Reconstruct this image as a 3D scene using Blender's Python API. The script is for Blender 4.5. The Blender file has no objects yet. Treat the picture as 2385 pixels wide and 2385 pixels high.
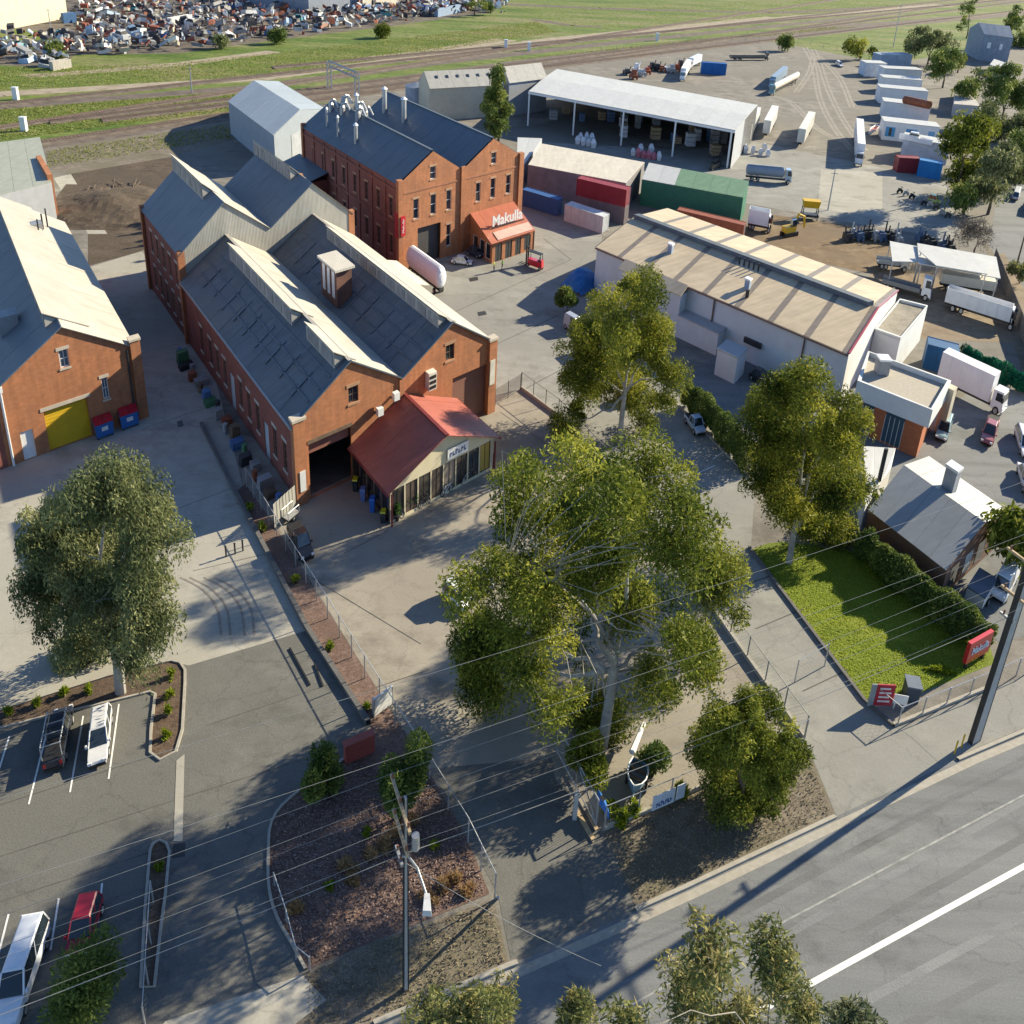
import bpy, math, random
import numpy as np
from mathutils import Vector
from mathutils.geometry import tessellate_polygon

# ------------------------------------------------------------------ camera, sky, sun, exposure
SC = bpy.context.scene
COL = SC.collection
CAM_H, F_PX, PITCH, ROLL = 46.0, 2586.0, math.radians(29.0), math.radians(2.97)   # fitted to the photograph (2385 px square)
SUN_AZ, SUN_EL = 39.5, 24.0            # degrees, from +x towards +y; elevation

cd = bpy.data.cameras.new('camera'); cam = bpy.data.objects.new('camera', cd); COL.objects.link(cam)
cd.sensor_width = 36.0; cd.lens = 36.0 * F_PX / 2385.0; cd.clip_start = 0.5; cd.clip_end = 9000
cp, sp, cr, sr = math.cos(PITCH), math.sin(PITCH), math.cos(ROLL), math.sin(ROLL)
FWD = np.array([0, cp, -sp]); U0 = np.array([0, sp, cp]); R0 = np.array([1., 0, 0])
RT = cr * R0 + sr * U0; UP = -sr * R0 + cr * U0
from mathutils import Matrix
cam.matrix_world = Matrix(((RT[0], UP[0], -FWD[0], 0), (RT[1], UP[1], -FWD[1], 0), (RT[2], UP[2], -FWD[2], CAM_H), (0, 0, 0, 1)))
SC.camera = cam

w = bpy.data.worlds.new('World'); SC.world = w; w.use_nodes = True
wn = w.node_tree.nodes; bg = wn['Background']
sky = wn.new('ShaderNodeTexSky'); sky.sky_type = 'NISHITA'; sky.sun_disc = False
sky.sun_elevation = math.radians(SUN_EL); sky.sun_rotation = math.radians(90 - SUN_AZ)
sky.air_density = 1.0; sky.dust_density = 0.0; sky.ozone_density = 2.5; sky.altitude = 3000
w.node_tree.links.new(sky.outputs[0], bg.inputs[0]); bg.inputs[1].default_value = 0.1
sl = bpy.data.lights.new('sun', 'SUN'); sun = bpy.data.objects.new('sun', sl); COL.objects.link(sun)
sl.energy = 5.0; sl.angle = math.radians(0.55); sl.color = (1.0, 0.885, 0.64)
sd = Vector((math.cos(math.radians(SUN_AZ)) * math.cos(math.radians(SUN_EL)), math.sin(math.radians(SUN_AZ)) * math.cos(math.radians(SUN_EL)), math.sin(math.radians(SUN_EL))))
sun.rotation_euler = sd.to_track_quat('Z', 'Y').to_euler(); sun.location = (60, 60, 80)
SC.view_settings.view_transform = 'Standard'; SC.view_settings.look = 'None'; SC.view_settings.gamma = 1.0
SC.view_settings.exposure = 1.15; SC.view_settings.use_curve_mapping = False
SC.cycles.max_bounces = 5; SC.cycles.diffuse_bounces = 3; SC.cycles.glossy_bounces = 2; SC.cycles.transparent_max_bounces = 8
SC.cycles.use_denoising = True

# ------------------------------------------------------------------ geometry helpers
rng = np.random.default_rng(7); rnd = random.Random(11)
CAMC = np.array([0, 0, CAM_H])
SQ = 1.623       # the buildings' true right angle fixes how wide a thing reads against its depth
def ray(x, y): return FWD * F_PX + RT * (x - 1192.5) - UP * (y - 1192.5)
def g(x, y, z=0.0):
    d = ray(x, y); return CAMC + d * ((z - CAM_H) / d[2])
def gz(x, y, yy):                       # point of the pixel's ray at forward distance yy
    d = ray(x, y); return CAMC + d * (yy / d[1])
def V3(*a): return np.array(a, float)
class Fr:
    """plan frame: world = o + u*a + v*b + z"""
    def __init__(s, o, u, v): s.o = np.array(o, float); s.u = np.array(u, float); s.v = np.array(v, float)
    def at(s, a, b, z=0.0): return s.o + s.u * a + s.v * b + V3(0, 0, z)
    def ab(s, x, y, z=0.0):
        P = g(x, y, z) - s.o; return np.linalg.solve(np.array([s.u[:2], s.v[:2]]).T, P[:2])
    def wf(s, x, y, b=0):
        r = np.linalg.solve(np.array([s.u, [0, 0, 1], -ray(x, y)]).T, CAMC - s.o - s.v * b); return r[0], r[1]
    def ws(s, x, y, a=0):
        r = np.linalg.solve(np.array([s.v, [0, 0, 1], -ray(x, y)]).T, CAMC - s.o - s.u * a); return r[0], r[1]
    def sub(s, a, b, z=0): return Fr(s.at(a, b, z), s.u, s.v)
YD = V3(math.sin(math.radians(-28.3)), math.cos(math.radians(-28.3)), 0)
XD = V3(math.sin(math.radians(35.2)), math.cos(math.radians(35.2)), 0)
def tfr(p, q, z=0):
    """vehicle frame on the ground from pixel p (rear) to q (front); returns frame in metres and its length"""
    A, B = g(*p, z), g(*q, z); d = B - A; L = math.hypot(SQ * d[0], d[1]); u = d / L
    v = V3(-SQ * 0 - u[1] / SQ, SQ * u[0], 0)
    return Fr(A, u, v), L
def dfr(o, d):
    L = math.hypot(SQ * d[0], d[1]); u = np.array(d, float) / L
    return Fr(o, u, V3(-u[1] / SQ, SQ * u[0], 0))

class MB:
    def __init__(s): s.v = []; s.f = []; s.m = []
    def n(s): return len(s.v)
    def poly(s, pts, mi=0):
        i = len(s.v); s.v += [tuple(p) for p in pts]; s.f.append(tuple(range(i, i + len(pts)))); s.m.append(mi)
    def hexa(s, p, mi=0):                # 4 bottom, 4 top (ccw)
        i = len(s.v); s.v += [tuple(q) for q in p]
        for q in ((3, 2, 1, 0), (4, 5, 6, 7), (0, 1, 5, 4), (1, 2, 6, 5), (2, 3, 7, 6), (3, 0, 4, 7)): s.f.append(tuple(i + j for j in q)); s.m.append(mi)
    def box(s, fr, a0, a1, b0, b1, z0, z1, mi=0):
        s.hexa([fr.at(a0, b0, z0), fr.at(a1, b0, z0), fr.at(a1, b1, z0), fr.at(a0, b1, z0), fr.at(a0, b0, z1), fr.at(a1, b0, z1), fr.at(a1, b1, z1), fr.at(a0, b1, z1)], mi)
    def frus(s, fr, lo, hi, mi=0):       # lo/hi = (a0,a1,b0,b1,z)
        q = []
        for a0, a1, b0, b1, z in (lo, hi): q += [fr.at(a0, b0, z), fr.at(a1, b0, z), fr.at(a1, b1, z), fr.at(a0, b1, z)]
        s.hexa(q, mi)
    def tube(s, p, q, r, n=6, r2=None, mi=0, cap=True):
        p = np.array(p, float); q = np.array(q, float); r2 = r if r2 is None else r2
        d = q - p; d = d / (np.linalg.norm(d) + 1e-9); t = np.cross(d, V3(0, 0, 1) if abs(d[2]) < .9 else V3(1, 0, 0)); t /= np.linalg.norm(t); b = np.cross(d, t)
        i = len(s.v)
        for c, rr in ((p, r), (q, r2)):
            for k in range(n):
                an = 2 * math.pi * k / n; s.v.append(tuple(c + (t * math.cos(an) + b * math.sin(an)) * rr))
        for k in range(n): s.f.append((i + k, i + (k + 1) % n, i + n + (k + 1) % n, i + n + k)); s.m.append(mi)
        if cap: s.f.append(tuple(i + n + k for k in range(n))); s.m.append(mi); s.f.append(tuple(i + n - 1 - k for k in range(n))); s.m.append(mi)
    def path(s, pts, r, n=6, r2=None, mi=0):
        r2 = r if r2 is None else r2; N = len(pts) - 1
        for k in range(N): s.tube(pts[k], pts[k + 1], r + (r2 - r) * k / N, n, r + (r2 - r) * (k + 1) / N, mi, cap=True)
    def disc(s, fr, a, b, z, r, t, n=14, mi=0):      # wheel: axis along v, circle in u-z, thickness t
        i = len(s.v)
        for bb in (b - t / 2, b + t / 2):
            for k in range(n):
                an = 2 * math.pi * k / n; s.v.append(tuple(fr.at(a + r * math.cos(an), bb, z + r * math.sin(an))))
        for k in range(n): s.f.append((i + k, i + (k + 1) % n, i + n + (k + 1) % n, i + n + k)); s.m.append(mi)
        s.f.append(tuple(i + k for k in range(n))); s.m.append(mi); s.f.append(tuple(i + 2 * n - 1 - k for k in range(n))); s.m.append(mi)
    def drum(s, fr, a, b, z0, z1, r, n=16, r2=None, mi=0):   # upright cylinder
        r2 = r if r2 is None else r2; i = len(s.v)
        for z, rr in ((z0, r), (z1, r2)):
            for k in range(n):
                an = 2 * math.pi * k / n; s.v.append(tuple(fr.at(a + rr * math.cos(an), b + rr * math.sin(an), z)))
        for k in range(n): s.f.append((i + k, i + (k + 1) % n, i + n + (k + 1) % n, i + n + k)); s.m.append(mi)
        s.f.append(tuple(i + n - 1 - k for k in range(n))); s.m.append(mi); s.f.append(tuple(i + n + k for k in range(n))); s.m.append(mi)
    def prism(s, bot, top, mi=0):
        n = len(bot); i = len(s.v); s.v += [tuple(p) for p in bot] + [tuple(p) for p in top]
        s.f.append(tuple(i + n - 1 - k for k in range(n))); s.m.append(mi); s.f.append(tuple(i + n + k for k in range(n))); s.m.append(mi)
        for k in range(n): s.f.append((i + k, i + (k + 1) % n, i + n + (k + 1) % n, i + n + k)); s.m.append(mi)
    def build(s, name, mats, parent=None, loc=None, smooth=False, label=None, cat=None, group=None, kind=None, auto=True):
        if not isinstance(mats, (list, tuple)): mats = [mats]
        V = np.array(s.v, float)
        base = np.zeros(3)
        if parent is not None: base = wloc(parent)
        off = base
        o_loc = (0, 0, 0)
        if parent is None and loc is None:
            loc = (V[:, 0].mean(), V[:, 1].mean(), V[:, 2].min())
        if parent is None: off = np.array(loc, float); o_loc = tuple(off)
        me = bpy.data.meshes.new(name); me.from_pydata([tuple(x) for x in (V - off)], [], s.f)
        for m in mats: me.materials.append(m)
        me.polygons.foreach_set('material_index', s.m)
        if smooth: me.polygons.foreach_set('use_smooth', [True] * len(s.f))
        if auto: autouv(me, off)
        me.update()
        o = bpy.data.objects.new(name, me); COL.objects.link(o); o.location = o_loc
        if parent is not None: o.parent = parent; o['_b'] = tuple(base)
        else: o['_b'] = tuple(off)
        if label: o['label'] = label
        if cat: o['category'] = cat
        if group: o['group'] = group
        if kind: o['kind'] = kind
        return o
def wloc(o): return np.array(o['_b'], float)
def autouv(me, off):
    n = len(me.loops)
    if n == 0: return
    uv = me.uv_layers.new(name='UVMap')
    co = np.empty(len(me.vertices) * 3); me.vertices.foreach_get('co', co); co = co.reshape(-1, 3) + off
    nor = np.empty(len(me.polygons) * 3); me.polygons.foreach_get('normal', nor); nor = nor.reshape(-1, 3)
    tot = np.empty(len(me.polygons), int); me.polygons.foreach_get('loop_total', tot)
    li = np.empty(n, int); me.loops.foreach_get('vertex_index', li)
    N = np.repeat(nor, tot, axis=0); P = co[li]
    hor = np.stack([-N[:, 1], N[:, 0], np.zeros(n)], 1); ln = np.linalg.norm(hor, axis=1); flat = ln < .08
    hor[flat] = (1, 0, 0); ln[flat] = 1; hor /= ln[:, None]
    vv = np.cross(N, hor)
    out = np.stack([(P * hor).sum(1), (P * vv).sum(1)], 1).ravel()
    uv.data.foreach_set('uv', out)
def thing(name, label, cat, loc, group=None):
    o = bpy.data.objects.new(name, None); COL.objects.link(o); o.location = tuple(loc); o['_b'] = tuple(float(x) for x in loc); o.empty_display_size = .3
    o['label'] = label; o['category'] = cat
    if group: o['group'] = group
    return o

# ------------------------------------------------------------------ materials
MATS = {}
def _nodes(name):
    m = bpy.data.materials.new(name); m.use_nodes = True; nt = m.node_tree; return m, nt, nt.nodes, nt.links, nt.nodes['Principled BSDF']
def _noise(nt, scale, detail=4, rough=.6, vec=None):
    n = nt.nodes.new('ShaderNodeTexNoise'); n.inputs['Scale'].default_value = scale; n.inputs['Detail'].default_value = detail; n.inputs['Roughness'].default_value = rough
    if vec is not None: nt.links.new(vec, n.inputs['Vector'])
    return n
def _ramp(nt, fac, stops):
    r = nt.nodes.new('ShaderNodeValToRGB'); e = r.color_ramp.elements
    while len(e) < len(stops): e.new(.5)
    for i, (p, c) in enumerate(stops): e[i].position = p; e[i].color = (*c[:3], 1)
    nt.links.new(fac, r.inputs[0]); return r
def _mix(nt, fac, a, b, mode='MIX'):
    n = nt.nodes.new('ShaderNodeMix'); n.data_type = 'RGBA'; n.blend_type = mode
    for k, val in ((0, fac), (6, a), (7, b)):
        if hasattr(val, 'is_output'): nt.links.new(val, n.inputs[k])
        else: n.inputs[k].default_value = val if k == 0 else (*val[:3], 1)
    return n.outputs[2]
def M(name, col, rough=.75, metal=0.0, var=.18, scale=.8, bump=0.0, streak=0.0, rib=0.0, objvar=0.0, dirt=None, dirt_amt=.4, spec=.3, coat=0.0, brick=False, alpha=None):
    if name in MATS: return MATS[name]
    m, nt, nodes, links, bs = _nodes(name)
    geo = nodes.new('ShaderNodeNewGeometry'); pos = geo.outputs['Position']
    lo = tuple(c * (1 - var) for c in col); hi = tuple(min(1, c * (1 + var)) for c in col)
    n1 = _noise(nt, scale, 5, .62, pos); c = _ramp(nt, n1.outputs[0], [(.3, lo), (.7, hi)]).outputs[0]
    if brick:
        uvn = nodes.new('ShaderNodeUVMap'); b = nodes.new('ShaderNodeTexBrick'); links.new(uvn.outputs[0], b.inputs['Vector'])
        b.inputs['Scale'].default_value = 1.0; b.inputs['Brick Width'].default_value = .48; b.inputs['Row Height'].default_value = .17; b.inputs['Mortar Size'].default_value = .012
        b.inputs['Color1'].default_value = (*[x * .82 for x in col], 1); b.inputs['Color2'].default_value = (*[min(1, x * 1.2) for x in col], 1); b.inputs['Mortar'].default_value = (*[.5 * x + .13 for x in col], 1)
        c = _mix(nt, .55, c, b.outputs[0])
    if streak or rib:
        uvn = nodes.new('ShaderNodeUVMap'); mp = nodes.new('ShaderNodeMapping'); links.new(uvn.outputs[0], mp.inputs[0]); mp.inputs['Scale'].default_value = (1.6, .12, 1)
        if streak:
            ns = _noise(nt, 1.0, 4, .65, mp.outputs[0]); k = _ramp(nt, ns.outputs[0], [(.35, (1 - streak,) * 3), (.65, (1, 1, 1))]).outputs[0]
            c = _mix(nt, 1.0, c, k, 'MULTIPLY')
        if rib:
            wv = nodes.new('ShaderNodeTexWave'); wv.bands_direction = 'X'; wv.inputs['Scale'].default_value = rib; links.new(uvn.outputs[0], wv.inputs['Vector'])
            k = _ramp(nt, wv.outputs['Fac'], [(.0, (.8,) * 3), (.45, (1, 1, 1))]).outputs[0]; c = _mix(nt, .6, c, k, 'MULTIPLY')
            bp = nodes.new('ShaderNodeBump'); bp.inputs['Strength'].default_value = .35; bp.inputs['Distance'].default_value = .04; links.new(wv.outputs['Fac'], bp.inputs['Height']); links.new(bp.outputs[0], bs.inputs['Normal'])
    if dirt is not None:
        nd = _noise(nt, scale * .23, 6, .7, pos); k = _ramp(nt, nd.outputs[0], [(.45, (0, 0, 0)), (.68, (dirt_amt,) * 3)]).outputs[0]
        c = _mix(nt, k, c, dirt)
    if objvar:
        oi = nodes.new('ShaderNodeObjectInfo'); k = _ramp(nt, oi.outputs['Random'], [(0, (1 - objvar,) * 3), (1, (1, 1, 1))]).outputs[0]; c = _mix(nt, 1.0, c, k, 'MULTIPLY')
    links.new(c, bs.inputs['Base Color'])
    bs.inputs['Roughness'].default_value = rough; bs.inputs['Metallic'].default_value = metal
    bs.inputs['Specular IOR Level'].default_value = spec
    if coat: bs.inputs['Coat Weight'].default_value = coat; bs.inputs['Coat Roughness'].default_value = .08
    if bump and not rib:
        nb = _noise(nt, bump[0] if isinstance(bump, tuple) else 18, 3, .6, pos); bp = nodes.new('ShaderNodeBump'); bp.inputs['Strength'].default_value = bump[1] if isinstance(bump, tuple) else bump
        bp.inputs['Distance'].default_value = .05; links.new(nb.outputs[0], bp.inputs['Height']); links.new(bp.outputs[0], bs.inputs['Normal'])
    MATS[name] = m; return m
def ground_mat(name, cols, s_big=.02, s_mid=.35, s_fine=5.0, rough=.9, fine=.25, bump=.3, stretch=None, stain=.22, crack=0.0):
    """blend of three or four real surface colours by noise of several sizes"""
    if name in MATS: return MATS[name]
    m, nt, nodes, links, bs = _nodes(name)
    geo = nodes.new('ShaderNodeNewGeometry'); pos = geo.outputs['Position']; vec = pos
    if stretch:
        mp = nodes.new('ShaderNodeMapping'); links.new(pos, mp.inputs[0]); mp.inputs['Rotation'].default_value = (0, 0, stretch[0]); mp.inputs['Scale'].default_value = (stretch[1], 1, 1); vec = mp.outputs[0]
    n1 = _noise(nt, s_big, 6, .65, vec); n2 = _noise(nt, s_mid, 6, .7, vec); n3 = _noise(nt, s_fine, 3, .7, pos)
    c = _ramp(nt, n2.outputs[0], [(.37, cols[0]), (.5, cols[1]), (.63, cols[2])]).outputs[0]
    if len(cols) > 3:
        k = _ramp(nt, n1.outputs[0], [(.44, (0, 0, 0)), (.57, (1, 1, 1))]).outputs[0]; c = _mix(nt, k, c, cols[3])
    n4 = _noise(nt, .16, 8, .72, pos); k = _ramp(nt, n4.outputs[0], [(.53, (1, 1, 1)), (.64, (1 - stain,) * 3)]).outputs[0]; c = _mix(nt, 1.0, c, k, 'MULTIPLY')
    k = _ramp(nt, n3.outputs[0], [(.3, (1 - fine,) * 3), (.7, (1 + 0 * fine,) * 3)]).outputs[0]; c = _mix(nt, 1.0, c, k, 'MULTIPLY')
    if crack:
        nw = _noise(nt, .9, 3, .6, pos); va = nodes.new('ShaderNodeVectorMath'); va.operation = 'MULTIPLY_ADD'; links.new(nw.outputs['Color'], va.inputs[0]); va.inputs[1].default_value = (1.6, 1.6, 0); links.new(pos, va.inputs[2])
        vo = nodes.new('ShaderNodeTexVoronoi'); vo.feature = 'DISTANCE_TO_EDGE'; vo.inputs['Scale'].default_value = .17; links.new(va.outputs[0], vo.inputs['Vector'])
        k = _ramp(nt, vo.outputs['Distance'], [(.003, (1 - crack,) * 3), (.010, (1, 1, 1))]).outputs[0]; c = _mix(nt, 1.0, c, k, 'MULTIPLY')
    links.new(c, bs.inputs['Base Color']); bs.inputs['Roughness'].default_value = rough; bs.inputs['Specular IOR Level'].default_value = .2
    bp = nodes.new('ShaderNodeBump'); bp.inputs['Strength'].default_value = bump; bp.inputs['Distance'].default_value = .06; links.new(n3.outputs[0], bp.inputs['Height']); links.new(bp.outputs[0], bs.inputs['Normal'])
    MATS[name] = m; return m
def glass_mat(name, col=(.02, .03, .04), rough=.08):
    if name in MATS: return MATS[name]
    m, nt, nodes, links, bs = _nodes(name)
    bs.inputs['Base Color'].default_value = (*col, 1); bs.inputs['Roughness'].default_value = rough; bs.inputs['Specular IOR Level'].default_value = .7; bs.inputs['Coat Weight'].default_value = .5
    MATS[name] = m; return m
def paint(name, col, rough=.35): return M(name, col, rough=rough, var=.06, scale=3, coat=.4, spec=.5)
def leaf_mat(name, stops, trans=.3):
    if name in MATS: return MATS[name]
    m = bpy.data.materials.new(name); m.use_nodes = True; nt = m.node_tree; nt.nodes.clear()
    out = nt.nodes.new('ShaderNodeOutputMaterial'); at = nt.nodes.new('ShaderNodeAttribute'); at.attribute_name = 'tint'
    r = _ramp(nt, at.outputs['Fac'], stops)
    d = nt.nodes.new('ShaderNodeBsdfPrincipled'); d.inputs['Roughness'].default_value = .6; d.inputs['Specular IOR Level'].default_value = .1; t = nt.nodes.new('ShaderNodeBsdfTranslucent'); mx = nt.nodes.new('ShaderNodeMixShader'); mx.inputs[0].default_value = trans
    nt.links.new(r.outputs[0], d.inputs['Base Color']); nt.links.new(r.outputs[0], t.inputs[0]); nt.links.new(d.outputs[0], mx.inputs[1]); nt.links.new(t.outputs[0], mx.inputs[2]); nt.links.new(mx.outputs[0], out.inputs[0])
    MATS[name] = m; return m

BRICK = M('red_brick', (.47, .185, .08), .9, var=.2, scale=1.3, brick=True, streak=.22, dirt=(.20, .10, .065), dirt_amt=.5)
BRICK_DARK = M('dark_brick', (.26, .085, .06), .9, var=.25, scale=1.1, brick=True, dirt=(.12, .06, .05), dirt_amt=.6)  # darker brick tone for side and rear walls
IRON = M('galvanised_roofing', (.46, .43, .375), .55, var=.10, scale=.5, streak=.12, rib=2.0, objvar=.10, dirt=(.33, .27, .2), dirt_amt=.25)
IRON_SHADE = M('shaded_roofing', (.145, .165, .19), .6, var=.15, scale=.6, streak=.25, rib=2.0, objvar=.15, dirt=(.22, .18, .14), dirt_amt=.3)  # same galvanised iron, the slope's shade put into a darker, bluer colour
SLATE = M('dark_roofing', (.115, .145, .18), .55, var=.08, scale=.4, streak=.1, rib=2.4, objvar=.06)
IRON_SHADE2 = M('blue_shaded_roofing', (.15, .18, .215), .55, var=.08, scale=.4, streak=.12, rib=2.2, objvar=.06)  # iron of the left-hand slopes with their blue shade painted in
TANROOF = M('tan_roofing', (.64, .52, .36), .6, var=.10, scale=.5, streak=.22, rib=1.6, objvar=.08, dirt=(.36, .27, .18), dirt_amt=.4)
GREYROOF = M('grey_roofing', (.46, .47, .48), .55, var=.08, scale=.5, streak=.1, rib=2.0, objvar=.08)
CREAMROOF = M('cream_roofing', (.68, .62, .52), .6, var=.08, scale=.4, streak=.12, rib=1.5, objvar=.05)
WHITEROOF = M('white_roofing', (.58, .58, .56), .5, var=.06, scale=.5, streak=.08, rib=2.0, objvar=.05)
REDROOF = M('red_roofing', (.40, .115, .085), .5, var=.10, scale=.6, streak=.15, rib=1.4, objvar=.08)
GREENROOF = M('green_roofing', (.17, .30, .17), .55, var=.1, streak=.15, rib=2.0, objvar=.1)
GREENWALL = M('green_cladding', (.03, .16, .10), .55, var=.12, rib=2.0)
CLAD = M('cream_cladding', (.37, .36, .325), .7, var=.10, scale=.8, streak=.15, rib=1.5)
WHITEWALL = M('white_wall', (.64, .66, .67), .8, var=.06, scale=.6, dirt=(.5, .47, .42), dirt_amt=.35)
GREYCLAD = M('grey_cladding', (.40, .42, .46), .6, var=.08, rib=1.6)
CREAMWALL = M('cream_wall', (.56, .50, .38), .8, var=.08, dirt=(.4, .34, .26), dirt_amt=.3)
STONE = M('pale_stone', (.50, .44, .36), .85, var=.12, scale=2)
TIMBER = M('weathered_timber', (.16, .11, .075), .85, var=.3, scale=2.5)
TIMBER_L = M('pale_timber', (.45, .33, .20), .8, var=.2, scale=3)
STEEL = M('galvanised_steel', (.42, .43, .44), .45, metal=.5, var=.1)
STEEL_D = M('dark_steel', (.045, .047, .05), .5, metal=.2, var=.2)
RUST = M('rusty_steel', (.30, .10, .05), .8, var=.3, scale=1.5, dirt=(.15, .06, .04), dirt_amt=.5)
CONC = M('pole_concrete', (.42, .41, .39), .85, var=.12, scale=2, bump=.2)
KERB = M('kerb_concrete', (.36, .335, .29), .85, var=.14, scale=2.5, dirt=(.3, .26, .2), dirt_amt=.4)
DARKIN = M('dark_interior', (.02, .02, .022), .9, var=.2)
GLASS = glass_mat('window_glass'); GLASSB = glass_mat('reflective_glass', (.10, .13, .16), .15)
RUBBER = M('tyre_rubber', (.02, .02, .02), .85, var=.1)
BLACK = M('black_plastic', (.02, .02, .022), .5, var=.1)
WHITEP = paint('white_paint', (.78, .78, .77)); LINE = M('road_paint', (.72, .72, .70), .7, var=.12, scale=4)
YELLOW = M('yellow_paint', (.60, .38, .02), .5, var=.08)

# ------------------------------------------------------------------ ground
def sheet(name, px, lvl, mat, kind='structure', sub=1):
    mb = MB(); z = lvl * .004
    P = [g(*p, 0) for p in px]
    tr = tessellate_polygon([[Vector((q[0], q[1], 0)) for q in P]])
    mb.v = [(q[0], q[1], z) for q in P]
    for t in tr:
        a, b, c = (P[i] for i in t)
        if (b[0] - a[0]) * (c[1] - a[1]) - (b[1] - a[1]) * (c[0] - a[0]) < 0: t = (t[0], t[2], t[1])
        mb.f.append(tuple(t)); mb.m.append(0)
    o = mb.build(name, mat, loc=(P[0][0], P[0][1], 0)); o['kind'] = kind
    return o
def strip(name, px, w, lvl, mat, parent=None, world=False):
    """flat strip along a pixel (or world) polyline, w metres wide"""
    mb = MB(); P = [np.array(p, float) if world else g(*p) for p in px]; z = lvl * .004
    for a, b in zip(P, P[1:]):
        d = (b - a)[:2]; d /= np.linalg.norm(d); n = V3(-d[1], d[0], 0) * w / 2
        mb.poly([a - n + V3(0, 0, z), b - n + V3(0, 0, z), b + n + V3(0, 0, z), a + n + V3(0, 0, z)])
    o = mb.build(name, mat, parent)
    if parent is None: o['kind'] = 'structure'
    return o
def kerb(name, px, w=.18, h=.13, mat=None, parent=None, world=False, closed=False):
    mb = MB(); P = [np.array(p, float) if world else g(*p) for p in px]
    if closed: P = P + [P[0]]
    N = len(P); L = []; Rr = []
    for i in range(N):
        a = P[max(i - 1, 0)]; b = P[min(i + 1, N - 1)]
        if closed and i in (0, N - 1): a, b = P[N - 2], P[1]
        d = (b - a)[:2]; d /= np.linalg.norm(d); n = V3(-d[1], d[0], 0) * w / 2
        L.append(P[i] + n); Rr.append(P[i] - n)
    H = V3(0, 0, h)
    for i in range(N - 1):
        mb.poly([Rr[i] + H, Rr[i + 1] + H, L[i + 1] + H, L[i] + H]); mb.poly([Rr[i], Rr[i + 1], Rr[i + 1] + H, Rr[i] + H]); mb.poly([L[i + 1], L[i], L[i] + H, L[i + 1] + H])
    o = mb.build(name, mat or KERB, parent)
    if parent is None: o['kind'] = 'structure'
    return o
def smooth_px(px, n=4):
    P = [np.array(p, float) for p in px]; out = []
    for i in range(len(P) - 1):
        p0, p1, p2, p3 = P[max(i - 1, 0)], P[i], P[i + 1], P[min(i + 2, len(P) - 1)]
        for k in range(n):
            t = k / n; out.append(.5 * ((2 * p1) + (-p0 + p2) * t + (2 * p0 - 5 * p1 + 4 * p2 - p3) * t * t + (-p0 + 3 * p1 - 3 * p2 + p3) * t ** 3))
    out.append(P[-1]); return [tuple(p) for p in out]

RAILDIR = math.radians(90 - 37)
GRASSLAND = ground_mat('rail_grassland', [(.09, .16, .018), (.17, .23, .04), (.28, .26, .12)], .015, .06, .5, stretch=(-RAILDIR, .3), fine=.55, bump=.8)
GRAVEL = ground_mat('gravel_yard', [(.17, .155, .135), (.235, .215, .19), (.30, .275, .24), (.205, .19, .165)], .03, .3, 4)
LANE = ground_mat('lane_concrete', [(.35, .33, .285), (.405, .385, .335), (.44, .42, .37), (.37, .35, .30)], .05, .5, 6, fine=.12, bump=.12, crack=.16)
YARD = ground_mat('yard_concrete', [(.275, .245, .205), (.335, .30, .25), (.375, .34, .285), (.30, .27, .225)], .05, .4, 6, fine=.16, bump=.15, crack=.16)
DRIVE = ground_mat('drive_concrete', [(.24, .235, .215), (.30, .295, .27), (.34, .335, .31), (.265, .26, .24)], .05, .35, 6, fine=.15, bump=.15, crack=.16)
ASPH = ground_mat('carpark_asphalt', [(.15, .147, .135), (.18, .177, .162), (.205, .20, .185), (.165, .162, .15)], .06, .6, 9, fine=.3, bump=.25, crack=.16)
ROAD = ground_mat('road_asphalt', [(.17, .175, .178), (.21, .216, .22), (.245, .25, .25), (.19, .197, .20)], .04, .25, 9, fine=.22, bump=.2, stretch=(-math.atan2(.535, .845), .07), crack=.16)
DIRT = ground_mat('dry_dirt', [(.22, .165, .11), (.29, .225, .155), (.35, .28, .20), (.25, .19, .13)], .08, .6, 6, fine=.35)
VERGE = ground_mat('dry_verge', [(.19, .16, .125), (.26, .22, .175), (.32, .275, .215), (.21, .185, .13)], .1, .9, 8, fine=.5)
MULCH = ground_mat('bark_mulch', [(.11, .075, .055), (.17, .115, .08), (.23, .165, .12), (.14, .10, .075)], .2, 2.5, 12, fine=.6, bump=.6)
REDMULCH = ground_mat('pink_chip_mulch', [(.19, .12, .095), (.28, .185, .15), (.37, .255, .215), (.23, .15, .12)], .15, 3.0, 14, fine=.6, bump=.6)
LAWN = ground_mat('lawn_grass', [(.16, .22, .018), (.23, .285, .025), (.31, .34, .045), (.19, .25, .022)], .12, .9, 12, fine=.5, bump=.6, stretch=(-math.radians(62), .25))
BALLAST = ground_mat('rail_ballast', [(.13, .10, .085), (.18, .145, .12), (.22, .18, .15)], .05, .4, 5, fine=.4)
PATH = ground_mat('pale_track', [(.30, .25, .18), (.37, .31, .23), (.42, .36, .28)], .05, .3, 4)
BRDIRT = ground_mat('brown_dirt', [(.17, .11, .06), (.23, .155, .085), (.29, .21, .13), (.2, .14, .085)], .1, .5, 5, fine=.4)

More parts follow.
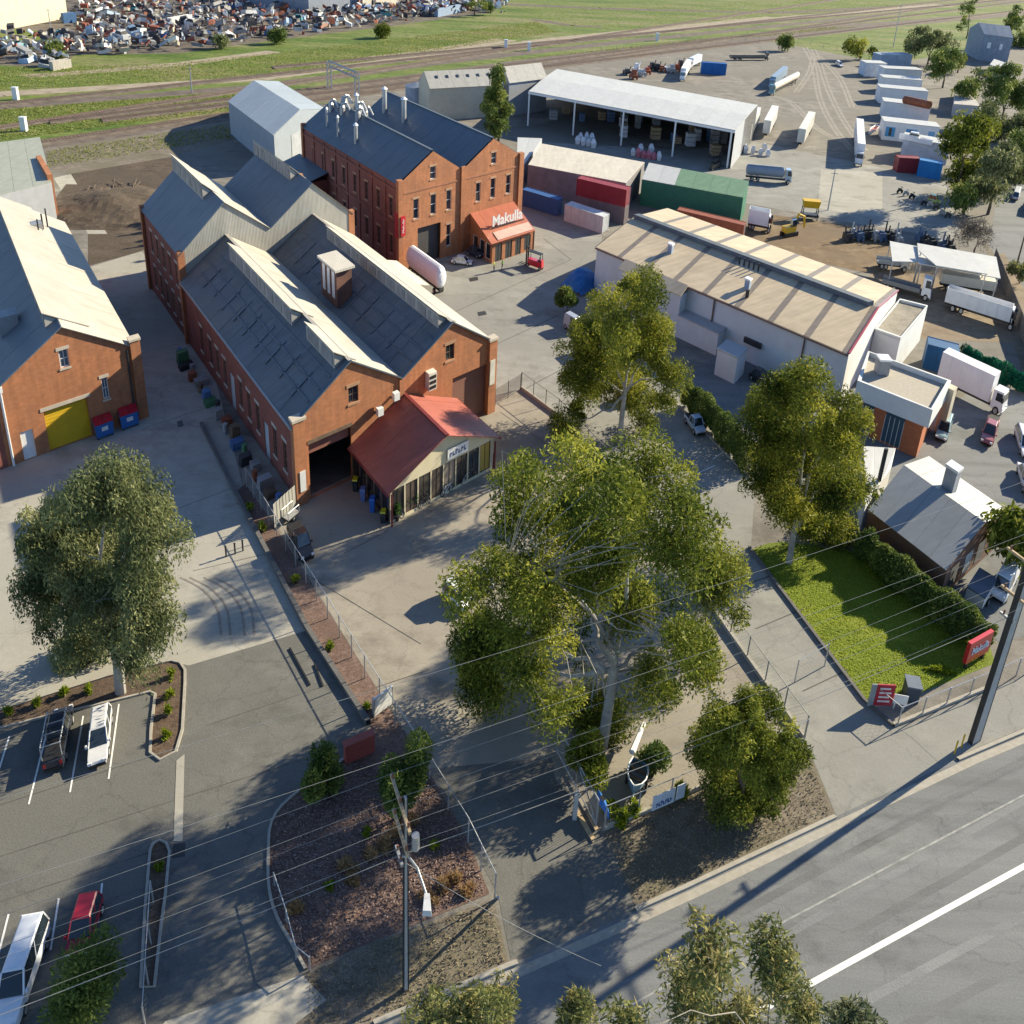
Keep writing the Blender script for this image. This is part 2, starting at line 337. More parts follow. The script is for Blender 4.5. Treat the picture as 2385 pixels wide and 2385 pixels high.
mb = MB(); mb.poly([(-4000, -600, 0), (4000, -600, 0), (4000, 7000, 0), (-4000, 7000, 0)]); o = mb.build('ground', GRASSLAND, loc=(0, 0, 0)); o['kind'] = 'structure'
sheet('yard_ground', [(-900, 470), (0, 352), (100, 343), (530, 283), (760, 240), (960, 200), (1300, 137), (1560, 108), (1800, 98), (2080, 150), (2230, 120), (2700, 60), (3600, 300), (3600, 3400), (-2600, 3400), (-2600, 1200)], 1, GRAVEL)
sheet('concrete_lane', [(150, 640), (330, 585), (470, 760), (565, 1130), (545, 1150), (716, 1468), (440, 1550), (398, 1540), (250, 1576), (0, 1655), (-500, 1790), (-500, 800)], 2, LANE)
sheet('car_park', [(-500, 1790), (0, 1655), (250, 1576), (398, 1540), (440, 1550), (716, 1468), (862, 1692), (800, 1760), (679, 1857), (633, 1915), (625, 1990), (627, 2073), (646, 2139), (679, 2197), (712, 2259), (385, 2379), (200, 2450), (-700, 2750), (-900, 2300)], 2, ASPH)
sheet('site_yard', [(560, 1010), (700, 1060), (1144, 930), (1214, 905), (1300, 970), (1500, 1180), (1700, 1480), (1875, 1722), (1405, 1937), (1293, 1816), (1285, 1765), (1000, 1790), (850, 1560), (640, 1215), (565, 1130)], 2, YARD)
sheet('entry_driveway', [(1000, 1790), (1285, 1765), (1293, 1816), (1392, 1932), (1479, 2097), (1190, 2235), (1160, 2085), (1085, 1940)], 3, ASPH)
sheet('shared_driveway', [(790, 640), (931, 600), (1215, 480), (1400, 540), (1420, 690), (1600, 880), (1760, 1100), (1749, 1281), (2015, 1635), (2110, 1690), (2240, 1765), (1948, 1902), (1875, 1722), (1700, 1480), (1500, 1180), (1300, 970), (1214, 905), (1144, 930), (1000, 800)], 2, DRIVE)
sheet('warehouse_car_park', [(1600, 880), (1700, 800), (1985, 900), (2140, 1000), (2300, 880), (2385, 900), (2800, 900), (2800, 1700), (2385, 1480), (2330, 1500), (2050, 1220), (1760, 1100)], 3, ROAD)
sheet('rear_slab', [(125, 415), (165, 405), (250, 545), (205, 545)], 3, LANE)
sheet('rear_dirt', [(165, 405), (400, 365), (560, 470), (330, 585), (205, 620), (205, 545), (250, 545)], 3, ground_mat('churned_soil', [(.09, .068, .048), (.14, .105, .075), (.19, .145, .105), (.115, .088, .064)], .1, .4, 3, fine=.5, bump=.9))
sheet('shed_forecourt', [(1240, 330), (1600, 350), (1760, 330), (1850, 350), (2200, 420), (2240, 560), (1990, 520), (1720, 470), (1500, 425), (1240, 385)], 3, DRIVE)
sheet('weighbridge_slab', [(1912, 395), (2055, 400), (2055, 505), (1905, 487)], 4, LANE)
sheet('side_street', [(2325, 430), (2400, 300), (3200, 100), (3200, 1100), (2385, 700), (2300, 600)], 3, ROAD)
sheet('street_verge', [(2290, 560), (2325, 600), (2400, 760), (2500, 900), (2385, 880), (2330, 700)], 4, VERGE)
sheet('brown_dirt_patch', [(1690, 540), (1800, 500), (2050, 535), (2110, 590), (2040, 640), (1850, 600)], 4, BRDIRT)
sheet('truck_lot', [(2000, 660), (2060, 620), (2340, 590), (2400, 700), (2385, 800), (2150, 790)], 3.4, DIRT)
sheet('lawn', smooth_px([(1749, 1281), (1825, 1262), (2010, 1290)], 3) + [(2300, 1490), (2318, 1545), (2150, 1612), (2020, 1640)], 4, LAWN)
# front verge, footpath and main road
KP = [(560, 2535), (870, 2385), (1185, 2250), (1421, 2147), (1600, 2066), (1945, 1903), (2247, 1762), (2385, 1704), (2900, 1505)]
sheet('road', KP + [(4200, 2000), (4200, 4000), (-400, 4000), (-600, 3300)], 2.5, ROAD)
sheet('front_verge', [(1405, 1940), (1875, 1728), (1945, 1895), (1600, 2058), (1479, 2112), (1440, 2010)], 4, VERGE)
sheet('corner_verge', [(712, 2262), (880, 2192), (1150, 2095), (1185, 2243), (870, 2378), (700, 2450), (500, 2540), (560, 2420)], 4, VERGE)
sheet('footpath', [(2020, 1652), (2100, 1695), (2310, 1605), (2700, 1450), (2700, 1575), (2385, 1696), (2247, 1754), (2190, 1780), (2120, 1715)], 4, DRIVE)
sheet('path_apron', [(385, 2379), (704, 2271), (760, 2330), (500, 2530), (200, 2620)], 5, LANE)
mb = MB(); KW = [g(*p) for p in KP]
kerb('road_kerb', KP[1:3] + [(1205, 2243)], .26, .14)
kerb('road_kerb', [(1479, 2120), (1600, 2066), (1945, 1903)], .26, .14)
kerb('road_kerb', [(2230, 1770), (2385, 1704), (2900, 1505)], .26, .14)
gut = [g(*p) + V3(.35, -.42, 0) for p in KP]
strip('gutter', gut, .55, 4, KERB, world=True)
# painted road lines
mid = [(1700, 2392), (1890, 2290), (2385, 2018), (2800, 1800)]
strip('centre_line', [g(*p) for p in mid], .34, 5, LINE, world=True)
strip('edge_line', [g(*p) for p in [(1100, 2543), (1500, 2325), (1830, 2145), (2385, 1852), (2800, 1640)]], .12, 5, M('worn_paint', (.29, .29, .285), .8, var=.35, scale=1.5), world=True)
# expansion joints in the concrete (grooves filled with bitumen)
JOINT = M('joint_bitumen', (.10, .095, .09), .9, var=.3)
for name, lines, w_ in (('shared_driveway_joints', [[(1040, 735), (1330, 605)], [(1330, 605), (1265, 555)], [(1160, 800), (1300, 735)], [(1225, 905), (1420, 800)], [(1560, 1240), (1660, 1190)], [(1740, 1360), (1800, 1340)], [(1760, 1465), (1890, 1410)], [(1870, 1610), (1975, 1560)]], .11),
                        ('yard_joints', [[(1165, 960), (1310, 1060)], [(905, 1235), (800, 1290)], [(1000, 1560), (850, 1610)], [(700, 1330), (980, 1500)]], .07),
                        ('lane_joints', [[(330, 1000), (480, 950)], [(400, 1190), (560, 1130)], [(420, 800), (300, 830)], [(620, 1290), (450, 1330)]], .06),
                        ('car_park_seams', [[(0, 1995), (450, 1850), (800, 1740)], [(0, 1875), (420, 1740)], [(0, 2100), (350, 1985)], [(480, 1690), (780, 1590)]], .05)):
    mb = MB()
    for ln in lines:
        P = [g(*p) for p in ln]
        for a, b in zip(P, P[1:]):
            d = (b - a)[:2]; d /= np.linalg.norm(d); n = V3(-d[1], d[0], 0) * w_ / 2; z = V3(0, 0, .019)
            mb.poly([a - n + z, b - n + z, b + n + z, a + n + z])
    o = mb.build(name, JOINT); o['kind'] = 'structure'
# tyre marks sweeping across the lane
TY = M('tyre_mark', (.25, .22, .185), .9, var=.3, scale=3)
for dx in (0, 22, 55, 78):
    strip('tyre_mark', smooth_px([(420 + dx, 1345), (470 + dx, 1372), (505 + dx, 1415), (515 + dx, 1480)], 5), .16, 6, TY)
# beds
bed1 = [(-60, 1674), (0, 1655), (250, 1576), (398, 1540), (420, 1545), (431, 1562), (431, 1590), (425, 1700), (410, 1752), (373, 1771), (350, 1754), (352, 1700), (362, 1618), (350, 1612), (270, 1632), (100, 1672), (-60, 1712)]
b1 = sheet('mulch_bed', bed1, 7, MULCH); kerb('bed_kerb', bed1, .16, .12, parent=None, closed=True)
bed2 = [(350, 1982), (357, 1966), (372, 1958), (388, 1965), (395, 1985), (385, 2090), (375, 2160), (360, 2300), (328, 2300), (338, 2120)]
sheet('median_bed', bed2, 7, MULCH); kerb('bed_kerb', bed2, .14, .12, closed=True)
bed3 = smooth_px([(800, 1770), (679, 1857), (633, 1915), (625, 1990), (627, 2073), (646, 2139), (679, 2197), (712, 2259)], 3)
sheet('chip_bed', bed3 + [(880, 2190), (1140, 2082), (1085, 1945), (1000, 1800), (880, 1700)], 6, REDMULCH); kerb('bed_kerb', bed3, .15, .12)
st = [(548, 1148), (716, 1466), (862, 1690), (1000, 1800), (850, 1560), (640, 1225), (572, 1128)]
sheet('fence_bed', st, 7, REDMULCH); kerb('lane_kerb', [(470, 990), (548, 1148), (716, 1468), (858, 1688)], .34, .34, M('dark_kerb', (.13, .125, .12), .9))
kerb('lawn_kerb', [(1745, 1275), (1749, 1283), (2012, 1632), (2080, 1692)], .22, .2, M('dark_kerb', (.13, .125, .12), .9))
kerb('lawn_kerb', [(2080, 1692), (2310, 1600)], .25, .22)
kerb('hedge_kerb', [(1560, 925), (1752, 1120)], .2, .15)
# spoon drain and grates
sheet('spoon_drain', [(411, 1772), (430, 1757), (425, 1960), (404, 1960)], 6, LANE)
mb = MB(); mb.poly([g(404, 1966, .03), g(432, 1963, .03), g(430, 1994, .03), g(402, 1998, .03)]); mb.build('drain_grate', STEEL_D, label='square black drain grate at the end of the pale spoon drain', cat='drain grate')
mb = MB(); mb.poly([g(412, 982, .03), g(424, 978, .03), g(428, 992, .03), g(415, 996, .03)]); mb.build('drain_grate', STEEL_D, label='small dark drain grate in the lane concrete beside the brick shed', cat='drain grate')
mb = MB(); mb.poly([g(1112, 727, .03), g(1130, 724, .03), g(1134, 732, .03), g(1115, 736, .03)]); mb.build('drain_grate', STEEL_D, label='dark drain grate in the concrete behind the twin-gabled workshop', cat='drain grate')
mb = MB(); mb.poly([g(1092, 648, .03), g(1112, 644, .03), g(1114, 652, .03), g(1095, 656, .03)]); mb.build('drain_grate', STEEL_D, label='dark drain grate in front of the parked sports car', cat='drain grate')
for i, (a, b) in enumerate((((675, 1511), (722, 1597)), ((733, 1548), (752, 1600)))):
    f, L = tfr(b, a); mb = MB(); mb.box(f, 0, L, -.09, .09, .006, .10); mb.build('dark_bar', BLACK, label=('long' if i == 0 else 'short') + ' black bar lying on the driveway by the fence', cat='wheel stop')  # low black bars set along two dark lines
# parking bay lines
for a, b in (((277, 1640), (253, 1815)), ((194, 1668), (163, 1846)), ((112, 1694), (67, 1874)), ((22, 1715), (-20, 1850)), ((137, 2093), (118, 2213)), ((238, 2058), (228, 2150)), ((20, 2130), (-5, 2230))):
    strip('bay_line', [a, b], .10, 6, LINE)
for a, b in (((1620, 1105), (1665, 1085)), ((1660, 1070), (1690, 1050)), ((1690, 1010), (1715, 985))):
    strip('bay_line', [a, b], .12, 8, LINE)

# broad ballast of the rail corridor
strip('ballast_band', [(-200, 368), (99, 338), (534, 272), (760, 228)], 7, 1.5, BALLAST); strip('ballast_band', [(-200, 268), (0, 248), (600, 203), (1000, 148), (1500, 92), (2100, 30)], 7, 1.2, BALLAST)
strip('ballast_band', [(560, 240), (1000, 182), (1300, 140), (1700, 92), (2000, 62), (2385, 30), (2700, 0)], 15, 1.4, BALLAST); strip('ballast_band', [(1250, 100), (1700, 55), (2200, 12)], 14, 1.3, PATH)

sheet('rail_side_scrub', [(100, 346), (530, 286), (575, 318), (400, 365), (165, 405), (120, 398)], 2, VERGE)
# worn wheel paths on the road and tracks in the dirt yard
WEAR = ground_mat('worn_asphalt', [(.20, .205, .21), (.235, .24, .245), (.265, .268, .27)], .05, .3, 9, fine=.2, stretch=(-math.atan2(.535, .845), .05)); DARKW = ground_mat('oily_asphalt', [(.15, .153, .155), (.18, .183, .185), (.20, .203, .205)], .05, .3, 9, fine=.2, stretch=(-math.atan2(.535, .845), .05))
for (a, b, w_, m_) in (((1420, 2290), (2600, 1655), .5, DARKW), ((1560, 2330), (2600, 1745), .45, WEAR), ((1640, 2370), (2600, 1830), .5, DARKW), ((2000, 2340), (2700, 1965), .5, WEAR), ((2120, 2385), (2700, 2075), .5, DARKW)): strip('wheel_path', [(a[0] - .8 * (b[0] - a[0]), a[1] - .8 * (b[1] - a[1])), b], w_, 3.4, m_)
RUT = ground_mat('dirt_rut', [(.25, .225, .19), (.31, .285, .25), (.35, .32, .28)], .05, .5, 5)
for i, pl in enumerate((((1990, 360), (1940, 300), (1905, 230), (1890, 150), (1870, 110)), ((2010, 350), (1960, 280), (1925, 210), (1905, 150), (1890, 115)), ((1960, 330), (1900, 300), (1840, 240), (1780, 220)), ((1980, 250), (1950, 180), (1900, 130)), ((1850, 215), (1880, 170), (1890, 130)))):
    for dx in (0, 9): strip('dirt_rut', smooth_px([(x + dx, y) for x, y in pl], 4), .7, 2 + .15 * i + (.07 if dx else 0), RUT)

sheet('scrapyard_ground', [(-30, 150), (130, 160), (175, 128), (420, 124), (620, 96), (900, 62), (1150, 28), (1180, -40), (-30, -60), (-30, 60), (160, 80), (150, 110), (-30, 120)], 1.2, ground_mat('scrap_dirt', [(.10, .085, .07), (.16, .135, .11), (.22, .19, .16)], .05, .2, 2))

# ------------------------------------------------------------------ buildings
def wallmesh(mb, P, outline, holes=(), inn=None, depth=.22, mi=0):
    """P(a,z)->world; outline/holes in (a,z); reveals go inwards along inn"""
    loops = [[Vector((a, z, 0)) for a, z in outline]] + [[Vector((a, z, 0)) for a, z in ((h[0], h[2]), (h[0], h[3]), (h[1], h[3]), (h[1], h[2]))] for h in holes]
    flat = [q for l in loops for q in l]
    i0 = len(mb.v); mb.v += [tuple(P(q.x, q.y)) for q in flat]
    for t in tessellate_polygon(loops): mb.f.append(tuple(i0 + j for j in t)); mb.m.append(mi)
    for h in holes:
        c = [(h[0], h[2]), (h[0], h[3]), (h[1], h[3]), (h[1], h[2])]
        for k in range(4):
            p, q = P(*c[k]), P(*c[(k + 1) % 4]); mb.poly([p, q, q + inn * depth, p + inn * depth], mi)
def opening(root, P, h, inn, kind='window', pane=None, frame=None, depth=.16, bars=(1, 1), sill=None, name=None):
    """glazed or shuttered infill set back in a wall hole, with its frame as a sub-part"""
    a0, a1, z0, z1 = h; Q = lambda a, z, d: P(a, z) + inn * d
    mb = MB()
    if kind == 'roller':
        n = max(4, int((z1 - z0) / .3))
        for k in range(n):
            za, zb = z0 + (z1 - z0) * k / n, z0 + (z1 - z0) * (k + 1) / n
            mb.poly([Q(a0, za, depth), Q(a1, za, depth), Q(a1, zb, depth + .035), Q(a0, zb, depth + .035)]); mb.poly([Q(a0, zb, depth + .035), Q(a1, zb, depth + .035), Q(a1, zb, depth), Q(a0, zb, depth)])
    else: mb.poly([Q(a0, z0, depth), Q(a1, z0, depth), Q(a1, z1, depth), Q(a0, z1, depth)])
    o = mb.build(name or kind.replace('roller', 'roller_door'), pane or GLASS, root)
    if kind in ('window', 'door'):
        t = .09; mb = MB(); d = depth - .04
        def bar(x0, x1, y0, y1): mb.hexa([Q(x0, y0, d), Q(x1, y0, d), Q(x1, y0, d + .035), Q(x0, y0, d + .035), Q(x0, y1, d), Q(x1, y1, d), Q(x1, y1, d + .035), Q(x0, y1, d + .035)])
        bar(a0, a0 + t, z0, z1); bar(a1 - t, a1, z0, z1); bar(a0 + t, a1 - t, z0, z0 + t); bar(a0 + t, a1 - t, z1 - t, z1)
        if kind == 'window':
            for k in range(1, bars[0] + 1): x = a0 + (a1 - a0) * k / (bars[0] + 1); bar(x - .03, x + .03, z0 + t, z1 - t)
            for k in range(1, bars[1] + 1): y = z0 + (z1 - z0) * k / (bars[1] + 1); bar(a0 + t, a1 - t, y - .03, y + .03)
        mb.build('frame', frame or WHITEP, o)
    if sill is not None:
        mb = MB(); mb.hexa([Q(a0 - .12, z0 - .2, -.08), Q(a1 + .12, z0 - .2, -.08), Q(a1 + .12, z0 - .2, .05), Q(a0 - .12, z0 - .2, .05), Q(a0 - .12, z0 - .005, -.08), Q(a1 + .12, z0 - .005, -.08), Q(a1 + .12, z0 - .005, .05), Q(a0 - .12, z0 - .005, .05)]); mb.build('sill', sill, o)
        mb = MB(); mb.hexa([Q(a0 - .2, z1 + .005, -.05), Q(a1 + .2, z1 + .005, -.05), Q(a1 + .2, z1 + .005, .05), Q(a0 - .2, z1 + .005, .05), Q(a0 - .2, z1 + .3, -.05), Q(a1 + .2, z1 + .3, -.05), Q(a1 + .2, z1 + .3, .05), Q(a0 - .2, z1 + .3, .05)]); mb.build('lintel', sill, o)
    return o
def slope(roof, P00, P10, P01, P11, ncol, nrow, mat, th=.06, jit=.012, alt=None, altcols=(), gap=.012):
    """roof slope as separate sheets; P00->P10 along the ridge line, P00->P01 up the slope"""
    P00, P10, P01, P11 = (np.array(p, float) for p in (P00, P10, P01, P11))
    nrm = np.cross(P10 - P00, P01 - P00); nrm /= np.linalg.norm(nrm)
    if nrm[2] < 0: nrm = -nrm
    B = lambda s, t: (P00 * (1 - s) + P10 * s) * (1 - t) + (P01 * (1 - s) + P11 * s) * t
    for i in range(ncol):
        for j in range(nrow):
            s0, s1 = i / ncol + gap / ncol * .5, (i + 1) / ncol - gap / ncol * .5; t0, t1 = j / nrow - (.02 if j else 0), (j + 1) / nrow
            h0 = th + rnd.uniform(0, jit) + .02 * j
            c = [B(s0, t0), B(s1, t0), B(s1, t1), B(s0, t1)]
            mb = MB(); mb.hexa(c + [q + nrm * h0 for q in c])
            mb.build('roof_sheet', alt if (alt is not None and i in altcols) else mat, roof)
def roof_base(root, quads, mat, name='roof'):
    mb = MB()
    for q in quads: mb.poly(q)
    return mb.build(name, mat, root)
def boxbar(mb, p, q, w, h, up=V3(0, 0, 1), mi=0):
    p = np.array(p, float); q = np.array(q, float); d = q - p; s = np.cross(d, up); s = s / np.linalg.norm(s) * w / 2; t = up * h
    mb.hexa([p - s, p + s, q + s, q - s, p - s + t, p + s + t, q + s + t, q - s + t], mi)

def monitor(root, fr, ar, b0, b1, zr, tn, m=1.5, mat=None, louv=None, rightend=1.2):
    """raised clerestory along a ridge: the sunny slope carried up past the ridge, a louvred wall under its edge"""
    zt = zr + m * tn; zb = zr - m * tn; al = ar - m; q = .10
    mb = MB(); mb.poly([fr.at(al, b0, zb), fr.at(al, b1, zb), fr.at(al, b1, zt), fr.at(al, b0, zt)])
    for b in (b0, b1): mb.poly([fr.at(al, b, zb), fr.at(ar, b, zr), fr.at(al, b, zt)])
    mon = mb.build('roof_monitor', M('monitor_grey', (.36, .34, .31), .8, var=.12) if louv is None else louv, root)
    mb = MB(); a_r = ar + rightend; zc = zr - rightend * tn
    c = [fr.at(al - .18, b0 - .15, zt + .18 * tn + q), fr.at(a_r, b0 - .15, zc + q + .05), fr.at(a_r, b1 + .15, zc + q + .05), fr.at(al - .18, b1 + .15, zt + .18 * tn + q)]
    mb.hexa(c + [p + V3(0, 0, .08) for p in c]); mb.build('monitor_cap', mat or IRON, mon)
    n = max(2, int((b1 - b0) / 2.6))
    for k in range(n):
        ba, bb = b0 + (b1 - b0) * (k + .12) / n, b0 + (b1 - b0) * (k + .88) / n
        mb = MB(); mb.hexa([fr.at(al - .05, ba, zb + .3), fr.at(al - .01, ba, zb + .3), fr.at(al - .01, bb, zb + .3), fr.at(al - .05, bb, zb + .3), fr.at(al - .05, ba, zt - .2), fr.at(al - .01, ba, zt - .2), fr.at(al - .01, bb, zt - .2), fr.at(al - .05, bb, zt - .2)])
        mb.build('louvre_panel', M('louvre_grey', (.26, .25, .24), .8, var=.3), mon)
    return mon

# ---- twin-gabled brick workshop (the main building)
MF = Fr(g(697, 1175), (g(1144, 958) - g(697, 1175)) / np.linalg.norm(g(1144, 958) - g(697, 1175)), YD)
W1, ZE, ZR, R1, VA, R2, D1 = 26.4, 7.5, 11.1, 6.45, 12.95, 19.9, 41.0
main = thing('brick_workshop', 'long twin-gabled red brick workshop with grey iron roofs, roof monitors and a red-roofed front office', 'workshop', MF.o)
Pf = lambda a, z: MF.at(a, 0, z)
doorH = (1.35, 6.4, 0.0, 5.15); shutH = (20.2, 25.6, 0.0, 5.45); w1 = (6.2, 7.4, 7.25, 8.75); w2 = (19.1, 20.35, 7.5, 9.05)
mb = MB(); wallmesh(mb, Pf, [(0, 0), (1.35, 0), (1.35, .001), (6.4, .001), (6.4, 0), (W1, 0), (W1, ZE), (R2, ZR), (VA, ZE + .1), (R1, ZR), (0, ZE)], [(1.35, 6.4, .02, 5.15), (20.2, 25.6, .02, 5.45), w1, w2], YD, .3); mb.build('front_wall', BRICK, main)
mb = MB(); sidew = [(b, b + 1.1, 1.6, 4.4) for b in (3, 6, 11.5, 14.5, 17.5, 23.5, 26.5, 29.5, 33.5)] + [(8.6, 10.2, .02, 3.6), (20.4, 22.2, .02, 3.8)]
PsL = lambda b, z: MF.at(0, b, z)
XN = V3(.88, .47, 0)
wallmesh(mb, PsL, [(0, 0), (D1, 0), (D1, ZE), (0, ZE)], sidew, XN, .25); mb.build('side_wall', BRICK_DARK, main)
mb = MB(); mb.poly([MF.at(W1, 0), MF.at(W1, D1), MF.at(W1, D1, ZE), MF.at(W1, 0, ZE)]); mb.build('side_wall', BRICK_DARK, main)
for h in sidew[:9]: opening(main, PsL, h, XN, 'window', GLASS, TIMBER, .16, (1, 2), STONE)
for h in sidew[9:]: opening(main, PsL, h, XN, 'door', M('pale_blue_door', (.45, .50, .52), .6, var=.1), STEEL, .12, name='side_door')
for h in (w1, w2): opening(main, Pf, h, YD, 'window', GLASS, TIMBER, .2, (1, 1), M('brick_sill', (.42, .25, .15), .85))
opening(main, Pf, shutH, YD, 'roller', M('brown_shutter', (.22, .11, .085), .55, var=.08), depth=.45)
mb = MB(); mb.box(MF, 1.25, 6.5, -.06, .25, 5.16, 5.5); mb.build('door_lintel', TIMBER, main)
mb = MB(); mb.poly([MF.at(1.36, .5, 4.0), MF.at(6.39, .5, 4.0), MF.at(6.39, .5, 5.1), MF.at(1.36, .5, 5.1)]); mb.build('raised_door', M('rust_door', (.28, .12, .09), .6), main)
# dim interior behind the open door
mb = MB(); mb.poly([MF.at(.4, .6, .03), MF.at(12, .6, .03), MF.at(12, 20, .03), MF.at(.4, 20, .03)]); mb.build('workshop_floor', ground_mat('workshop_floor', [(.12, .1, .09), (.16, .14, .12), (.2, .18, .15)]), main)
mb = MB(); mb.poly([MF.at(.1, 20, 0), MF.at(W1 - .1, 20, 0), MF.at(W1 - .1, 20, 7.3), MF.at(.1, 20, 7.3)]); mb.build('inner_wall', DARKIN, main)
for a0, a1 in ((-.35, 1.0), (25.65, 26.85)):
    mb = MB(); mb.box(MF, a0, a1, -.35, .55, 0, 7.75); p_ = mb.build('corner_pier', BRICK, main)
    mb = MB(); mb.box(MF, a0 - .1, a1 + .1, -.45, .65, 7.76, 8.0); mb.build('pier_cap', STONE, p_)
mb = MB(); mb.box(MF, 12.6, 13.3, -.2, -.004, 0, 7.6); mb.build('centre_pier', BRICK, main)
rb = roof_base(main, [[MF.at(-.3, -.1, ZE - .17), MF.at(R1, -.1, ZR), MF.at(R1, D1, ZR), MF.at(-.3, D1, ZE - .17)], [MF.at(R1, -.1, ZR), MF.at(VA, -.1, ZE + .1), MF.at(VA, D1, ZE + .1), MF.at(R1, D1, ZR)], [MF.at(VA, -.1, ZE + .1), MF.at(R2, -.1, ZR), MF.at(R2, D1, ZR), MF.at(VA, D1, ZE + .1)], [MF.at(R2, -.1, ZR), MF.at(W1 + .3, -.1, ZE - .17), MF.at(W1 + .3, D1, ZE - .17), MF.at(R2, D1, ZR)]], DARKIN)
slope(rb, MF.at(-.35, 0, ZE - .2), MF.at(-.35, D1, ZE - .2), MF.at(R1, 0, ZR), MF.at(R1, D1, ZR), 12, 2, IRON_SHADE, jit=.03)
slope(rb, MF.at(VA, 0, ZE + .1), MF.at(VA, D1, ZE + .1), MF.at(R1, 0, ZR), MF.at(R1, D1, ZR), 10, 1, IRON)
slope(rb, MF.at(VA, 0, ZE + .1), MF.at(VA, D1, ZE + .1), MF.at(R2, 0, ZR), MF.at(R2, D1, ZR), 12, 2, IRON_SHADE, jit=.03)
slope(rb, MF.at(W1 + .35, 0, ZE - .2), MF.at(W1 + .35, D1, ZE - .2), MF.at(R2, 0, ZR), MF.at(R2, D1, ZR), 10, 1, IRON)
# old translucent skylight strips laid on the shaded slopes
SKYL = M('weathered_skylight', (.10, .115, .135), .5, var=.3, scale=2)
def strip_on_slope(parent, a, b0, b1, aw, za, zb, A0, A1, mat, name='skylight_strip'):
    zf = lambda x: za + (zb - za) * (x - A0) / (A1 - A0) + .14
    mb = MB(); c = [MF.at(a, b0, zf(a)), MF.at(a + aw, b0, zf(a + aw)), MF.at(a + aw, b1, zf(a + aw)), MF.at(a, b1, zf(a))]; mb.hexa(c + [p + V3(0, 0, .04) for p in c]); mb.build(name, mat, parent)
for k in range(9):
    b = 3.5 + 3.9 * k
    strip_on_slope(rb, 1.0 + .2 * (k % 2), b, b + .5, 2.6, ZE, ZR, 0, R1, SKYL)
for k in range(8):
    b = 5.5 + 4.1 * k
    strip_on_slope(rb, VA + 1.0, b, b + .5, 3.3, ZE + .1, ZR, VA, R2, SKYL)
for k in range(3): strip_on_slope(rb, 1.7 + 1.3 * k, .6, 39, .16, ZE, ZR, 0, R1, SKYL, 'roof_batten'); strip_on_slope(rb, VA + 1.6 + 1.4 * k, .6, 39, .16, ZE + .1, ZR, VA, R2, SKYL, 'roof_batten')
tn = (ZR - ZE) / R1
monitor(main, MF, R1, 12.6, 35.0, ZR, tn); monitor(main, MF, R1, .9, 8.6, ZR, tn, 1.35); monitor(main, MF, R2, 1.0, 33.0, ZR, tn, 1.3)
mb = MB(); boxbar(mb, MF.at(-.45, -.1, ZE - .42), MF.at(-.45, D1, ZE - .42), .2, .2); mb.build('gutter', STEEL, main)
mb = MB(); boxbar(mb, MF.at(R1, -.15, ZR + .12), MF.at(R1, D1, ZR + .12), .35, .06); boxbar(mb, MF.at(R2, -.15, ZR + .12), MF.at(R2, D1, ZR + .12), .35, .06); mb.build('ridge_cap', IRON, main)
mb = MB()
for a0, z0, a1, z1 in ((0, ZE, R1, ZR), (R1, ZR, VA, ZE + .1), (VA, ZE + .1, R2, ZR), (R2, ZR, W1, ZE)): boxbar(mb, MF.at(a0, -.06, z0 + .02), MF.at(a1, -.06, z1 + .02), .3, .16)
mb.build('barge_board', SLATE, main)
# vent tower on the inner slope
mb = MB(); mb.box(MF, 13.4, 15.6, 18.4, 23.4, 8.2, 12.0); vt = mb.build('vent_tower', M('vent_timber', (.16, .08, .06), .8, var=.3), main)
mb = MB(); mb.box(MF, 13.1, 15.9, 18.0, 23.8, 12.004, 12.25); mb.build('vent_roof', CREAMROOF, vt)
for k in range(3):
    mb = MB(); mb.box(MF, 13.36, 13.398, 19 + 1.5 * k, 19.8 + 1.5 * k, 9, 11.7); mb.build('vent_board', WHITEP, vt)
# taller rear block with cream iron-clad gable
D2, ZE2, ZR2, V2 = 62.5, 10.2, 14.8, 10.7
Pb = lambda a, z: MF.at(a, D1, z)
mb = MB(); mb.poly([Pb(0, 6), Pb(W1, 6), Pb(W1, ZE2), Pb(R2, ZR2), Pb(VA, V2), Pb(R1, ZR2), Pb(0, ZE2)]); mb.build('gable_cladding', CLAD, main)
sw2 = [(b, b + 1.2, z, z + 2.6) for b in (43.5, 47, 50.5, 54, 57.5) for z in (1.4, 5.8)]
mb = MB(); wallmesh(mb, PsL, [(D1, 0), (D2, 0), (D2, ZE2), (D1, ZE2)], sw2, XN, .25); mb.build('side_wall', BRICK_DARK, main)
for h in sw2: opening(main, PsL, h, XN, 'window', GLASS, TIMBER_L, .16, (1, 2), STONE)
mb = MB(); mb.poly([MF.at(W1, D1), MF.at(W1, D2), MF.at(W1, D2, ZE2), MF.at(W1, D1, ZE2)]); mb.build('side_wall', BRICK_DARK, main); mb = MB(); mb.poly([MF.at(0, D2, 0), MF.at(W1, D2, 0), MF.at(W1, D2, ZE2), MF.at(R2, D2, ZR2), MF.at(VA, D2, V2), MF.at(R1, D2, ZR2), MF.at(0, D2, ZE2)]); mb.build('rear_wall', BRICK_DARK, main)
for a0, a1 in ((-.4, .5), (25.9, 26.9)):
    for b0 in (D1 - .1, D2 - .6): mb = MB(); mb.box(MF, a0, a1, b0, b0 + .8, 0, ZE2 + .3); mb.build('corner_pier', BRICK, main)
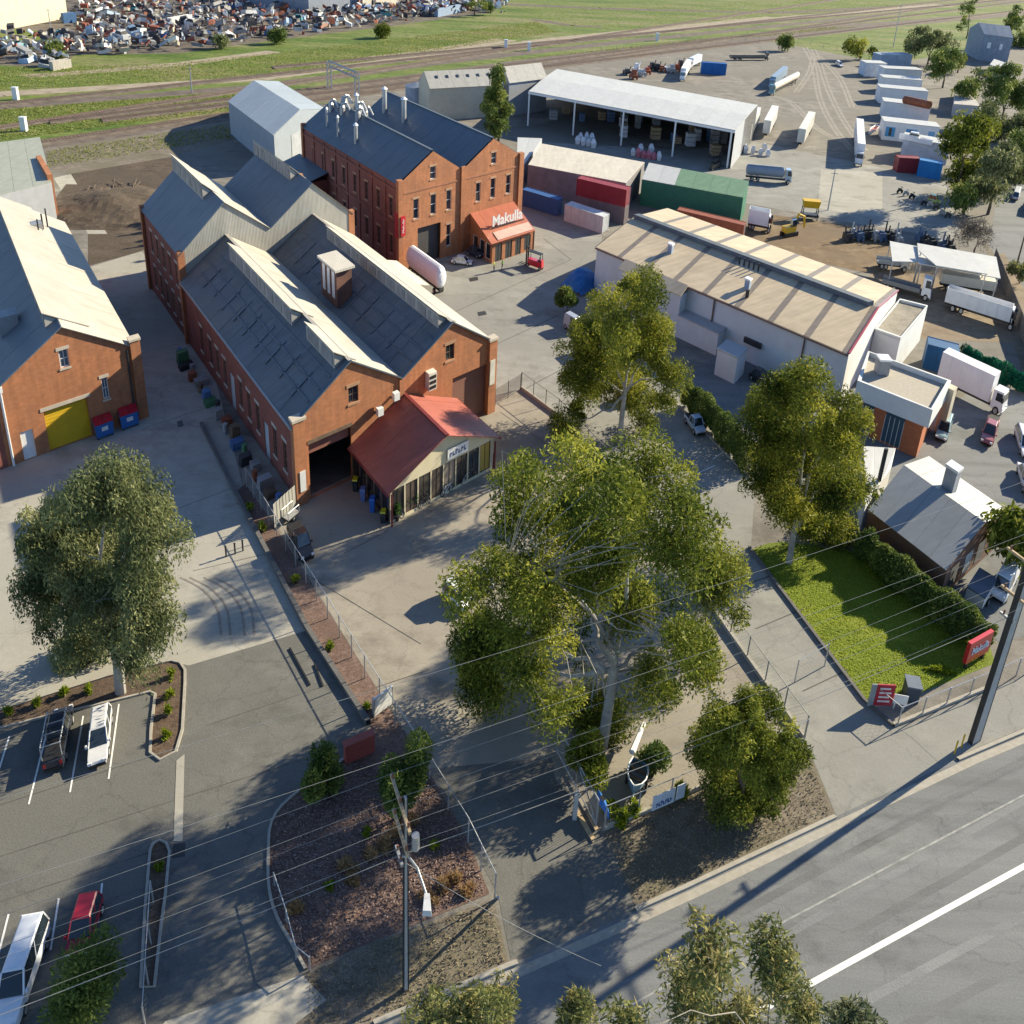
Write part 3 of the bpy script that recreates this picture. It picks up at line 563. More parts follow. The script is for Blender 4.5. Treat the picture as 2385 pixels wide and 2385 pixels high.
rb2 = roof_base(main, [[MF.at(-.2, D1, ZE2 - .1), MF.at(R1, D1, ZR2), MF.at(R1, D2, ZR2), MF.at(-.2, D2, ZE2 - .1)], [MF.at(R1, D1, ZR2), MF.at(VA, D1, V2), MF.at(VA, D2, V2), MF.at(R1, D2, ZR2)], [MF.at(VA, D1, V2), MF.at(R2, D1, ZR2), MF.at(R2, D2, ZR2), MF.at(VA, D2, V2)], [MF.at(R2, D1, ZR2), MF.at(W1 + .2, D1, ZE2 - .1), MF.at(W1 + .2, D2, ZE2 - .1), MF.at(R2, D2, ZR2)]], DARKIN)
slope(rb2, MF.at(-.3, D1 - .2, ZE2 - .15), MF.at(-.3, D2, ZE2 - .15), MF.at(R1, D1 - .2, ZR2), MF.at(R1, D2, ZR2), 7, 2, IRON_SHADE2)
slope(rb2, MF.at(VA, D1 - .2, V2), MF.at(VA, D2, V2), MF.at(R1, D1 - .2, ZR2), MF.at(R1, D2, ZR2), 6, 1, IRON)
slope(rb2, MF.at(VA, D1 - .2, V2), MF.at(VA, D2, V2), MF.at(R2, D1 - .2, ZR2), MF.at(R2, D2, ZR2), 7, 2, IRON_SHADE2)
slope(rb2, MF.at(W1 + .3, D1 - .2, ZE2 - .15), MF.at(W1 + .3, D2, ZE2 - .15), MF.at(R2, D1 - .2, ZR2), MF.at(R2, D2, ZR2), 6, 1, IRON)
tn2 = (ZR2 - ZE2) / R1
monitor(main, MF, R1, 46.5, D2 + .3, ZR2, tn2, 1.3); monitor(main, MF, R2, 46.5, D2 + .5, ZR2, tn2, 1.3)
# side awnings on the far wall
mb = MB()
c = [MF.at(W1 + .1, 20, 7.2), MF.at(W1 + 2.4, 20, 6.6), MF.at(W1 + 2.4, 30, 6.6), MF.at(W1 + .1, 30, 7.2)]; mb.hexa(c + [p + V3(0, 0, .1) for p in c]); mb.build('side_awning', CREAMROOF, main)
# red-roofed front office
OA0, OA1, OB, OZ, ORZ, OR = 6.5, 20.3, -9.0, 3.4, 6.0, 13.3
CRPANEL = M('cream_panel', (.62, .55, .38), .7, var=.08); BRPANEL = M('brown_panel', (.10, .075, .06), .5, var=.25)
TINT = glass_mat('tinted_glass', (.035, .03, .028), .12)
Po = lambda a, z: MF.at(a, OB, z)
mb = MB(); bays = [(OA0 + .25 + 1.66 * k, OA0 + 1.75 + 1.66 * k, .25, 3.05) for k in range(8)]
wallmesh(mb, Po, [(OA0, 0), (OA1, 0), (OA1, OZ - .1), (OR, ORZ - .25), (OA0, OZ - .1)], bays, YD, .15); off = mb.build('office_front', CRPANEL, main)
for k, h in enumerate(bays):
    opening(off if False else main, Po, h, YD, 'window', [TINT, BRPANEL, TINT, BRPANEL, M('taupe_panel', (.30, .24, .19), .6, var=.1), TINT, GLASS, M('mustard_panel', (.42, .30, .07), .6, var=.12)][k], BRPANEL, .1, (1, 0), name='office_window')
mb = MB(); sb = [(OB + .4 + 1.75 * k, OB + 1.9 + 1.75 * k, .25, 2.9) for k in range(5)]
PoL = lambda b, z: MF.at(OA0, b, z); wallmesh(mb, PoL, [(OB, 0), (-.05, 0), (-.05, OZ - .1), (OB, OZ - .1)], sb, XN, .12); mb.build('office_side', BRPANEL, main)
for h in sb: opening(main, PoL, h, XN, 'window', TINT, STEEL_D, .08, (0, 0), name='office_window')
mb = MB(); mb.poly([MF.at(OA1, OB), MF.at(OA1, 0), MF.at(OA1, 0, OZ - .1), MF.at(OA1, OB, OZ - .1)]); mb.build('office_side', M('mustard_wall', (.42, .32, .12), .8, var=.1), main)
ro = roof_base(main, [[MF.at(OA0 - .4, OB - .5, OZ - .15), MF.at(OR, OB - .5, ORZ), MF.at(OR, -.05, ORZ), MF.at(OA0 - .4, -.05, OZ - .15)], [MF.at(OR, OB - .5, ORZ), MF.at(OA1 + .4, OB - .5, OZ - .15), MF.at(OA1 + .4, -.05, OZ - .15), MF.at(OR, -.05, ORZ)]], REDROOF, 'office_roof')
slope(ro, MF.at(OA0 - .5, OB - .6, OZ - .18), MF.at(OA0 - .5, -.06, OZ - .18), MF.at(OR, OB - .6, ORZ), MF.at(OR, -.06, ORZ), 7, 1, REDROOF)
slope(ro, MF.at(OA1 + .5, OB - .6, OZ - .18), MF.at(OA1 + .5, -.06, OZ - .18), MF.at(OR, OB - .6, ORZ), MF.at(OR, -.06, ORZ), 7, 1, REDROOF)
mb = MB(); boxbar(mb, MF.at(OR, OB - .65, ORZ + .09), MF.at(OR, -.1, ORZ + .09), .35, .08); boxbar(mb, MF.at(OA0 - .55, OB - .6, OZ - .32), MF.at(OA0 - .55, -.1, OZ - .32), .16, .16); boxbar(mb, MF.at(OA1 + .55, OB - .6, OZ - .32), MF.at(OA1 + .55, -.1, OZ - .32), .16, .16); mb.build('office_gutter', M('dark_red', (.18, .03, .03), .5), ro)
for a in (OA0 + .02, OA1 - .02):
    mb = MB(); mb.box(MF, a - .08, a + .08, OB - .45, OB - .3, 0, OZ - .1 + max(0, (ORZ - OZ) * (1 - abs(a - OR) / 6.9)) - .35); mb.build('veranda_post', M('dark_red', (.18, .03, .03)), main)

def text_mesh(s, size, bold=0.0):
    cu = bpy.data.curves.new('t', 'FONT'); cu.body = s; cu.size = size; cu.align_x = 'CENTER'; cu.align_y = 'CENTER'; cu.extrude = .05; cu.offset = bold; cu.resolution_u = 3
    ob = bpy.data.objects.new('t', cu); COL.objects.link(ob); dg = bpy.context.evaluated_depsgraph_get(); me = ob.evaluated_get(dg).to_mesh()
    v = [tuple(q.co) for q in me.vertices]; f = [tuple(p.vertices) for p in me.polygons]
    ob.evaluated_get(dg).to_mesh_clear(); bpy.data.objects.remove(ob); bpy.data.curves.remove(cu); return v, f
def put_text(s, size, o, ux, uy, uz, name, mat, parent, bold=0.0):
    v, f = text_mesh(s, size, bold); mb = MB(); mb.v = [tuple(np.array(o) + np.array(ux) * x + np.array(uy) * y + np.array(uz) * z) for x, y, z in v]; mb.f = f; mb.m = [0] * len(f)
    return mb.build(name, mat, parent)
BLUEP = paint('navy_paint', (.02, .06, .22))
# office sign: white panel with dark-blue lettering
fn = V3(.817, -.577, 0)
mb = MB(); mb.box(MF, 13.7, 16.5, OB - .2, OB - .12, 3.35, 4.35); sg = mb.build('office_sign', WHITEP, main)
def dark_marks(parent, fr, a0, a1, b, z0, z1, n, mat):   # lettering too worn to read: a row of uneven strokes
    mb = MB(); w_ = (a1 - a0) / n
    for k in range(n):
        x = a0 + k * w_; h_ = (z1 - z0) * (.75 + .25 * ((k * 7) % 3) / 2)
        mb.box(fr, x + w_ * .12, x + w_ * .38, b - .03, b, z0, z0 + h_); mb.box(fr, x + w_ * .381, x + w_ * .8, b - .03, b, z0 + h_ * (.0 if k % 2 else .6), z0 + h_ * (.3 if k % 2 else 1.0))
    return mb.build('lettering', mat, parent)
dark_marks(sg, MF, 13.95, 16.25, OB - .203, 3.6, 4.1, 6, BLUEP)
# white sign on the door pier, wall sign, air conditioners and brackets
mb = MB(); mb.box(MF, .1, .75, -.42, -.36, 1.3, 3.2); mb.build('pier_notice', WHITEP, main)
mb = MB(); mb.box(MF, 16.2, 17.3, -.9, -.004, 5.7, 7.4); ac = mb.build('wall_air_conditioner', M('ac_cream', (.62, .60, .54), .6), main)
for k in range(3): mb = MB(); mb.box(MF, 16.3, 17.2, -.94, -.904, 5.85 + .5 * k, 6.15 + .5 * k); mb.build('louvre', BLACK, ac)
for a, z in ((9.2, 5.6), (11.3, 6.4)):
    mb = MB(); mb.box(MF, a, a + .7, -1.3, -.7, z, z + .7); q_ = mb.build('wall_cooler', WHITEP, main)
    mb = MB(); mb.box(MF, a + .1, a + .2, -.9, -.004, z - .1, z); mb.box(MF, a + .5, a + .6, -.9, -.004, z - .1, z); mb.build('bracket', STEEL_D, q_)
mb = MB(); mb.box(MF, 25.75, 26.55, -.43, -.36, 3.2, 5.8); mb.build('pier_notice', M('pale_notice', (.6, .58, .52), .7), main)

# ---- two-storey brick building with dark twin-gable roof
KF = Fr(g(931, 632), XD, YD); KW_, KE, KR, K1, KV, K2, KD = 27.6, 11.85, 15.2, 6.87, 13.4, 20.4, 42.0
mak = thing('brick_showroom', 'two-storey orange brick showroom with dark twin-gabled roof and red porch', 'showroom', KF.o)
Pk = lambda a, z: KF.at(a, 0, z)
kw = [(2.85, 3.95, 6.65, 9.35), (6.45, 7.6, 6.65, 9.4), (9.9, 10.95, 6.7, 9.45), (6.3, 7.5, 11.5, 13.2), (20.0, 21.2, 11.65, 13.25), (16.6, 17.65, 6.75, 9.45), (20.1, 21.2, 6.7, 9.55), (23.9, 25.0, 6.75, 9.5), (10.0, 11.0, 1.5, 4.6)]
kd = (3.75, 8.7, .02, 5.25)
mb = MB(); wallmesh(mb, Pk, [(0, 0), (KW_, 0), (KW_, KE), (K2, KR), (KV, KE - .05), (K1, KR), (0, KE)], kw + [kd], YD, .3); mb.build('front_wall', BRICK, mak)
for h in kw: opening(mak, Pk, h, YD, 'window', GLASS, WHITEP, .2, (0, 1), M('brick_sill', (.42, .25, .15), .85))
opening(mak, Pk, kd, YD, 'roller', M('charcoal_shutter', (.055, .05, .05), .6), depth=.6)
PkL = lambda b, z: KF.at(0, b, z)
ks = [(b, b + 1.15, z0, z0 + 2.5) for z0 in (1.8, 6.9) for b in (2.6, 7.4, 12.2, 17.0, 21.8, 26.6, 31.4, 36.2)]
mb = MB(); wallmesh(mb, PkL, [(0, 0), (KD, 0), (KD, KE), (0, KE)], ks, XN, .25); mb.build('side_wall', BRICK_DARK, mak)
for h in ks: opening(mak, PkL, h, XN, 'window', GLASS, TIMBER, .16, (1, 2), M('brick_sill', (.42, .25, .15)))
mb = MB(); mb.poly([KF.at(KW_, 0), KF.at(KW_, KD), KF.at(KW_, KD, KE), KF.at(KW_, 0, KE)]); mb.build('side_wall', BRICK_DARK, mak); mb = MB(); mb.poly([KF.at(0, KD), KF.at(KW_, KD), KF.at(KW_, KD, KE), KF.at(K2, KD, KR), KF.at(KV, KD, KE), KF.at(K1, KD, KR), KF.at(0, KD, KE)]); mb.build('rear_wall', BRICK_DARK, mak)
for a0, a1, b0, b1 in ((-.35, .6, -.3, .7), (13.0, 13.9, -.3, -.004), (26.9, 28.0, -.3, .7), (-.35, .5, KD - .6, KD + .3)):
    mb = MB(); mb.box(KF, a0, a1, b0, b1, 0, KE + .45); mb.build('pier', BRICK, mak)
for k in range(1, 8): mb = MB(); mb.box(KF, -.16, -.004, 5.2 * k - .25, 5.2 * k + .35, 0, KE - .6); mb.build('pilaster', BRICK_DARK, mak)
for z in (5.9, 10.6): mb = MB(); mb.box(KF, -.2, -.161, .7, KD - .7, z, z + .35); mb.build('string_course', BRICK_DARK, mak)
mb = MB(); mb.box(KF, .8, 26.8, -.07, -.004, 10.35, 10.6); mb.build('string_course', M('brick_band', (.36, .16, .09), .9), mak)
rk = roof_base(mak, [[KF.at(-.2, 0, KE - .1), KF.at(K1, 0, KR), KF.at(K1, KD, KR), KF.at(-.2, KD, KE - .1)], [KF.at(K1, 0, KR), KF.at(KV, 0, KE), KF.at(KV, KD, KE), KF.at(K1, KD, KR)], [KF.at(KV, 0, KE), KF.at(K2, 0, KR), KF.at(K2, KD, KR), KF.at(KV, KD, KE)], [KF.at(K2, 0, KR), KF.at(KW_ + .2, 0, KE - .1), KF.at(KW_ + .2, KD, KE - .1), KF.at(K2, KD, KR)]], DARKIN)
for A0, A1 in ((-.3, K1), (KV, K1), (KV, K2), (KW_ + .3, K2)):
    z0 = KE - .13 if A0 in (-.3, KW_ + .3) else KE
    slope(rk, KF.at(A0, .35, z0), KF.at(A0, KD, z0), KF.at(A1, .35, KR), KF.at(A1, KD, KR), 10, 1, SLATE, jit=.01)
mb = MB(); boxbar(mb, KF.at(K1, .3, KR + .08), KF.at(K1, KD, KR + .08), .4, .07); boxbar(mb, KF.at(K2, .3, KR + .08), KF.at(K2, KD, KR + .08), .4, .07); mb.build('ridge_cap', SLATE, mak)
# steel flues and dust extractors on the roof
for a, b, h_, r_ in ((2.2, 34.5, 2.4, .22), (1.6, 28.0, 2.6, .22), (2.1, 21.0, 2.4, .36), (16.4, 36.0, 3.6, .5), (16.3, 27.2, 3.4, .5), (9.2, 35.0, 2.6, .4)):
    zb = KE + (KR - KE) * (1 - abs(a - (K1 if a < KV else K2)) / 6.9)
    mb = MB(); mb.drum(KF, a, b, zb - .3, zb + h_, r_); fl = mb.build('flue', STEEL, mak, smooth=False)
    mb = MB(); mb.drum(KF, a, b, zb + h_ + .15, zb + h_ + .5, r_ * 1.5, 14, r_ * .4); mb.build('flue_cowl', WHITEP, fl)
for i, (a, b) in enumerate(((5.0, 38.5), (7.5, 37), (5.5, 34.0), (8.5, 32.5), (7.0, 29.5), (10.5, 38), (11, 34.5), (5.8, 27.5), (8.5, 40))):
    zb = KE + (KR - KE) * (1 - abs(a - K1) / 6.9)
    mb = MB(); mb.drum(KF, a, b, zb - .2, zb + 1.0, .55, 14); mb.drum(KF, a, b, zb + 1.004, zb + 1.6, .55, 14, .2); ex_ = mb.build('roof_extractor', [STEEL, M('dull_steel', (.30, .31, .33), .6, var=.15)][i % 2], mak)
    mb = MB(); mb.path([KF.at(a, b, zb + 1.4), KF.at(a + .5, b - .8, zb + 1.8), KF.at(a + 1.0, b - 1.5, zb + .6)], .18, 8); mb.build('duct', STEEL, ex_)
# porch with raised letters
PA0, PA1, PB = 15.3, 25.9, -8.0
po0, po1, po2, po3 = KF.at(PA0, -.05, 5.3), KF.at(PA1, -.05, 5.3), KF.at(PA1 - .4, PB, 2.95), KF.at(PA0 - .4, PB, 2.95)
pr_ = roof_base(mak, [[po3, po2, po1, po0]], REDROOF, 'porch_roof')
slope(pr_, po3, po2, po0, po1, 6, 1, M('orange_red_roofing', (.46, .14, .08), .5, var=.08, scale=.6, streak=.12, rib=1.4, objvar=.06))
mb = MB(); wallmesh(mb, lambda b, z: KF.at(PA0 + .1, b, z), [(PB + .4, 0), (-.05, 0), (-.05, 5.2), (PB + .4, 3.0)], [(-7, -5.4, .3, 2.6), (-5.0, -3.4, .3, 2.6), (-2.8, -1.2, .3, 2.6)], XN, .15); mb.build('porch_side', BRICK, mak)
for h in ((-7, -5.4, .3, 2.6), (-5.0, -3.4, .3, 2.6), (-2.8, -1.2, .3, 2.6)): opening(mak, lambda b, z: KF.at(PA0 + .1, b, z), h, XN, 'window', GLASS, WHITEP, .1, (0, 0), name='porch_window')
mb = MB(); mb.poly([KF.at(PA1 - .2, PB + .4), KF.at(PA1 - .2, 0), KF.at(PA1 - .2, 0, 5.2), KF.at(PA1 - .2, PB + .4, 3.0)]); mb.build('porch_side', BRICK, mak)
pfh = [(16.2, 17.8, .02, 2.5), (18.6, 20.2, .02, 2.5), (21.0, 22.4, .02, 2.5), (23.2, 24.8, .3, 2.5)]
Pp = lambda a, z: KF.at(a, PB + .5, z); mb = MB(); wallmesh(mb, Pp, [(PA0, 0), (PA1 - .25, 0), (PA1 - .25, 2.9), (PA0, 2.9)], pfh, YD, .15); mb.build('porch_front', BRICK, mak)
for h in pfh: opening(mak, Pp, h, YD, 'window', GLASS, STEEL_D, .1, (1, 0), name='shop_window')
ud = (po1 - po0); ud /= np.linalg.norm(ud); sd_ = (po0 - po3) / np.linalg.norm(po0 - po3); lc = po3 * .62 + po0 * .38 + ud * 6.3
nn = V3(0, 0, 1)
mb = MB(); boxbar(mb, lc - ud * 4.4 + V3(0, 0, .15), lc + ud * 3.6 + V3(0, 0, .15), .1, .1); mb.build('letter_rail', STEEL_D, mak)
tx = put_text('Makulla', 2.1, lc - ud * .6 + V3(0, 0, 1.1), ud * 1.15, V3(0, 0, 1) * 1.0, np.cross(ud, V3(0, 0, 1)), 'sign_letters', WHITEP, mak, .045)
mb = MB(); c = [lc - ud * 4.6 - sd_ * .9 + V3(0, 0, .12), lc + ud * 4.0 - sd_ * .9 + V3(0, 0, .12), lc + ud * 4.0 - sd_ * 2.9 + V3(0, 0, .12), lc - ud * 4.6 - sd_ * 2.9 + V3(0, 0, .12)]; mb.hexa(c + [p + V3(0, 0, .05) for p in c]); mb.build('sign_panel', M('faded_pink_sign', (.55, .36, .30), .6, var=.15), mak)
mb = MB(); mb.box(KF, -.42, -.36, .0, .9, 4.6, 8.0); vs = mb.build('banner_sign', paint('sign_red', (.55, .02, .03)), mak)
mb = MB(); mb.box(KF, .05, .95, -.45, -.38, 4.9, 7.6); vs = mb.build('banner_sign', paint('sign_red', (.55, .02, .03)), mak)
put_text('Makulla', .62, KF.at(.5, -.5, 6.25), V3(0, 0, 1), -KF.u * .9, -YD * .2, 'lettering', WHITEP, vs)
# low brick lean-to behind
mb = MB(); mb.box(KF, -4.5, -.01, 30, 44, 0, 6.0); mb.build('lean_to', BRICK_DARK, mak)
c = [KF.at(-4.8, 29.7, 6.0), KF.at(-.02, 29.7, 7.0), KF.at(-.02, 44.3, 7.0), KF.at(-4.8, 44.3, 6.0)]; mb = MB(); mb.hexa(c + [p + V3(0, 0, .12) for p in c]); mb.build('lean_to_roof', SLATE, mak)

# ---- brick shed on the left
LF = Fr(g(35, 1082), XD, YD); LW, LE, LR, LP = 13.3, 7.45, 11.1, 6.5; LD = 47
lft = thing('brick_shed', 'single-gabled brick shed with a yellow roller door and cream iron roof', 'shed', LF.o)
Pl = lambda a, z: LF.at(a, 0, z)
def lw(p, q): a, z = LF.wf(*p); c, d = LF.wf(*q); return (a, c, d, z)
lh = [lw((135, 818), (163, 852)), lw((235, 882), (256, 926))]; dY = lw((125, 960), (213, 1015)); dY = (dY[0], dY[1] - .1, .02, dY[3]); dW = lw((59, 1000), (86, 1040)); dW = (dW[0], dW[1], .02, 2.5)
dY = (3.5, 7.9, .02, 3.9); dW = (.95, 2.2, .02, 2.75)
mb = MB(); wallmesh(mb, Pl, [(-.6, 0), (LW, 0), (LW, LE), (LP, LR), (-.6, LE - .3)], lh + [dY, dW], YD, .3); mb.build('front_wall', BRICK, lft)
for h in lh: opening(lft, Pl, h, YD, 'window', GLASSB, WHITEP, .2, (1, 1), STONE)
opening(lft, Pl, dY, YD, 'roller', YELLOW, depth=.3); opening(lft, Pl, dW, YD, 'door', WHITEP, WHITEP, .2)
mb = MB(); mb.box(LF, 3.2, 8.3, -.05, -.004, 3.95, 4.3); mb.build('door_lintel', STONE, lft)
mb = MB(); mb.box(LF, LW - .15, LW + .95, -.3, .7, 0, LE + .5); pq = mb.build('corner_pier', BRICK, lft)
mb = MB(); mb.box(LF, LW - .25, LW + 1.05, -.4, .8, LE + .504, LE + .7); mb.build('pier_cap', STONE, pq)
mb = MB(); mb.tube(LF.at(-.1, -.15, 0), LF.at(-.1, -.15, LE - .5), .12, 8); mb.box(LF, -.35, .15, -.35, 0, LE - .5, LE); mb.build('downpipe', WHITEP, lft)
mb = MB(); mb.tube(LF.at(LW - .55, -.12, 0), LF.at(LW - .55, -.12, LE - .2), .1, 8); mb.build('downpipe', STEEL_D, lft)
mb = MB(); wallmesh(mb, lambda b, z: LF.at(LW, b, z), [(0, 0), (LD, 0), (LD, LE), (0, LE)], [(b, b + 1.2, 2, 4.6) for b in range(4, 44, 5)], -XN, .2); mb.build('side_wall', BRICK_DARK, lft)
for b in range(4, 44, 5): opening(lft, lambda b_, z: LF.at(LW, b_, z), (b, b + 1.2, 2, 4.6), -XN, 'window', GLASS, TIMBER, .15, (1, 2))
mb = MB(); mb.poly([LF.at(LW, LD), LF.at(-8, LD), LF.at(-8, LD, 3.2), LF.at(LP, LD, LR), LF.at(LW, LD, LE)]); mb.build('side_wall', BRICK_DARK, lft); mb = MB(); mb.poly([LF.at(-.6, 0), LF.at(-9, 0), LF.at(-9, 0, 2.9), LF.at(-.6, 0, LE - .3)]); mb.build('rear_wall', BRICK_DARK, lft)
tl = (LR - LE) / (LW - LP)
rl = roof_base(lft, [[LF.at(-9, -.2, 2.45), LF.at(LP, -.2, LR), LF.at(LP, LD, LR), LF.at(-9, LD, 2.45)], [LF.at(LP, -.2, LR), LF.at(LW + .3, -.2, LE - .15), LF.at(LW + .3, LD, LE - .15), LF.at(LP, LD, LR)]], DARKIN)
slope(rl, LF.at(-9, -.25, 2.52), LF.at(-9, LD, 2.52), LF.at(LP, -.25, LR), LF.at(LP, LD, LR), 11, 2, IRON_SHADE2)
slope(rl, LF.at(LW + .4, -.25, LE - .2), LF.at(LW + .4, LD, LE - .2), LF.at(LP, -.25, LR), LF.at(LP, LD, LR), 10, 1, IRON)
monitor(lft, LF, LP, 2.2, LD + .2, LR, tl, 1.3, rightend=3.0)
mb = MB(); mb.box(LF, 1.2, 3.2, 9, 11, 8.3, 10.2); mb.build('roof_cooler', M('cooler_grey', (.3, .32, .34), .6), lft)
for k in range(3): mb = MB(); mb.tube(LF.at(9 + .8 * k, 36 + 2 * k, 8.6), LF.at(9 + .8 * k, 36 + 2 * k, 11.2), .09, 6); mb.build('roof_pipe', STEEL_D, lft)
mb = MB(); mb.box(LF, 8.3, 9.7, 37, 38.6, 9.2, 10.4); mb.build('roof_cooler', STEEL, lft)

# ---- simple sheds helper
def shed(name, label, cat, corners, zw, ridge=None, zr=None, wall=None, roof=None, ncol=6, group=None, openfront=False, doors=()):
    """corners: 4 world plan points (ccw: front-left, front-right, back-right, back-left); gable along front->back mid lines or flat"""
    c = [np.array(q, float) for q in corners]; c = [V3(q[0], q[1], 0) for q in c]
    o = thing(name, label, cat, sum(c) / 4, group); Z = V3(0, 0, zw)
    for k in range(4):
        a, b = c[k], c[(k + 1) % 4]
        mb = MB()
        if ridge == 'ab' and k in (1, 3): mb.poly([a, b, b + Z, (a + b) / 2 + V3(0, 0, zr), a + Z])
        elif ridge == 'bc' and k in (0, 2): mb.poly([a, b, b + Z, (a + b) / 2 + V3(0, 0, zr), a + Z])
        else: mb.poly([a, b, b + Z, a + Z])
        mb.build('wall', wall or GREYCLAD, o)
    e = lambda p, q, t: p + (p - q) / np.linalg.norm(p - q) * t
    if ridge == 'ab':
        m1, m2 = (c[1] + c[2]) / 2, (c[0] + c[3]) / 2; Rz = V3(0, 0, zr)
        rf = roof_base(o, [[c[0] + Z, c[1] + Z, m1 + Rz, m2 + Rz], [m2 + Rz, m1 + Rz, c[2] + Z, c[3] + Z]], DARKIN)
        slope(rf, e(c[0], c[3], .3) + Z, e(c[1], c[2], .3) + Z, m2 + Rz, m1 + Rz, ncol, 1, roof or GREYROOF); slope(rf, e(c[3], c[0], .3) + Z, e(c[2], c[1], .3) + Z, m2 + Rz, m1 + Rz, ncol, 1, roof or GREYROOF)
    elif ridge == 'bc':
        m1, m2 = (c[0] + c[1]) / 2, (c[3] + c[2]) / 2; Rz = V3(0, 0, zr)
        rf = roof_base(o, [[c[0] + Z, m1 + Rz, m2 + Rz, c[3] + Z], [m1 + Rz, c[1] + Z, c[2] + Z, m2 + Rz]], DARKIN)
        slope(rf, e(c[0], c[1], .3) + Z, e(c[3], c[2], .3) + Z, m1 + Rz, m2 + Rz, ncol, 1, roof or GREYROOF); slope(rf, e(c[1], c[0], .3) + Z, e(c[2], c[3], .3) + Z, m1 + Rz, m2 + Rz, ncol, 1, roof or GREYROOF)
    else:
        z2 = zr if zr else zw + .15
        rf = roof_base(o, [[c[0] + Z, c[1] + Z, c[2] + V3(0, 0, z2), c[3] + V3(0, 0, z2)]], DARKIN)
        slope(rf, c[0] + Z, c[1] + Z, c[3] + V3(0, 0, z2), c[2] + V3(0, 0, z2), ncol, 1, roof or GREYROOF)
        if z2 > zw + .2:
            for k in (1, 3):
                a, b = (c[1], c[2]) if k == 1 else (c[0], c[3]); mb = MB(); mb.poly([a + Z, b + Z, b + V3(0, 0, z2)]); mb.build('wall', wall or GREYCLAD, o)
            mb = MB(); mb.poly([c[3] + Z, c[2] + Z, c[2] + V3(0, 0, z2), c[3] + V3(0, 0, z2)]); mb.build('wall', wall or GREYCLAD, o)
    for side, t0, t1, z0, z1, mt, nm in doors:
        a, b = c[side], c[(side + 1) % 4]; d = b - a; n = V3(d[1], -d[0], 0); n /= np.linalg.norm(n); p, q = a + d * t0 + n * .03, a + d * t1 + n * .03
        mb = MB(); mb.hexa([p + V3(0, 0, z0), q + V3(0, 0, z0), q + n * .05 + V3(0, 0, z0), p + n * .05 + V3(0, 0, z0), p + V3(0, 0, z1), q + V3(0, 0, z1), q + n * .05 + V3(0, 0, z1), p + n * .05 + V3(0, 0, z1)]); mb.build(nm, mt, o)
    return o
# grey metal shed behind
z = 6.5
c0, c1, c2 = g(638, 315, z), g(532, 236, z), g(758, 253, z)
cc = [c0, c0 + (c2 - c0) * .98, c1 + (c2 - c0) * .98, c1]
shed('metal_shed', 'pale blue-grey metal shed with a gabled sheet roof beside the railway', 'shed', cc, z, 'bc', 8.6, M('blue_cladding', (.27, .31, .36), .6, var=.08, rib=1.6), M('pale_blue_roofing', (.36, .41, .46), .5, var=.06, streak=.08, rib=1.4, objvar=.12), 6, doors=[(0, .3, .75, 0, 5.0, M('shed_door', (.34, .36, .39), .6, rib=3), 'roller_door')])
# grey-green shed at the far left
z = 5.5; c = [g(-60, 470, z), g(120, 425, z), g(95, 331, z), g(-60, 352, z)]
sh = shed('iron_shed', 'low shed with a plain grey-green iron roof beside the dirt lot', 'shed', c, z, None, 6.3, GREYCLAD, M('grey_green_roofing', (.36, .38, .32), .6, var=.1, streak=.1, rib=1.5), 4)
mb = MB(); p = g(137, 505); f_ = Fr(p, XD, YD); mb.box(f_, -.9, 0, 0, 14, 0, 6.4); mb.build('end_wall', BRICK, sh)
# buildings behind the poplar
z = 7.0; fl = g(1000, 207, z); fr_ = g(1172, 198, z); bl = g(984, 170, z + 2.5); d = (bl - fl); d[2] = 0
cc = [fl, fr_, fr_ + d * 1.6, fl + d * 1.6]
b6 = shed('stone_store', 'old stone store with grey gabled roof and five skylights', 'store', cc, z, 'ab', 10.0, CREAMWALL, M('fibro_roofing', (.42, .41, .38), .7, var=.1, streak=.15, rib=1.0), 6)
for k in range(6):
    s = .12 + .14 * k; a = cc[0] * (1 - s) + cc[1] * s; b = cc[3] * (1 - s) + cc[2] * s; p = a * .74 + b * .26; p2 = a * .66 + b * .34
    mb = MB(); q = [p + V3(0, 0, z * 0 + 1.68), p + (cc[1] - cc[0]) / 28 + V3(0, 0, 1.68), p2 + (cc[1] - cc[0]) / 28 + V3(0, 0, 2.16), p2 + V3(0, 0, 2.16)]; mb.hexa(q + [t + V3(0, 0, .12) for t in q]); mb.build('skylight', GLASS, b6)
z = 5.0; cc2 = [g(1030, 265, 0), g(1130, 270, 0), g(1138, 232, 0), g(1040, 228, 0)]
shed('lean_to_store', 'blue-grey skillion store in front of the old stone store', 'store', cc2, 4.2, None, 6.2, GREYCLAD, GREYROOF, 4)
z = 7.5; fl, fr_ = g(1186, 194, z), g(1275, 183, z); d = g(1168, 157, z + 2) - fl; d[2] = 0
shed('grey_store', 'plain grey gabled store at the end of the old stone store', 'store', [fl, fr_, fr_ + d * 1.5, fl + d * 1.5], z, 'ab', 10, GREYCLAD, M('fibro_roofing', (.42, .41, .38)), 4)
# water tank
p = g(968, 262); f_ = Fr(p, V3(1 / SQ, 0, 0), V3(0, 1, 0)); tk = thing('water_tank', 'round blue-grey water tank with shallow conical roof', 'water tank', p)
mb = MB(); mb.drum(f_, 0, 3, 0, 5.6, 4.4, 28); mb.build('tank_wall', M('tank_blue', (.30, .34, .40), .6, rib=1.2), tk)
mb = MB(); mb.drum(f_, 0, 3, 5.604, 6.4, 4.6, 28, .3); mb.build('tank_roof', M('tank_roof_blue', (.16, .20, .27), .6), tk)
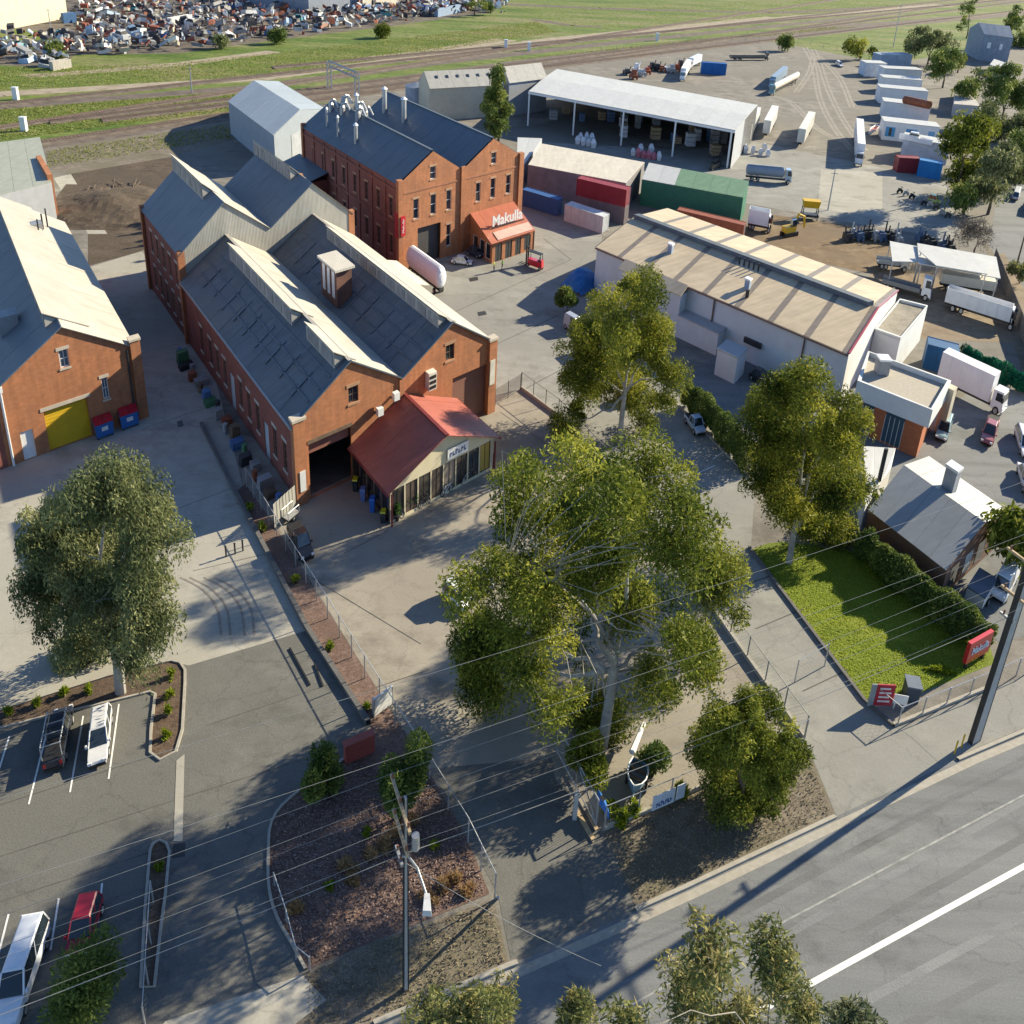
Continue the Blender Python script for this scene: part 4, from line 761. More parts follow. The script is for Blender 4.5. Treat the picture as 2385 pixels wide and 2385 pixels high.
# open-sided transport shed
z = 7.4; B = [g(1231, 213, z), g(1713, 304, z), g(1765, 245, z), g(1297, 161, z)]
osh = thing('open_shed', 'huge open-fronted shed with pale low-pitched roof and slender steel posts', 'open shed', V3(*(sum(B) / 4)[:2], 0))
mbx = [V3(q[0], q[1], 0) for q in B]; rise = .35
ridge0, ridge1 = (B[0] + B[3]) / 2 + V3(0, 0, rise), (B[1] + B[2]) / 2 + V3(0, 0, rise)
ru = roof_base(osh, [[B[0], B[1], ridge1, ridge0], [ridge0, ridge1, B[2], B[3]]], DARKIN)
slope(ru, B[0], B[1], ridge0, ridge1, 14, 1, WHITEROOF); slope(ru, B[3], B[2], ridge0, ridge1, 14, 1, WHITEROOF)
mb = MB(); mb.poly([mbx[3], mbx[2], B[2], B[3]]); mb.poly([mbx[1] * .6 + mbx[2] * .4, mbx[2], B[2], B[1] * .6 + B[2] * .4]); mb.build('rear_wall', M('shed_wall_dark', (.16, .15, .14), .8, rib=1), osh)
mb = MB(); mb.poly([mbx[1], mbx[2], B[2], ridge1, B[1]]); mb.build('end_wall', GREYCLAD, osh)
for k in range(5):
    s = .005 + .245 * k; p = mbx[0] * (1 - s) + mbx[1] * s; mb = MB(); f_ = Fr(p, V3(1 / SQ, 0, 0), V3(0, 1, 0)); mb.box(f_, -.28, .28, -.2, .2, 0, z - .02); mb.build('post', WHITEP, osh)
mb = MB(); boxbar(mb, B[0] + V3(0, 0, -.5), B[1] + V3(0, 0, -.5), .25, .45); mb.build('fascia', WHITEP, osh)
# tan-roofed low store with containers
z = 4.6; B = [g(1230, 384, z), g(1458, 427, z), g(1501, 384, z), g(1262, 340, z)]
shed('tan_roofed_store', 'low store with a plain tan skillion roof above the containers', 'store', B, z, None, 5.0, M('store_wall', (.20, .19, .2), .8, rib=1.5), CREAMROOF, 7)
z = 3.4; B = [g(1203, 385, z), g(1222, 383, z), g(1262, 330, z), g(1205, 328, z)]
shed('white_awning_store', 'small white-roofed lean-to behind the orange brick showroom', 'store', B, z, None, 4.0, GREYCLAD, WHITEROOF, 2)
# green shed
z = 4.4; A, Bq, Cq, Dq = g(1495, 418, z), g(1731, 461, z), g(1744, 424, z + .8), g(1511, 381, z + .8)
gs = shed('green_shed', 'long dark green shed with green and white roof sheets', 'shed', [A, Bq, Cq, Dq], z, None, z + .9, GREENWALL, GREENROOF, 6)
n_ = 0
for ch in list(gs.children):
    if ch.name.startswith('roof'):
        for s_ in ch.children:
            if n_ < 2: s_.data.materials.clear(); s_.data.materials.append(WHITEROOF)
            n_ += 1

# ---- cream-roofed warehouse
WZ, WR = 5.8, 7.2
wa, wb = g(1390.4, 574.5, WZ), g(1977.5, 823.5, WZ); wc, wd = g(2094, 682, WZ), g(1552, 483.6, WZ)
wu = (wb - wa); WLn = np.linalg.norm(wu); wu /= WLn; wv = ((wc - wb) + (wd - wa)) / 2; WWn = np.linalg.norm(wv); wv /= WWn
WFm = Fr(V3(wa[0], wa[1], 0), wu, wv)
wh = thing('white_warehouse', 'long white-walled warehouse with tan roof, darker skylight strips and ridge vent', 'warehouse', WFm.at(WLn / 2, WWn / 2))
mb = MB(); mb.poly([WFm.at(0, 0), WFm.at(WLn, 0), WFm.at(WLn, 0, WZ), WFm.at(0, 0, WZ)]); mb.build('side_wall', WHITEWALL, wh)
mb = MB(); mb.poly([WFm.at(WLn, 0), WFm.at(WLn, WWn), WFm.at(WLn, WWn, WZ), WFm.at(WLn, WWn / 2, WR), WFm.at(WLn, 0, WZ)]); mb.build('end_wall', WHITEWALL, wh)
mb = MB(); mb.poly([WFm.at(0, 0), WFm.at(0, WWn), WFm.at(0, WWn, WZ), WFm.at(0, WWn / 2, WR), WFm.at(0, 0, WZ)]); mb.build('side_wall', WHITEWALL, wh); mb = MB(); mb.poly([WFm.at(0, WWn), WFm.at(WLn, WWn), WFm.at(WLn, WWn, WZ), WFm.at(0, WWn, WZ)]); mb.build('rear_wall', WHITEWALL, wh)
rw = roof_base(wh, [[WFm.at(-.2, -.3, WZ), WFm.at(WLn, -.3, WZ), WFm.at(WLn, WWn / 2, WR), WFm.at(-.2, WWn / 2, WR)], [WFm.at(-.2, WWn / 2, WR), WFm.at(WLn, WWn / 2, WR), WFm.at(WLn, WWn + .3, WZ), WFm.at(-.2, WWn + .3, WZ)]], DARKIN)
DSK = M('roof_skylight_brown', (.22, .18, .14), .5, var=.12, streak=.15)
for lo, nm in ((-.35, 0), (WWn + .35, 1)):
    x = 0.0; k = 0
    segs = []
    for k in range(8):
        L0 = WLn / 8; segs += [(k * L0, k * L0 + L0 * .84, TANROOF), (k * L0 + L0 * .84, (k + 1) * L0, DSK)]
    for s0, s1, mt in segs:
        slope(rw, WFm.at(s0, lo, WZ - .04), WFm.at(s1, lo, WZ - .04), WFm.at(s0, WWn / 2, WR), WFm.at(s1, WWn / 2, WR), 1, 1, mt, gap=.004)
mb = MB(); boxbar(mb, WFm.at(.5, WWn / 2 - .35, WR + .02), WFm.at(WLn - 1.0, WWn / 2 - .35, WR + .02), 1.0, .55); mb.build('ridge_vent', M('vent_blue_grey', (.12, .14, .16), .6), wh)
mb = MB(); boxbar(mb, WFm.at(WLn + .06, -.2, WZ + .02), WFm.at(WLn + .06, WWn / 2, WR + .02), .2, .16); boxbar(mb, WFm.at(WLn + .06, WWn / 2, WR + .02), WFm.at(WLn + .06, WWn, WZ + .02), .2, .16); mb.build('barge_trim', paint('trim_red', (.40, .05, .04)), wh)
mb = MB(); boxbar(mb, WFm.at(0, -.45, WZ - .2), WFm.at(WLn, -.45, WZ - .2), .18, .18); mb.build('gutter', M('gutter_brown', (.16, .10, .08), .6), wh)
e0, e1 = WFm.ab(1457, 605, WZ)[0], WFm.ab(1608, 663, WZ)[0]
mb = MB(); c = [WFm.at(e0, -.3, WZ + .02), WFm.at(e0, -2.6, WZ - .7), WFm.at(e1, -2.6, WZ - .7), WFm.at(e1, -.3, WZ + .02)]; mb.hexa(c + [p + V3(0, 0, .1) for p in c]); mb.build('side_awning', TANROOF, wh)
mb = MB(); mb.box(WFm, e0 + .1, e1 - .1, -2.4, -.02, 0, WZ - .75); mb.build('side_bay', WHITEWALL, wh)
for k in range(2): mb = MB(); mb.tube(WFm.at(WLn * (.53 + .33 * k), -.2, 0), WFm.at(WLn * (.53 + .33 * k), -.2, WZ - .2), .1, 8); mb.build('downpipe', M('gutter_brown', (.16, .10, .08)), wh)
for a, b, h_ in ((WFm.ab(1562, 580, 7), 0, 1), (WFm.ab(1742, 660, 7), 0, 1)):
    aa, bb = a; zz = WZ + (WR - WZ) * bb / (WWn / 2)
    mb = MB(); mb.box(WFm, aa - .4, aa + .4, bb - .4, bb + .4, zz, zz + 1.1); q_ = mb.build('roof_vent', M('vent_blue', (.25, .33, .45), .5), wh); mb = MB(); mb.box(WFm, aa - .5, aa + .5, bb - .5, bb + .5, zz + 1.104, zz + 1.3); mb.build('vent_cap', WHITEP, q_)
for k in range(5): mb = MB(); aa, bb = WFm.ab(1722 + 11 * k, 612 + 4 * k, 7.2); mb.tube(WFm.at(aa, bb, 6.9), WFm.at(aa, bb, 8.0), .12, 6); mb.build('roof_pipe', STEEL_D, wh)
aa, bb = WFm.ab(1740, 690, 6.3); mb = MB(); mb.tube(WFm.at(aa, bb, 6), WFm.at(aa, bb, 7.1), .22, 8); mb.build('roof_pipe', STEEL_D, wh)
# bolt-on boxes along the wall
a0 = WFm.ab(1670, 880, 0)[0]
p0 = g(1668, 880); p1 = g(1690, 890)
fb = Fr(g(1663, 872), wu, wv); mb = MB(); mb.box(fb, 0, 3.2, 0, 3.4, 0, 3.0); pb_ = mb.build('plant_room', WHITEWALL, wh); mb = MB(); mb.box(fb, -.1, 3.3, -.1, 3.5, 3.004, 3.15); mb.build('plant_room_roof', GREYROOF, pb_)
fb = Fr(g(1585, 800), wu, wv); mb = MB(); mb.box(fb, -1.5, 5.6, 1.2, 4.2, 0, 2.7); pb_ = mb.build('low_annexe', WHITEWALL, wh); mb = MB(); mb.box(fb, -1.6, 5.8, 1.0, 4.3, 2.704, 2.85); mb.build('low_annexe_roof', GREYROOF, pb_)
aa, zz = WFm.ws(1, 1) if False else (0, 0)
mb = MB(); s0, zz0 = (lambda r: r)(WFm.wf(1735, 788)); s1, zz1 = WFm.wf(1775, 800); mb.box(WFm, s0, s1, -.5, -.01, min(zz0, zz1) - .3, max(zz0, zz1)); mb.build('wall_hood', STEEL_D, wh)
# flat-roofed block and office at the end
def flat_block(name, label, cat, corners, zt, wall, roofm, par=.5, base=None, th=.25, deep=None, inset=0):
    c = [V3(q[0], q[1], 0) for q in corners]; o = thing(name, label, cat, sum(c) / 4); deep = par - .05 if deep is None else deep; cen = sum(c) / 4; ci = [q + (cen - q) / np.linalg.norm(cen - q) * inset * 1.4 for q in c]
    for k in range(4):
        a, b = c[k], c[(k + 1) % 4]; wa_, wb_ = ci[k], ci[(k + 1) % 4]; mb = MB(); mb.poly([wa_, wb_, wb_ + V3(0, 0, zt - par + .1), wa_ + V3(0, 0, zt - par + .1)]); mb.build('wall', wall, o)
        mb = MB(); ctr = sum(c) / 4; ia = a + (ctr - a) / np.linalg.norm(ctr - a) * th * 1.6; ib = b + (ctr - b) / np.linalg.norm(ctr - b) * th * 1.6
        mb.hexa([a + V3(0, 0, zt - par), b + V3(0, 0, zt - par), ib + V3(0, 0, zt - par), ia + V3(0, 0, zt - par), a + V3(0, 0, zt), b + V3(0, 0, zt), ib + V3(0, 0, zt), ia + V3(0, 0, zt)]); mb.build('parapet', WHITEWALL, o)
    mb = MB(); mb.poly([q + V3(0, 0, zt - deep) for q in c]); mb.build('roof', roofm, o); mb = MB(); mb.poly([q + V3(0, 0, zt - par + .02) for q in c]); mb.build('soffit', WHITEWALL, o); return o
FLATR = ground_mat('flat_roof_gravel', [(.26, .24, .20), (.32, .29, .24), (.36, .33, .28)], .1, .5, 4)
z = 4.6; flat_block('flat_annexe', 'flat-roofed white annexe joining the warehouse and its office', 'annexe', [g(2038, 765, z), g(2098, 786, z), g(2161, 711, z), g(2096, 695, z)], z, WHITEWALL, FLATR, .35)
z = 5.5; OC = [g(1997, 886, z), g(2172.6, 955, z), g(2215.6, 886, z), g(2022, 817, z)]
of = flat_block('flat_office', 'flat-roofed white office with orange brick panels under a deep fascia', 'office', OC, z, M('office_brick', (.42, .13, .05), .85, var=.12, brick=True), M('pebble_roof', (.40, .36, .30), .9, var=.12, scale=3), 1.9, deep=.5, inset=.7)
oc = [V3(q[0], q[1], 0) for q in OC]; cen_ = sum(oc) / 4; oc = [q + (cen_ - q) / np.linalg.norm(cen_ - q) * .98 for q in oc]; dd = oc[1] - oc[0]; nn_ = V3(dd[1], -dd[0], 0); nn_ /= np.linalg.norm(nn_)
for t0, t1 in ((.04, .22), (.42, .72)):
    p, q = oc[0] + dd * t0 + nn_ * .03, oc[0] + dd * t1 + nn_ * .03; mb = MB(); mb.poly([p + V3(0, 0, .2), q + V3(0, 0, .2), q + V3(0, 0, 3.3), p + V3(0, 0, 3.3)]); w_ = mb.build('window', glass_mat('office_glass', (.05, .09, .12), .1), of)
    for k in range(5): s = k / 4; r_ = p + (q - p) * s; mb = MB(); mb.hexa([r_ + nn_ * .01 + dd * .002, r_ + nn_ * .01 - dd * .002, r_ + nn_ * .06 - dd * .002, r_ + nn_ * .06 + dd * .002, r_ + nn_ * .01 + dd * .002 + V3(0, 0, 3), r_ + nn_ * .01 - dd * .002 + V3(0, 0, 3), r_ + nn_ * .06 - dd * .002 + V3(0, 0, 3), r_ + nn_ * .06 + dd * .002 + V3(0, 0, 3)]); mb.build('mullion', WHITEP, w_)
f_ = Fr(g(2052, 868, 5.05), V3(1 / SQ, 0, 0), V3(0, 1, 0)); mb = MB(); mb.box(f_, -.9, .9, -.8, .8, 0, 1.5); q_ = mb.build('roof_cooler', M('cooler_dark', (.28, .28, .29), .6), of); mb = MB(); mb.box(f_, -1, 1, -.9, .9, 1.504, 1.7); mb.build('cooler_lid', WHITEP, q_)
mb = MB(); f_ = Fr(OC[2] - V3(0, 0, z), XD, YD); mb.box(f_, -.6, .6, -.8, .4, 0, 4.9); mb.build('entry_pillar', CREAMWALL, of)

# ---- cottage
z = 2.7; ce = [g(2207, 1326, z), g(2351, 1199, z), g(2160, 1066, z), g(2025, 1185, z)]
cf = [V3(q[0], q[1], 0) for q in ce]
cot = shed('brick_cottage', 'small brick cottage with pale grey gabled iron roof and chimney', 'cottage', cf, z, 'bc', 4.3, M('cottage_brick', (.20, .11, .08), .85, var=.2, brick=True), M('silver_roofing', (.29, .305, .32), .45, var=.06, streak=.12, rib=2.2, objvar=.14), 5)
dd = cf[1] - cf[0]; nn_ = V3(dd[1], -dd[0], 0); nn_ /= np.linalg.norm(nn_)
for t0, t1, mt in ((.08, .2, GLASS), (.3, .42, WHITEWALL), (.5, .62, GLASS), (.72, .86, WHITEWALL)):
    p, q = cf[0] + dd * t0 + nn_ * .03, cf[0] + dd * t1 + nn_ * .03; mb = MB(); mb.poly([p + V3(0, 0, .5), q + V3(0, 0, .5), q + V3(0, 0, 2.4), p + V3(0, 0, 2.4)]); mb.build('window' if mt is GLASS else 'shutter', mt, cot)
pch = g(2212, 1128, 4.4); f_ = Fr(V3(pch[0], pch[1], 0), dd / np.linalg.norm(dd), V3(-.35, .93, 0)); mb = MB(); mb.box(f_, -.45, .55, -.7, .7, 3.6, 5.9); ch_ = mb.build('chimney', M('chimney_grey', (.34, .35, .38), .8), cot); mb = MB(); mb.box(f_, -.55, .65, -.8, .8, 5.904, 6.15); mb.build('chimney_cap', WHITEP, ch_)
pfl = g(2050, 1108, 3.6); mb = MB(); mb.tube(pfl - V3(0, 0, .6), pfl + V3(0, 0, 2.6), .18, 10); mb.build('flue', STEEL_D, cot)
z = 3.0; A = g(2022, 1100, z); shed('cottage_lean_to', 'white skillion lean-to at the rear of the brick cottage', 'lean-to', [g(2015, 1180, z), g(2075, 1090, z), g(2085, 1050, z), g(2010, 1045, z)], z, None, 3.2, WHITEWALL, WHITEROOF, 3)

# ------------------------------------------------------------------ vehicles
def wheel(root, f, a, b, r, t=.22):
    mb = MB(); mb.disc(f, a, b, r, r, t, 14); o = mb.build('wheel', RUBBER, root)
    s = 1 if b > 0 else -1
    mb = MB(); mb.disc(f, a, b + s * (t / 2 + .012), r, r * .6, .02, 10); mb.build('rim', STEEL, o)
def quadpart(root, name, pts, mat, th=.02):
    mb = MB(); p = [np.array(q, float) for q in pts]; n = np.cross(p[1] - p[0], p[2] - p[0]); n /= np.linalg.norm(n) + 1e-9
    mb.hexa([q - n * th for q in p] + [q + n * th for q in p]); return mb.build(name, mat, root)
def car(name, label, cat, rear, front, col, W=1.8, H=1.5, kind='hatch', group=None, z0=0, L=None, roofcol=None):
    f, LL = tfr(rear, front); f = f.sub(0, 0, z0)
    if L: f.u = f.u; s = LL / L; LL = L
    S = {'hatch': (.03, .55, .13, .75, .30), 'sedan': (.18, .60, .28, .74, .28), 'suv': (.02, .68, .08, .78, .27), 'van': (.01, .86, .04, .92, .12), 'ute': (.42, .68, .46, .76, .26)}[kind]
    r0, r1 = S[0], S[1]; g0, g1 = S[2], S[3]          # glass bottom rear, roof rear.. use below
    o = thing(name, label, cat, f.at(LL / 2, 0), group); P = paint(name + '_' + '%02d%02d%02d' % tuple(int(c * 99) for c in col), col)
    hw = W / 2; zb, zm = .28, H * .56
    # body: stations along the length (a, half width, z top)
    if kind == 'ute': st = [(0, .90, zm * .98), (.02, 1, zm), (.40, 1, zm), (.72, 1, zm * 1.0), (.95, .97, zm * .86), (1, .86, zm * .68)]
    elif kind == 'van': st = [(0, .94, zm), (.03, 1, zm), (.85, 1, zm), (.96, .98, zm * .82), (1, .9, zm * .6)]
    else: st = [(0, .86, zm * .82), (.03, .97, zm * .97), (.14, 1, zm), (.72, 1, zm), (.93, .97, zm * .84), (.985, .9, zm * .72), (1, .8, zm * .5)]
    mb = MB(); N = 8
    for a, wq, zt in st:
        w_ = hw * wq
        for b, z in ((-w_ * .9, zb), (-w_, zb + .18), (-w_, zt * .8), (-w_ * .93, zt), (w_ * .93, zt), (w_, zt * .8), (w_, zb + .18), (w_ * .9, zb)): mb.v.append(tuple(f.at(a * LL, b, z)))
    for i in range(len(st) - 1):
        for k in range(N): mb.f.append((i * N + k, i * N + (k + 1) % N, (i + 1) * N + (k + 1) % N, (i + 1) * N + k)); mb.m.append(0)
    mb.f.append(tuple(range(N))); mb.m.append(0); mb.f.append(tuple((len(st) - 1) * N + N - 1 - k for k in range(N))); mb.m.append(0)
    mb.build('body', P, o)
    # glasshouse
    gb = {'hatch': (.04, .76, .12, .58), 'sedan': (.16, .76, .30, .60), 'suv': (.02, .76, .06, .62), 'van': (.02, .93, .04, .84), 'ute': (.40, .78, .44, .66)}[kind]
    A0, A1, T0, T1 = (q * LL for q in gb); bw, tw = hw * .92, hw * .76; zt = H
    B = lambda a, b: f.at(a, b, zm - .005); T = lambda a, b: f.at(a, b, zt - .04)
    quadpart(o, 'windscreen', [B(A1, -bw), B(A1, bw), T(T1, tw), T(T1, -tw)], GLASS)
    quadpart(o, 'rear_window', [B(A0, -bw), B(A0, bw), T(T0, tw), T(T0, -tw)], P if kind == 'van' else GLASS)
    for s in (-1, 1):
        am, tm = (A0 + A1) / 2 + .1, (T0 + T1) / 2
        quadpart(o, 'side_window', [B(A0 + .02, s * bw), B(am, s * bw), T(tm, s * tw), T(T0 + .02, s * tw)], P if kind == 'van' else GLASS); quadpart(o, 'side_window', [B(am + .06, s * bw), B(A1 - .02, s * bw), T(T1 - .02, s * tw), T(tm + .06, s * tw)], GLASS)
        for q0, q1, rr in ((B(A1, s * bw), T(T1, s * tw), .05), (B(A0, s * bw), T(T0, s * tw), .06), (B(am + .03, s * bw), T(tm + .03, s * tw), .045)): mb = MB(); mb.tube(q0, q1, rr, 5); mb.build('pillar', P, o)
        mb = MB(); mb.box(f, A1 - .25, A1 - .05, s * (hw + .02) if s > 0 else -(hw + .2), s * (hw + .2) if s > 0 else -(hw + .02), zm, zm + .16); mb.build('wing_mirror', P, o)
        mb = MB(); mb.box(f, LL * .985 - .03, LL + .012, s * hw * .72 - .17, s * hw * .72 + .17, zm * .58, zm * .78); mb.build('headlight', M('headlight', (.75, .76, .78), .2), o)
        mb = MB(); mb.box(f, -.012, .06, s * hw * .74 - .12, s * hw * .74 + .12, zm * .62, zm * .92); mb.build('tail_light', paint('tail_red', (.5, .02, .02)), o)
    mb = MB(); mb.frus(f, (T0 - .06, T1 + .04, -tw - .03, tw + .03, zt - .04), (T0 + .1, T1 - .06, -tw + .08, tw - .08, zt + .03)); mb.build('roof', P if roofcol is None else roofcol, o)
    mb = MB(); mb.box(f, -.05, .12, -hw * .85, hw * .85, .3, .5); mb.build('bumper', BLACK, o); mb = MB(); mb.box(f, LL - .1, LL + .05, -hw * .8, hw * .8, .26, .46); mb.build('bumper', BLACK, o)
    if kind == 'ute':
        mb = MB(); mb.box(f, .1, .38 * LL, -hw * .86, hw * .86, zm - .01, zm + .03); mb.build('tray', BLACK, o)
    R = .33
    for a in (.18, .81):
        for s in (-1, 1): wheel(o, f, a * LL, s * (hw - .09), R)
    return o, f, LL
def truck(name, label, rear, front, W=2.5, box=(3.0, .76), cabcol=(.75, .75, .75), boxcol=(.75, .75, .75), kind='box', cat='truck', group=None, cabl=1.9, cabh=2.7, boxz=1.05, boxmat=None):
    f, L = tfr(rear, front); o = thing(name, label, cat, f.at(L / 2, 0), group); hw = W / 2
    CP = paint('truck_%02d%02d%02d' % tuple(int(c * 99) for c in cabcol), cabcol); BP = boxmat or M('truckbox_%02d%02d%02d' % tuple(int(c * 99) for c in boxcol), boxcol, .5, var=.06, streak=.06)
    mb = MB(); mb.box(f, .1, L - .3, -.45, .45, .55, .85); mb.build('chassis', STEEL_D, o)
    bl = L - cabl - .35
    if kind != 'tractor' and kind is not None:
        if kind == 'box': mb = MB(); mb.box(f, 0, bl, -hw, hw, boxz, boxz + box[0]); bo = mb.build('cargo_box', BP, o)
        elif kind == 'trailer': bl = L; mb = MB(); mb.box(f, 0, bl, -hw, hw, boxz, boxz + box[0]); bo = mb.build('cargo_box', BP, o)
        elif kind == 'tray':
            mb = MB(); mb.box(f, 0, bl, -hw, hw, boxz - .15, boxz); bo = mb.build('tray', BP, o)
            for s in (-1, 1): mb = MB(); mb.box(f, 0, bl, s * hw - .04, s * hw + .04, boxz + .004, boxz + .45); mb.build('side_board', BP, bo)
        elif kind == 'tank':
            mb = MB(); n = 16; i = 0
            for a, rr in ((0, .7), (.25, 1), (bl - .25, 1), (bl, .7)):
                for k in range(n): an = 2 * math.pi * k / n; mb.v.append(tuple(f.at(a, hw * .9 * rr * math.cos(an), boxz + .9 + .95 * rr * math.sin(an))))
            for j in range(3):
                for k in range(n): mb.f.append((j * n + k, j * n + (k + 1) % n, (j + 1) * n + (k + 1) % n, (j + 1) * n + k)); mb.m.append(0)
            mb.f.append(tuple(range(n))); mb.m.append(0); mb.f.append(tuple(3 * n + n - 1 - k for k in range(n))); mb.m.append(0)
            bo = mb.build('tank', BP, o, smooth=False)
            mb = MB(); mb.box(f, .5, bl - .5, -.25, .25, boxz + 1.86, boxz + 1.95); mb.build('walkway', STEEL, bo)
        elif kind == 'tipper':
            mb = MB()
            for a0, a1, b0, b1 in ((0, .08, -hw, hw), (bl - .08, bl, -hw, hw), (.081, bl - .081, -hw, -hw + .08), (.081, bl - .081, hw - .08, hw)): mb.box(f, a0, a1, b0, b1, boxz, boxz + box[0])
            mb.box(f, .081, bl - .081, -hw + .081, hw - .081, boxz, boxz + .1); bo = mb.build('tipping_body', BP, o)
            for k in range(7): a = bl * (k + .5) / 7; mb = MB(); mb.box(f, a - .05, a + .05, -hw - .06, -hw - .002, boxz + .05, boxz + box[0]); mb.box(f, a - .05, a + .05, hw + .002, hw + .06, boxz + .05, boxz + box[0]); mb.build('body_rib', BP, bo)
        if kind in ('box', 'trailer'):
            n = max(3, int(bl / 1.6)); 
            for s in (-1, 1):
                for k in range(n + 1): mb = MB(); a = bl * k / n; mb.box(f, max(0, a - .04), min(bl, a + .04), *sorted((s * hw + s * .002, s * hw + s * .04)), boxz + .02, boxz + box[0] - .02); mb.build('side_rib', BP, bo)
            mb = MB(); mb.box(f, -.03, -.002, -.03, .03, boxz + .05, boxz + box[0] - .05); mb.build('door_seam', STEEL_D, bo)
    if kind != 'trailer':
        c0 = L - cabl
        mb = MB(); mb.hexa([f.at(c0, -hw * .96, .7), f.at(L, -hw * .96, .6), f.at(L, hw * .96, .6), f.at(c0, hw * .96, .7), f.at(c0, -hw * .9, cabh), f.at(L - .35, -hw * .88, cabh), f.at(L - .35, hw * .88, cabh), f.at(c0, hw * .9, cabh)]); cb = mb.build('cab', CP, o)
        zA, zB = cabh * .60, cabh * .92
        xa = lambda z: L - .35 * (z - .6) / (cabh - .6)
        quadpart(cb, 'windscreen', [f.at(xa(zA) + .02, -hw * .84, zA), f.at(xa(zA) + .02, hw * .84, zA), f.at(xa(zB) + .02, hw * .8, zB), f.at(xa(zB) + .02, -hw * .8, zB)], GLASS)
        for s in (-1, 1):
            quadpart(cb, 'side_window', [f.at(c0 + .55, s * hw * .945, zA), f.at(xa(zA) - .15, s * hw * .945, zA), f.at(xa(zB) - .15, s * hw * .915, zB), f.at(c0 + .55, s * hw * .915, zB)], GLASS)
            mb = MB(); mb.box(f, L - .3, L - .15, *sorted((s * (hw + .05), s * (hw + .22))), zA, zA + .6); mb.build('mirror', BLACK, cb)
            mb = MB(); mb.box(f, L - .04, L + .03, s * hw * .7 - .18, s * hw * .7 + .18, .75, 1.0); mb.build('headlight', M('headlight', (.75, .76, .78), .2), cb)
        mb = MB(); mb.box(f, L - .1, L + .08, -hw * .95, hw * .95, .4, .7); mb.build('bumper', STEEL, cb)
    R = .5; ax = [L * .14, L * .27] + ([L - cabl * .5] if kind != 'trailer' else [L * .20 + 1.2])
    for a in ax:
        for s in (-1, 1): wheel(o, f, a, s * (hw - .18), R, .32)
    return o, f, L
def container(name, label, px_a, px_b, W, H, col, z0=0, group=None, cat='shipping container', skew=None, mat=None):
    A, B = g(*px_a), g(*px_b); d = B - A; f = dfr(A, d); L = math.hypot(SQ * d[0], d[1])
    o = thing(name, label, cat, f.at(L / 2, W / 2, z0), group); m = mat or M('container_%02d%02d%02d' % tuple(int(c * 99) for c in col), col, .6, var=.12, streak=.18)
    mb = MB(); mb.box(f, .05, L - .05, .05, W - .05, z0 + .1, z0 + H - .06); bd = mb.build('body', m, o)
    mb = MB()
    for a in (0, L - .15):
        for b in (0, W - .15): mb.box(f, a, a + .15, b, b + .15, z0, z0 + H)
    for b in (0, W - .12):
        mb.box(f, .151, L - .151, b, b + .12, z0 + .02, z0 + .14); mb.box(f, .151, L - .151, b, b + .12, z0 + H - .12, z0 + H)
    mb.build('corner_frame', m, o)
    n = max(6, int(L / .6))
    for k in range(n):
        a = .25 + (L - .5) * (k + .25) / n
        mb = MB(); mb.box(f, a, a + (L - .5) / n * .5, .0, .049, z0 + .15, z0 + H - .14); mb.build('side_corrugation', m, bd)
    for k in range(4): mb = MB(); b = W * (.14 + .24 * k); mb.tube(f.at(L + .03, b, z0 + .1), f.at(L + .03, b, z0 + H - .1), .03, 5); mb.build('locking_bar', STEEL, o)
    return o, f, L

# parked in the left car park
u_, f, L = car('utility_truck', 'dark navy pickup with roof rack parked nose-in at the mulch bed', 'pickup', (127, 1803), (152, 1668), (.022, .028, .045), 1.8, 1.75, 'ute')
mb = MB()
for b in (-.8, .8): mb.path([f.at(.2, b, 1.1), f.at(.2, b, 2.0), f.at(L * .66, b, 2.0)], .035, 5)
for a in (.25, 1.4, 2.4, L * .64): mb.tube(f.at(a, -.8, 2.0), f.at(a, .8, 2.0), .035, 5)
mb.build('roof_rack', STEEL, u_)
car('silver_hatchback', 'silver hatchback parked nose-out beside the dark pickup', 'car', (242, 1672), (229, 1793), (.62, .62, .63), 1.75, 1.5, 'hatch')
car('white_suv', 'large white four-wheel drive with dark windscreen parked by the low shrub', 'car', (94, 2175), (12, 2420), (.74, .76, .80), 1.95, 1.85, 'suv')
car('red_hatchback', 'maroon red hatchback half hidden behind the low shrub', 'car', (219, 2112), (180, 2245), (.28, .012, .03), 1.8, 1.5, 'hatch')
# in the main yard
bc, f, L = car('black_ute', 'black utility vehicle backed against the chain-link fence', 'pickup', (683, 1240), (718, 1312), (.012, .013, .016), 1.8, 1.7, 'ute')
car('white_wagon', 'white wagon poking out from under the huge gum tree', 'car', (1040, 1385), (1092, 1425), (.72, .73, .75), 1.8, 1.6, 'suv')
car('blue_car', 'dark blue car parked beside the white wagon under the gum', 'car', (1112, 1352), (1140, 1385), (.02, .04, .12), 1.8, 1.5, 'sedan')
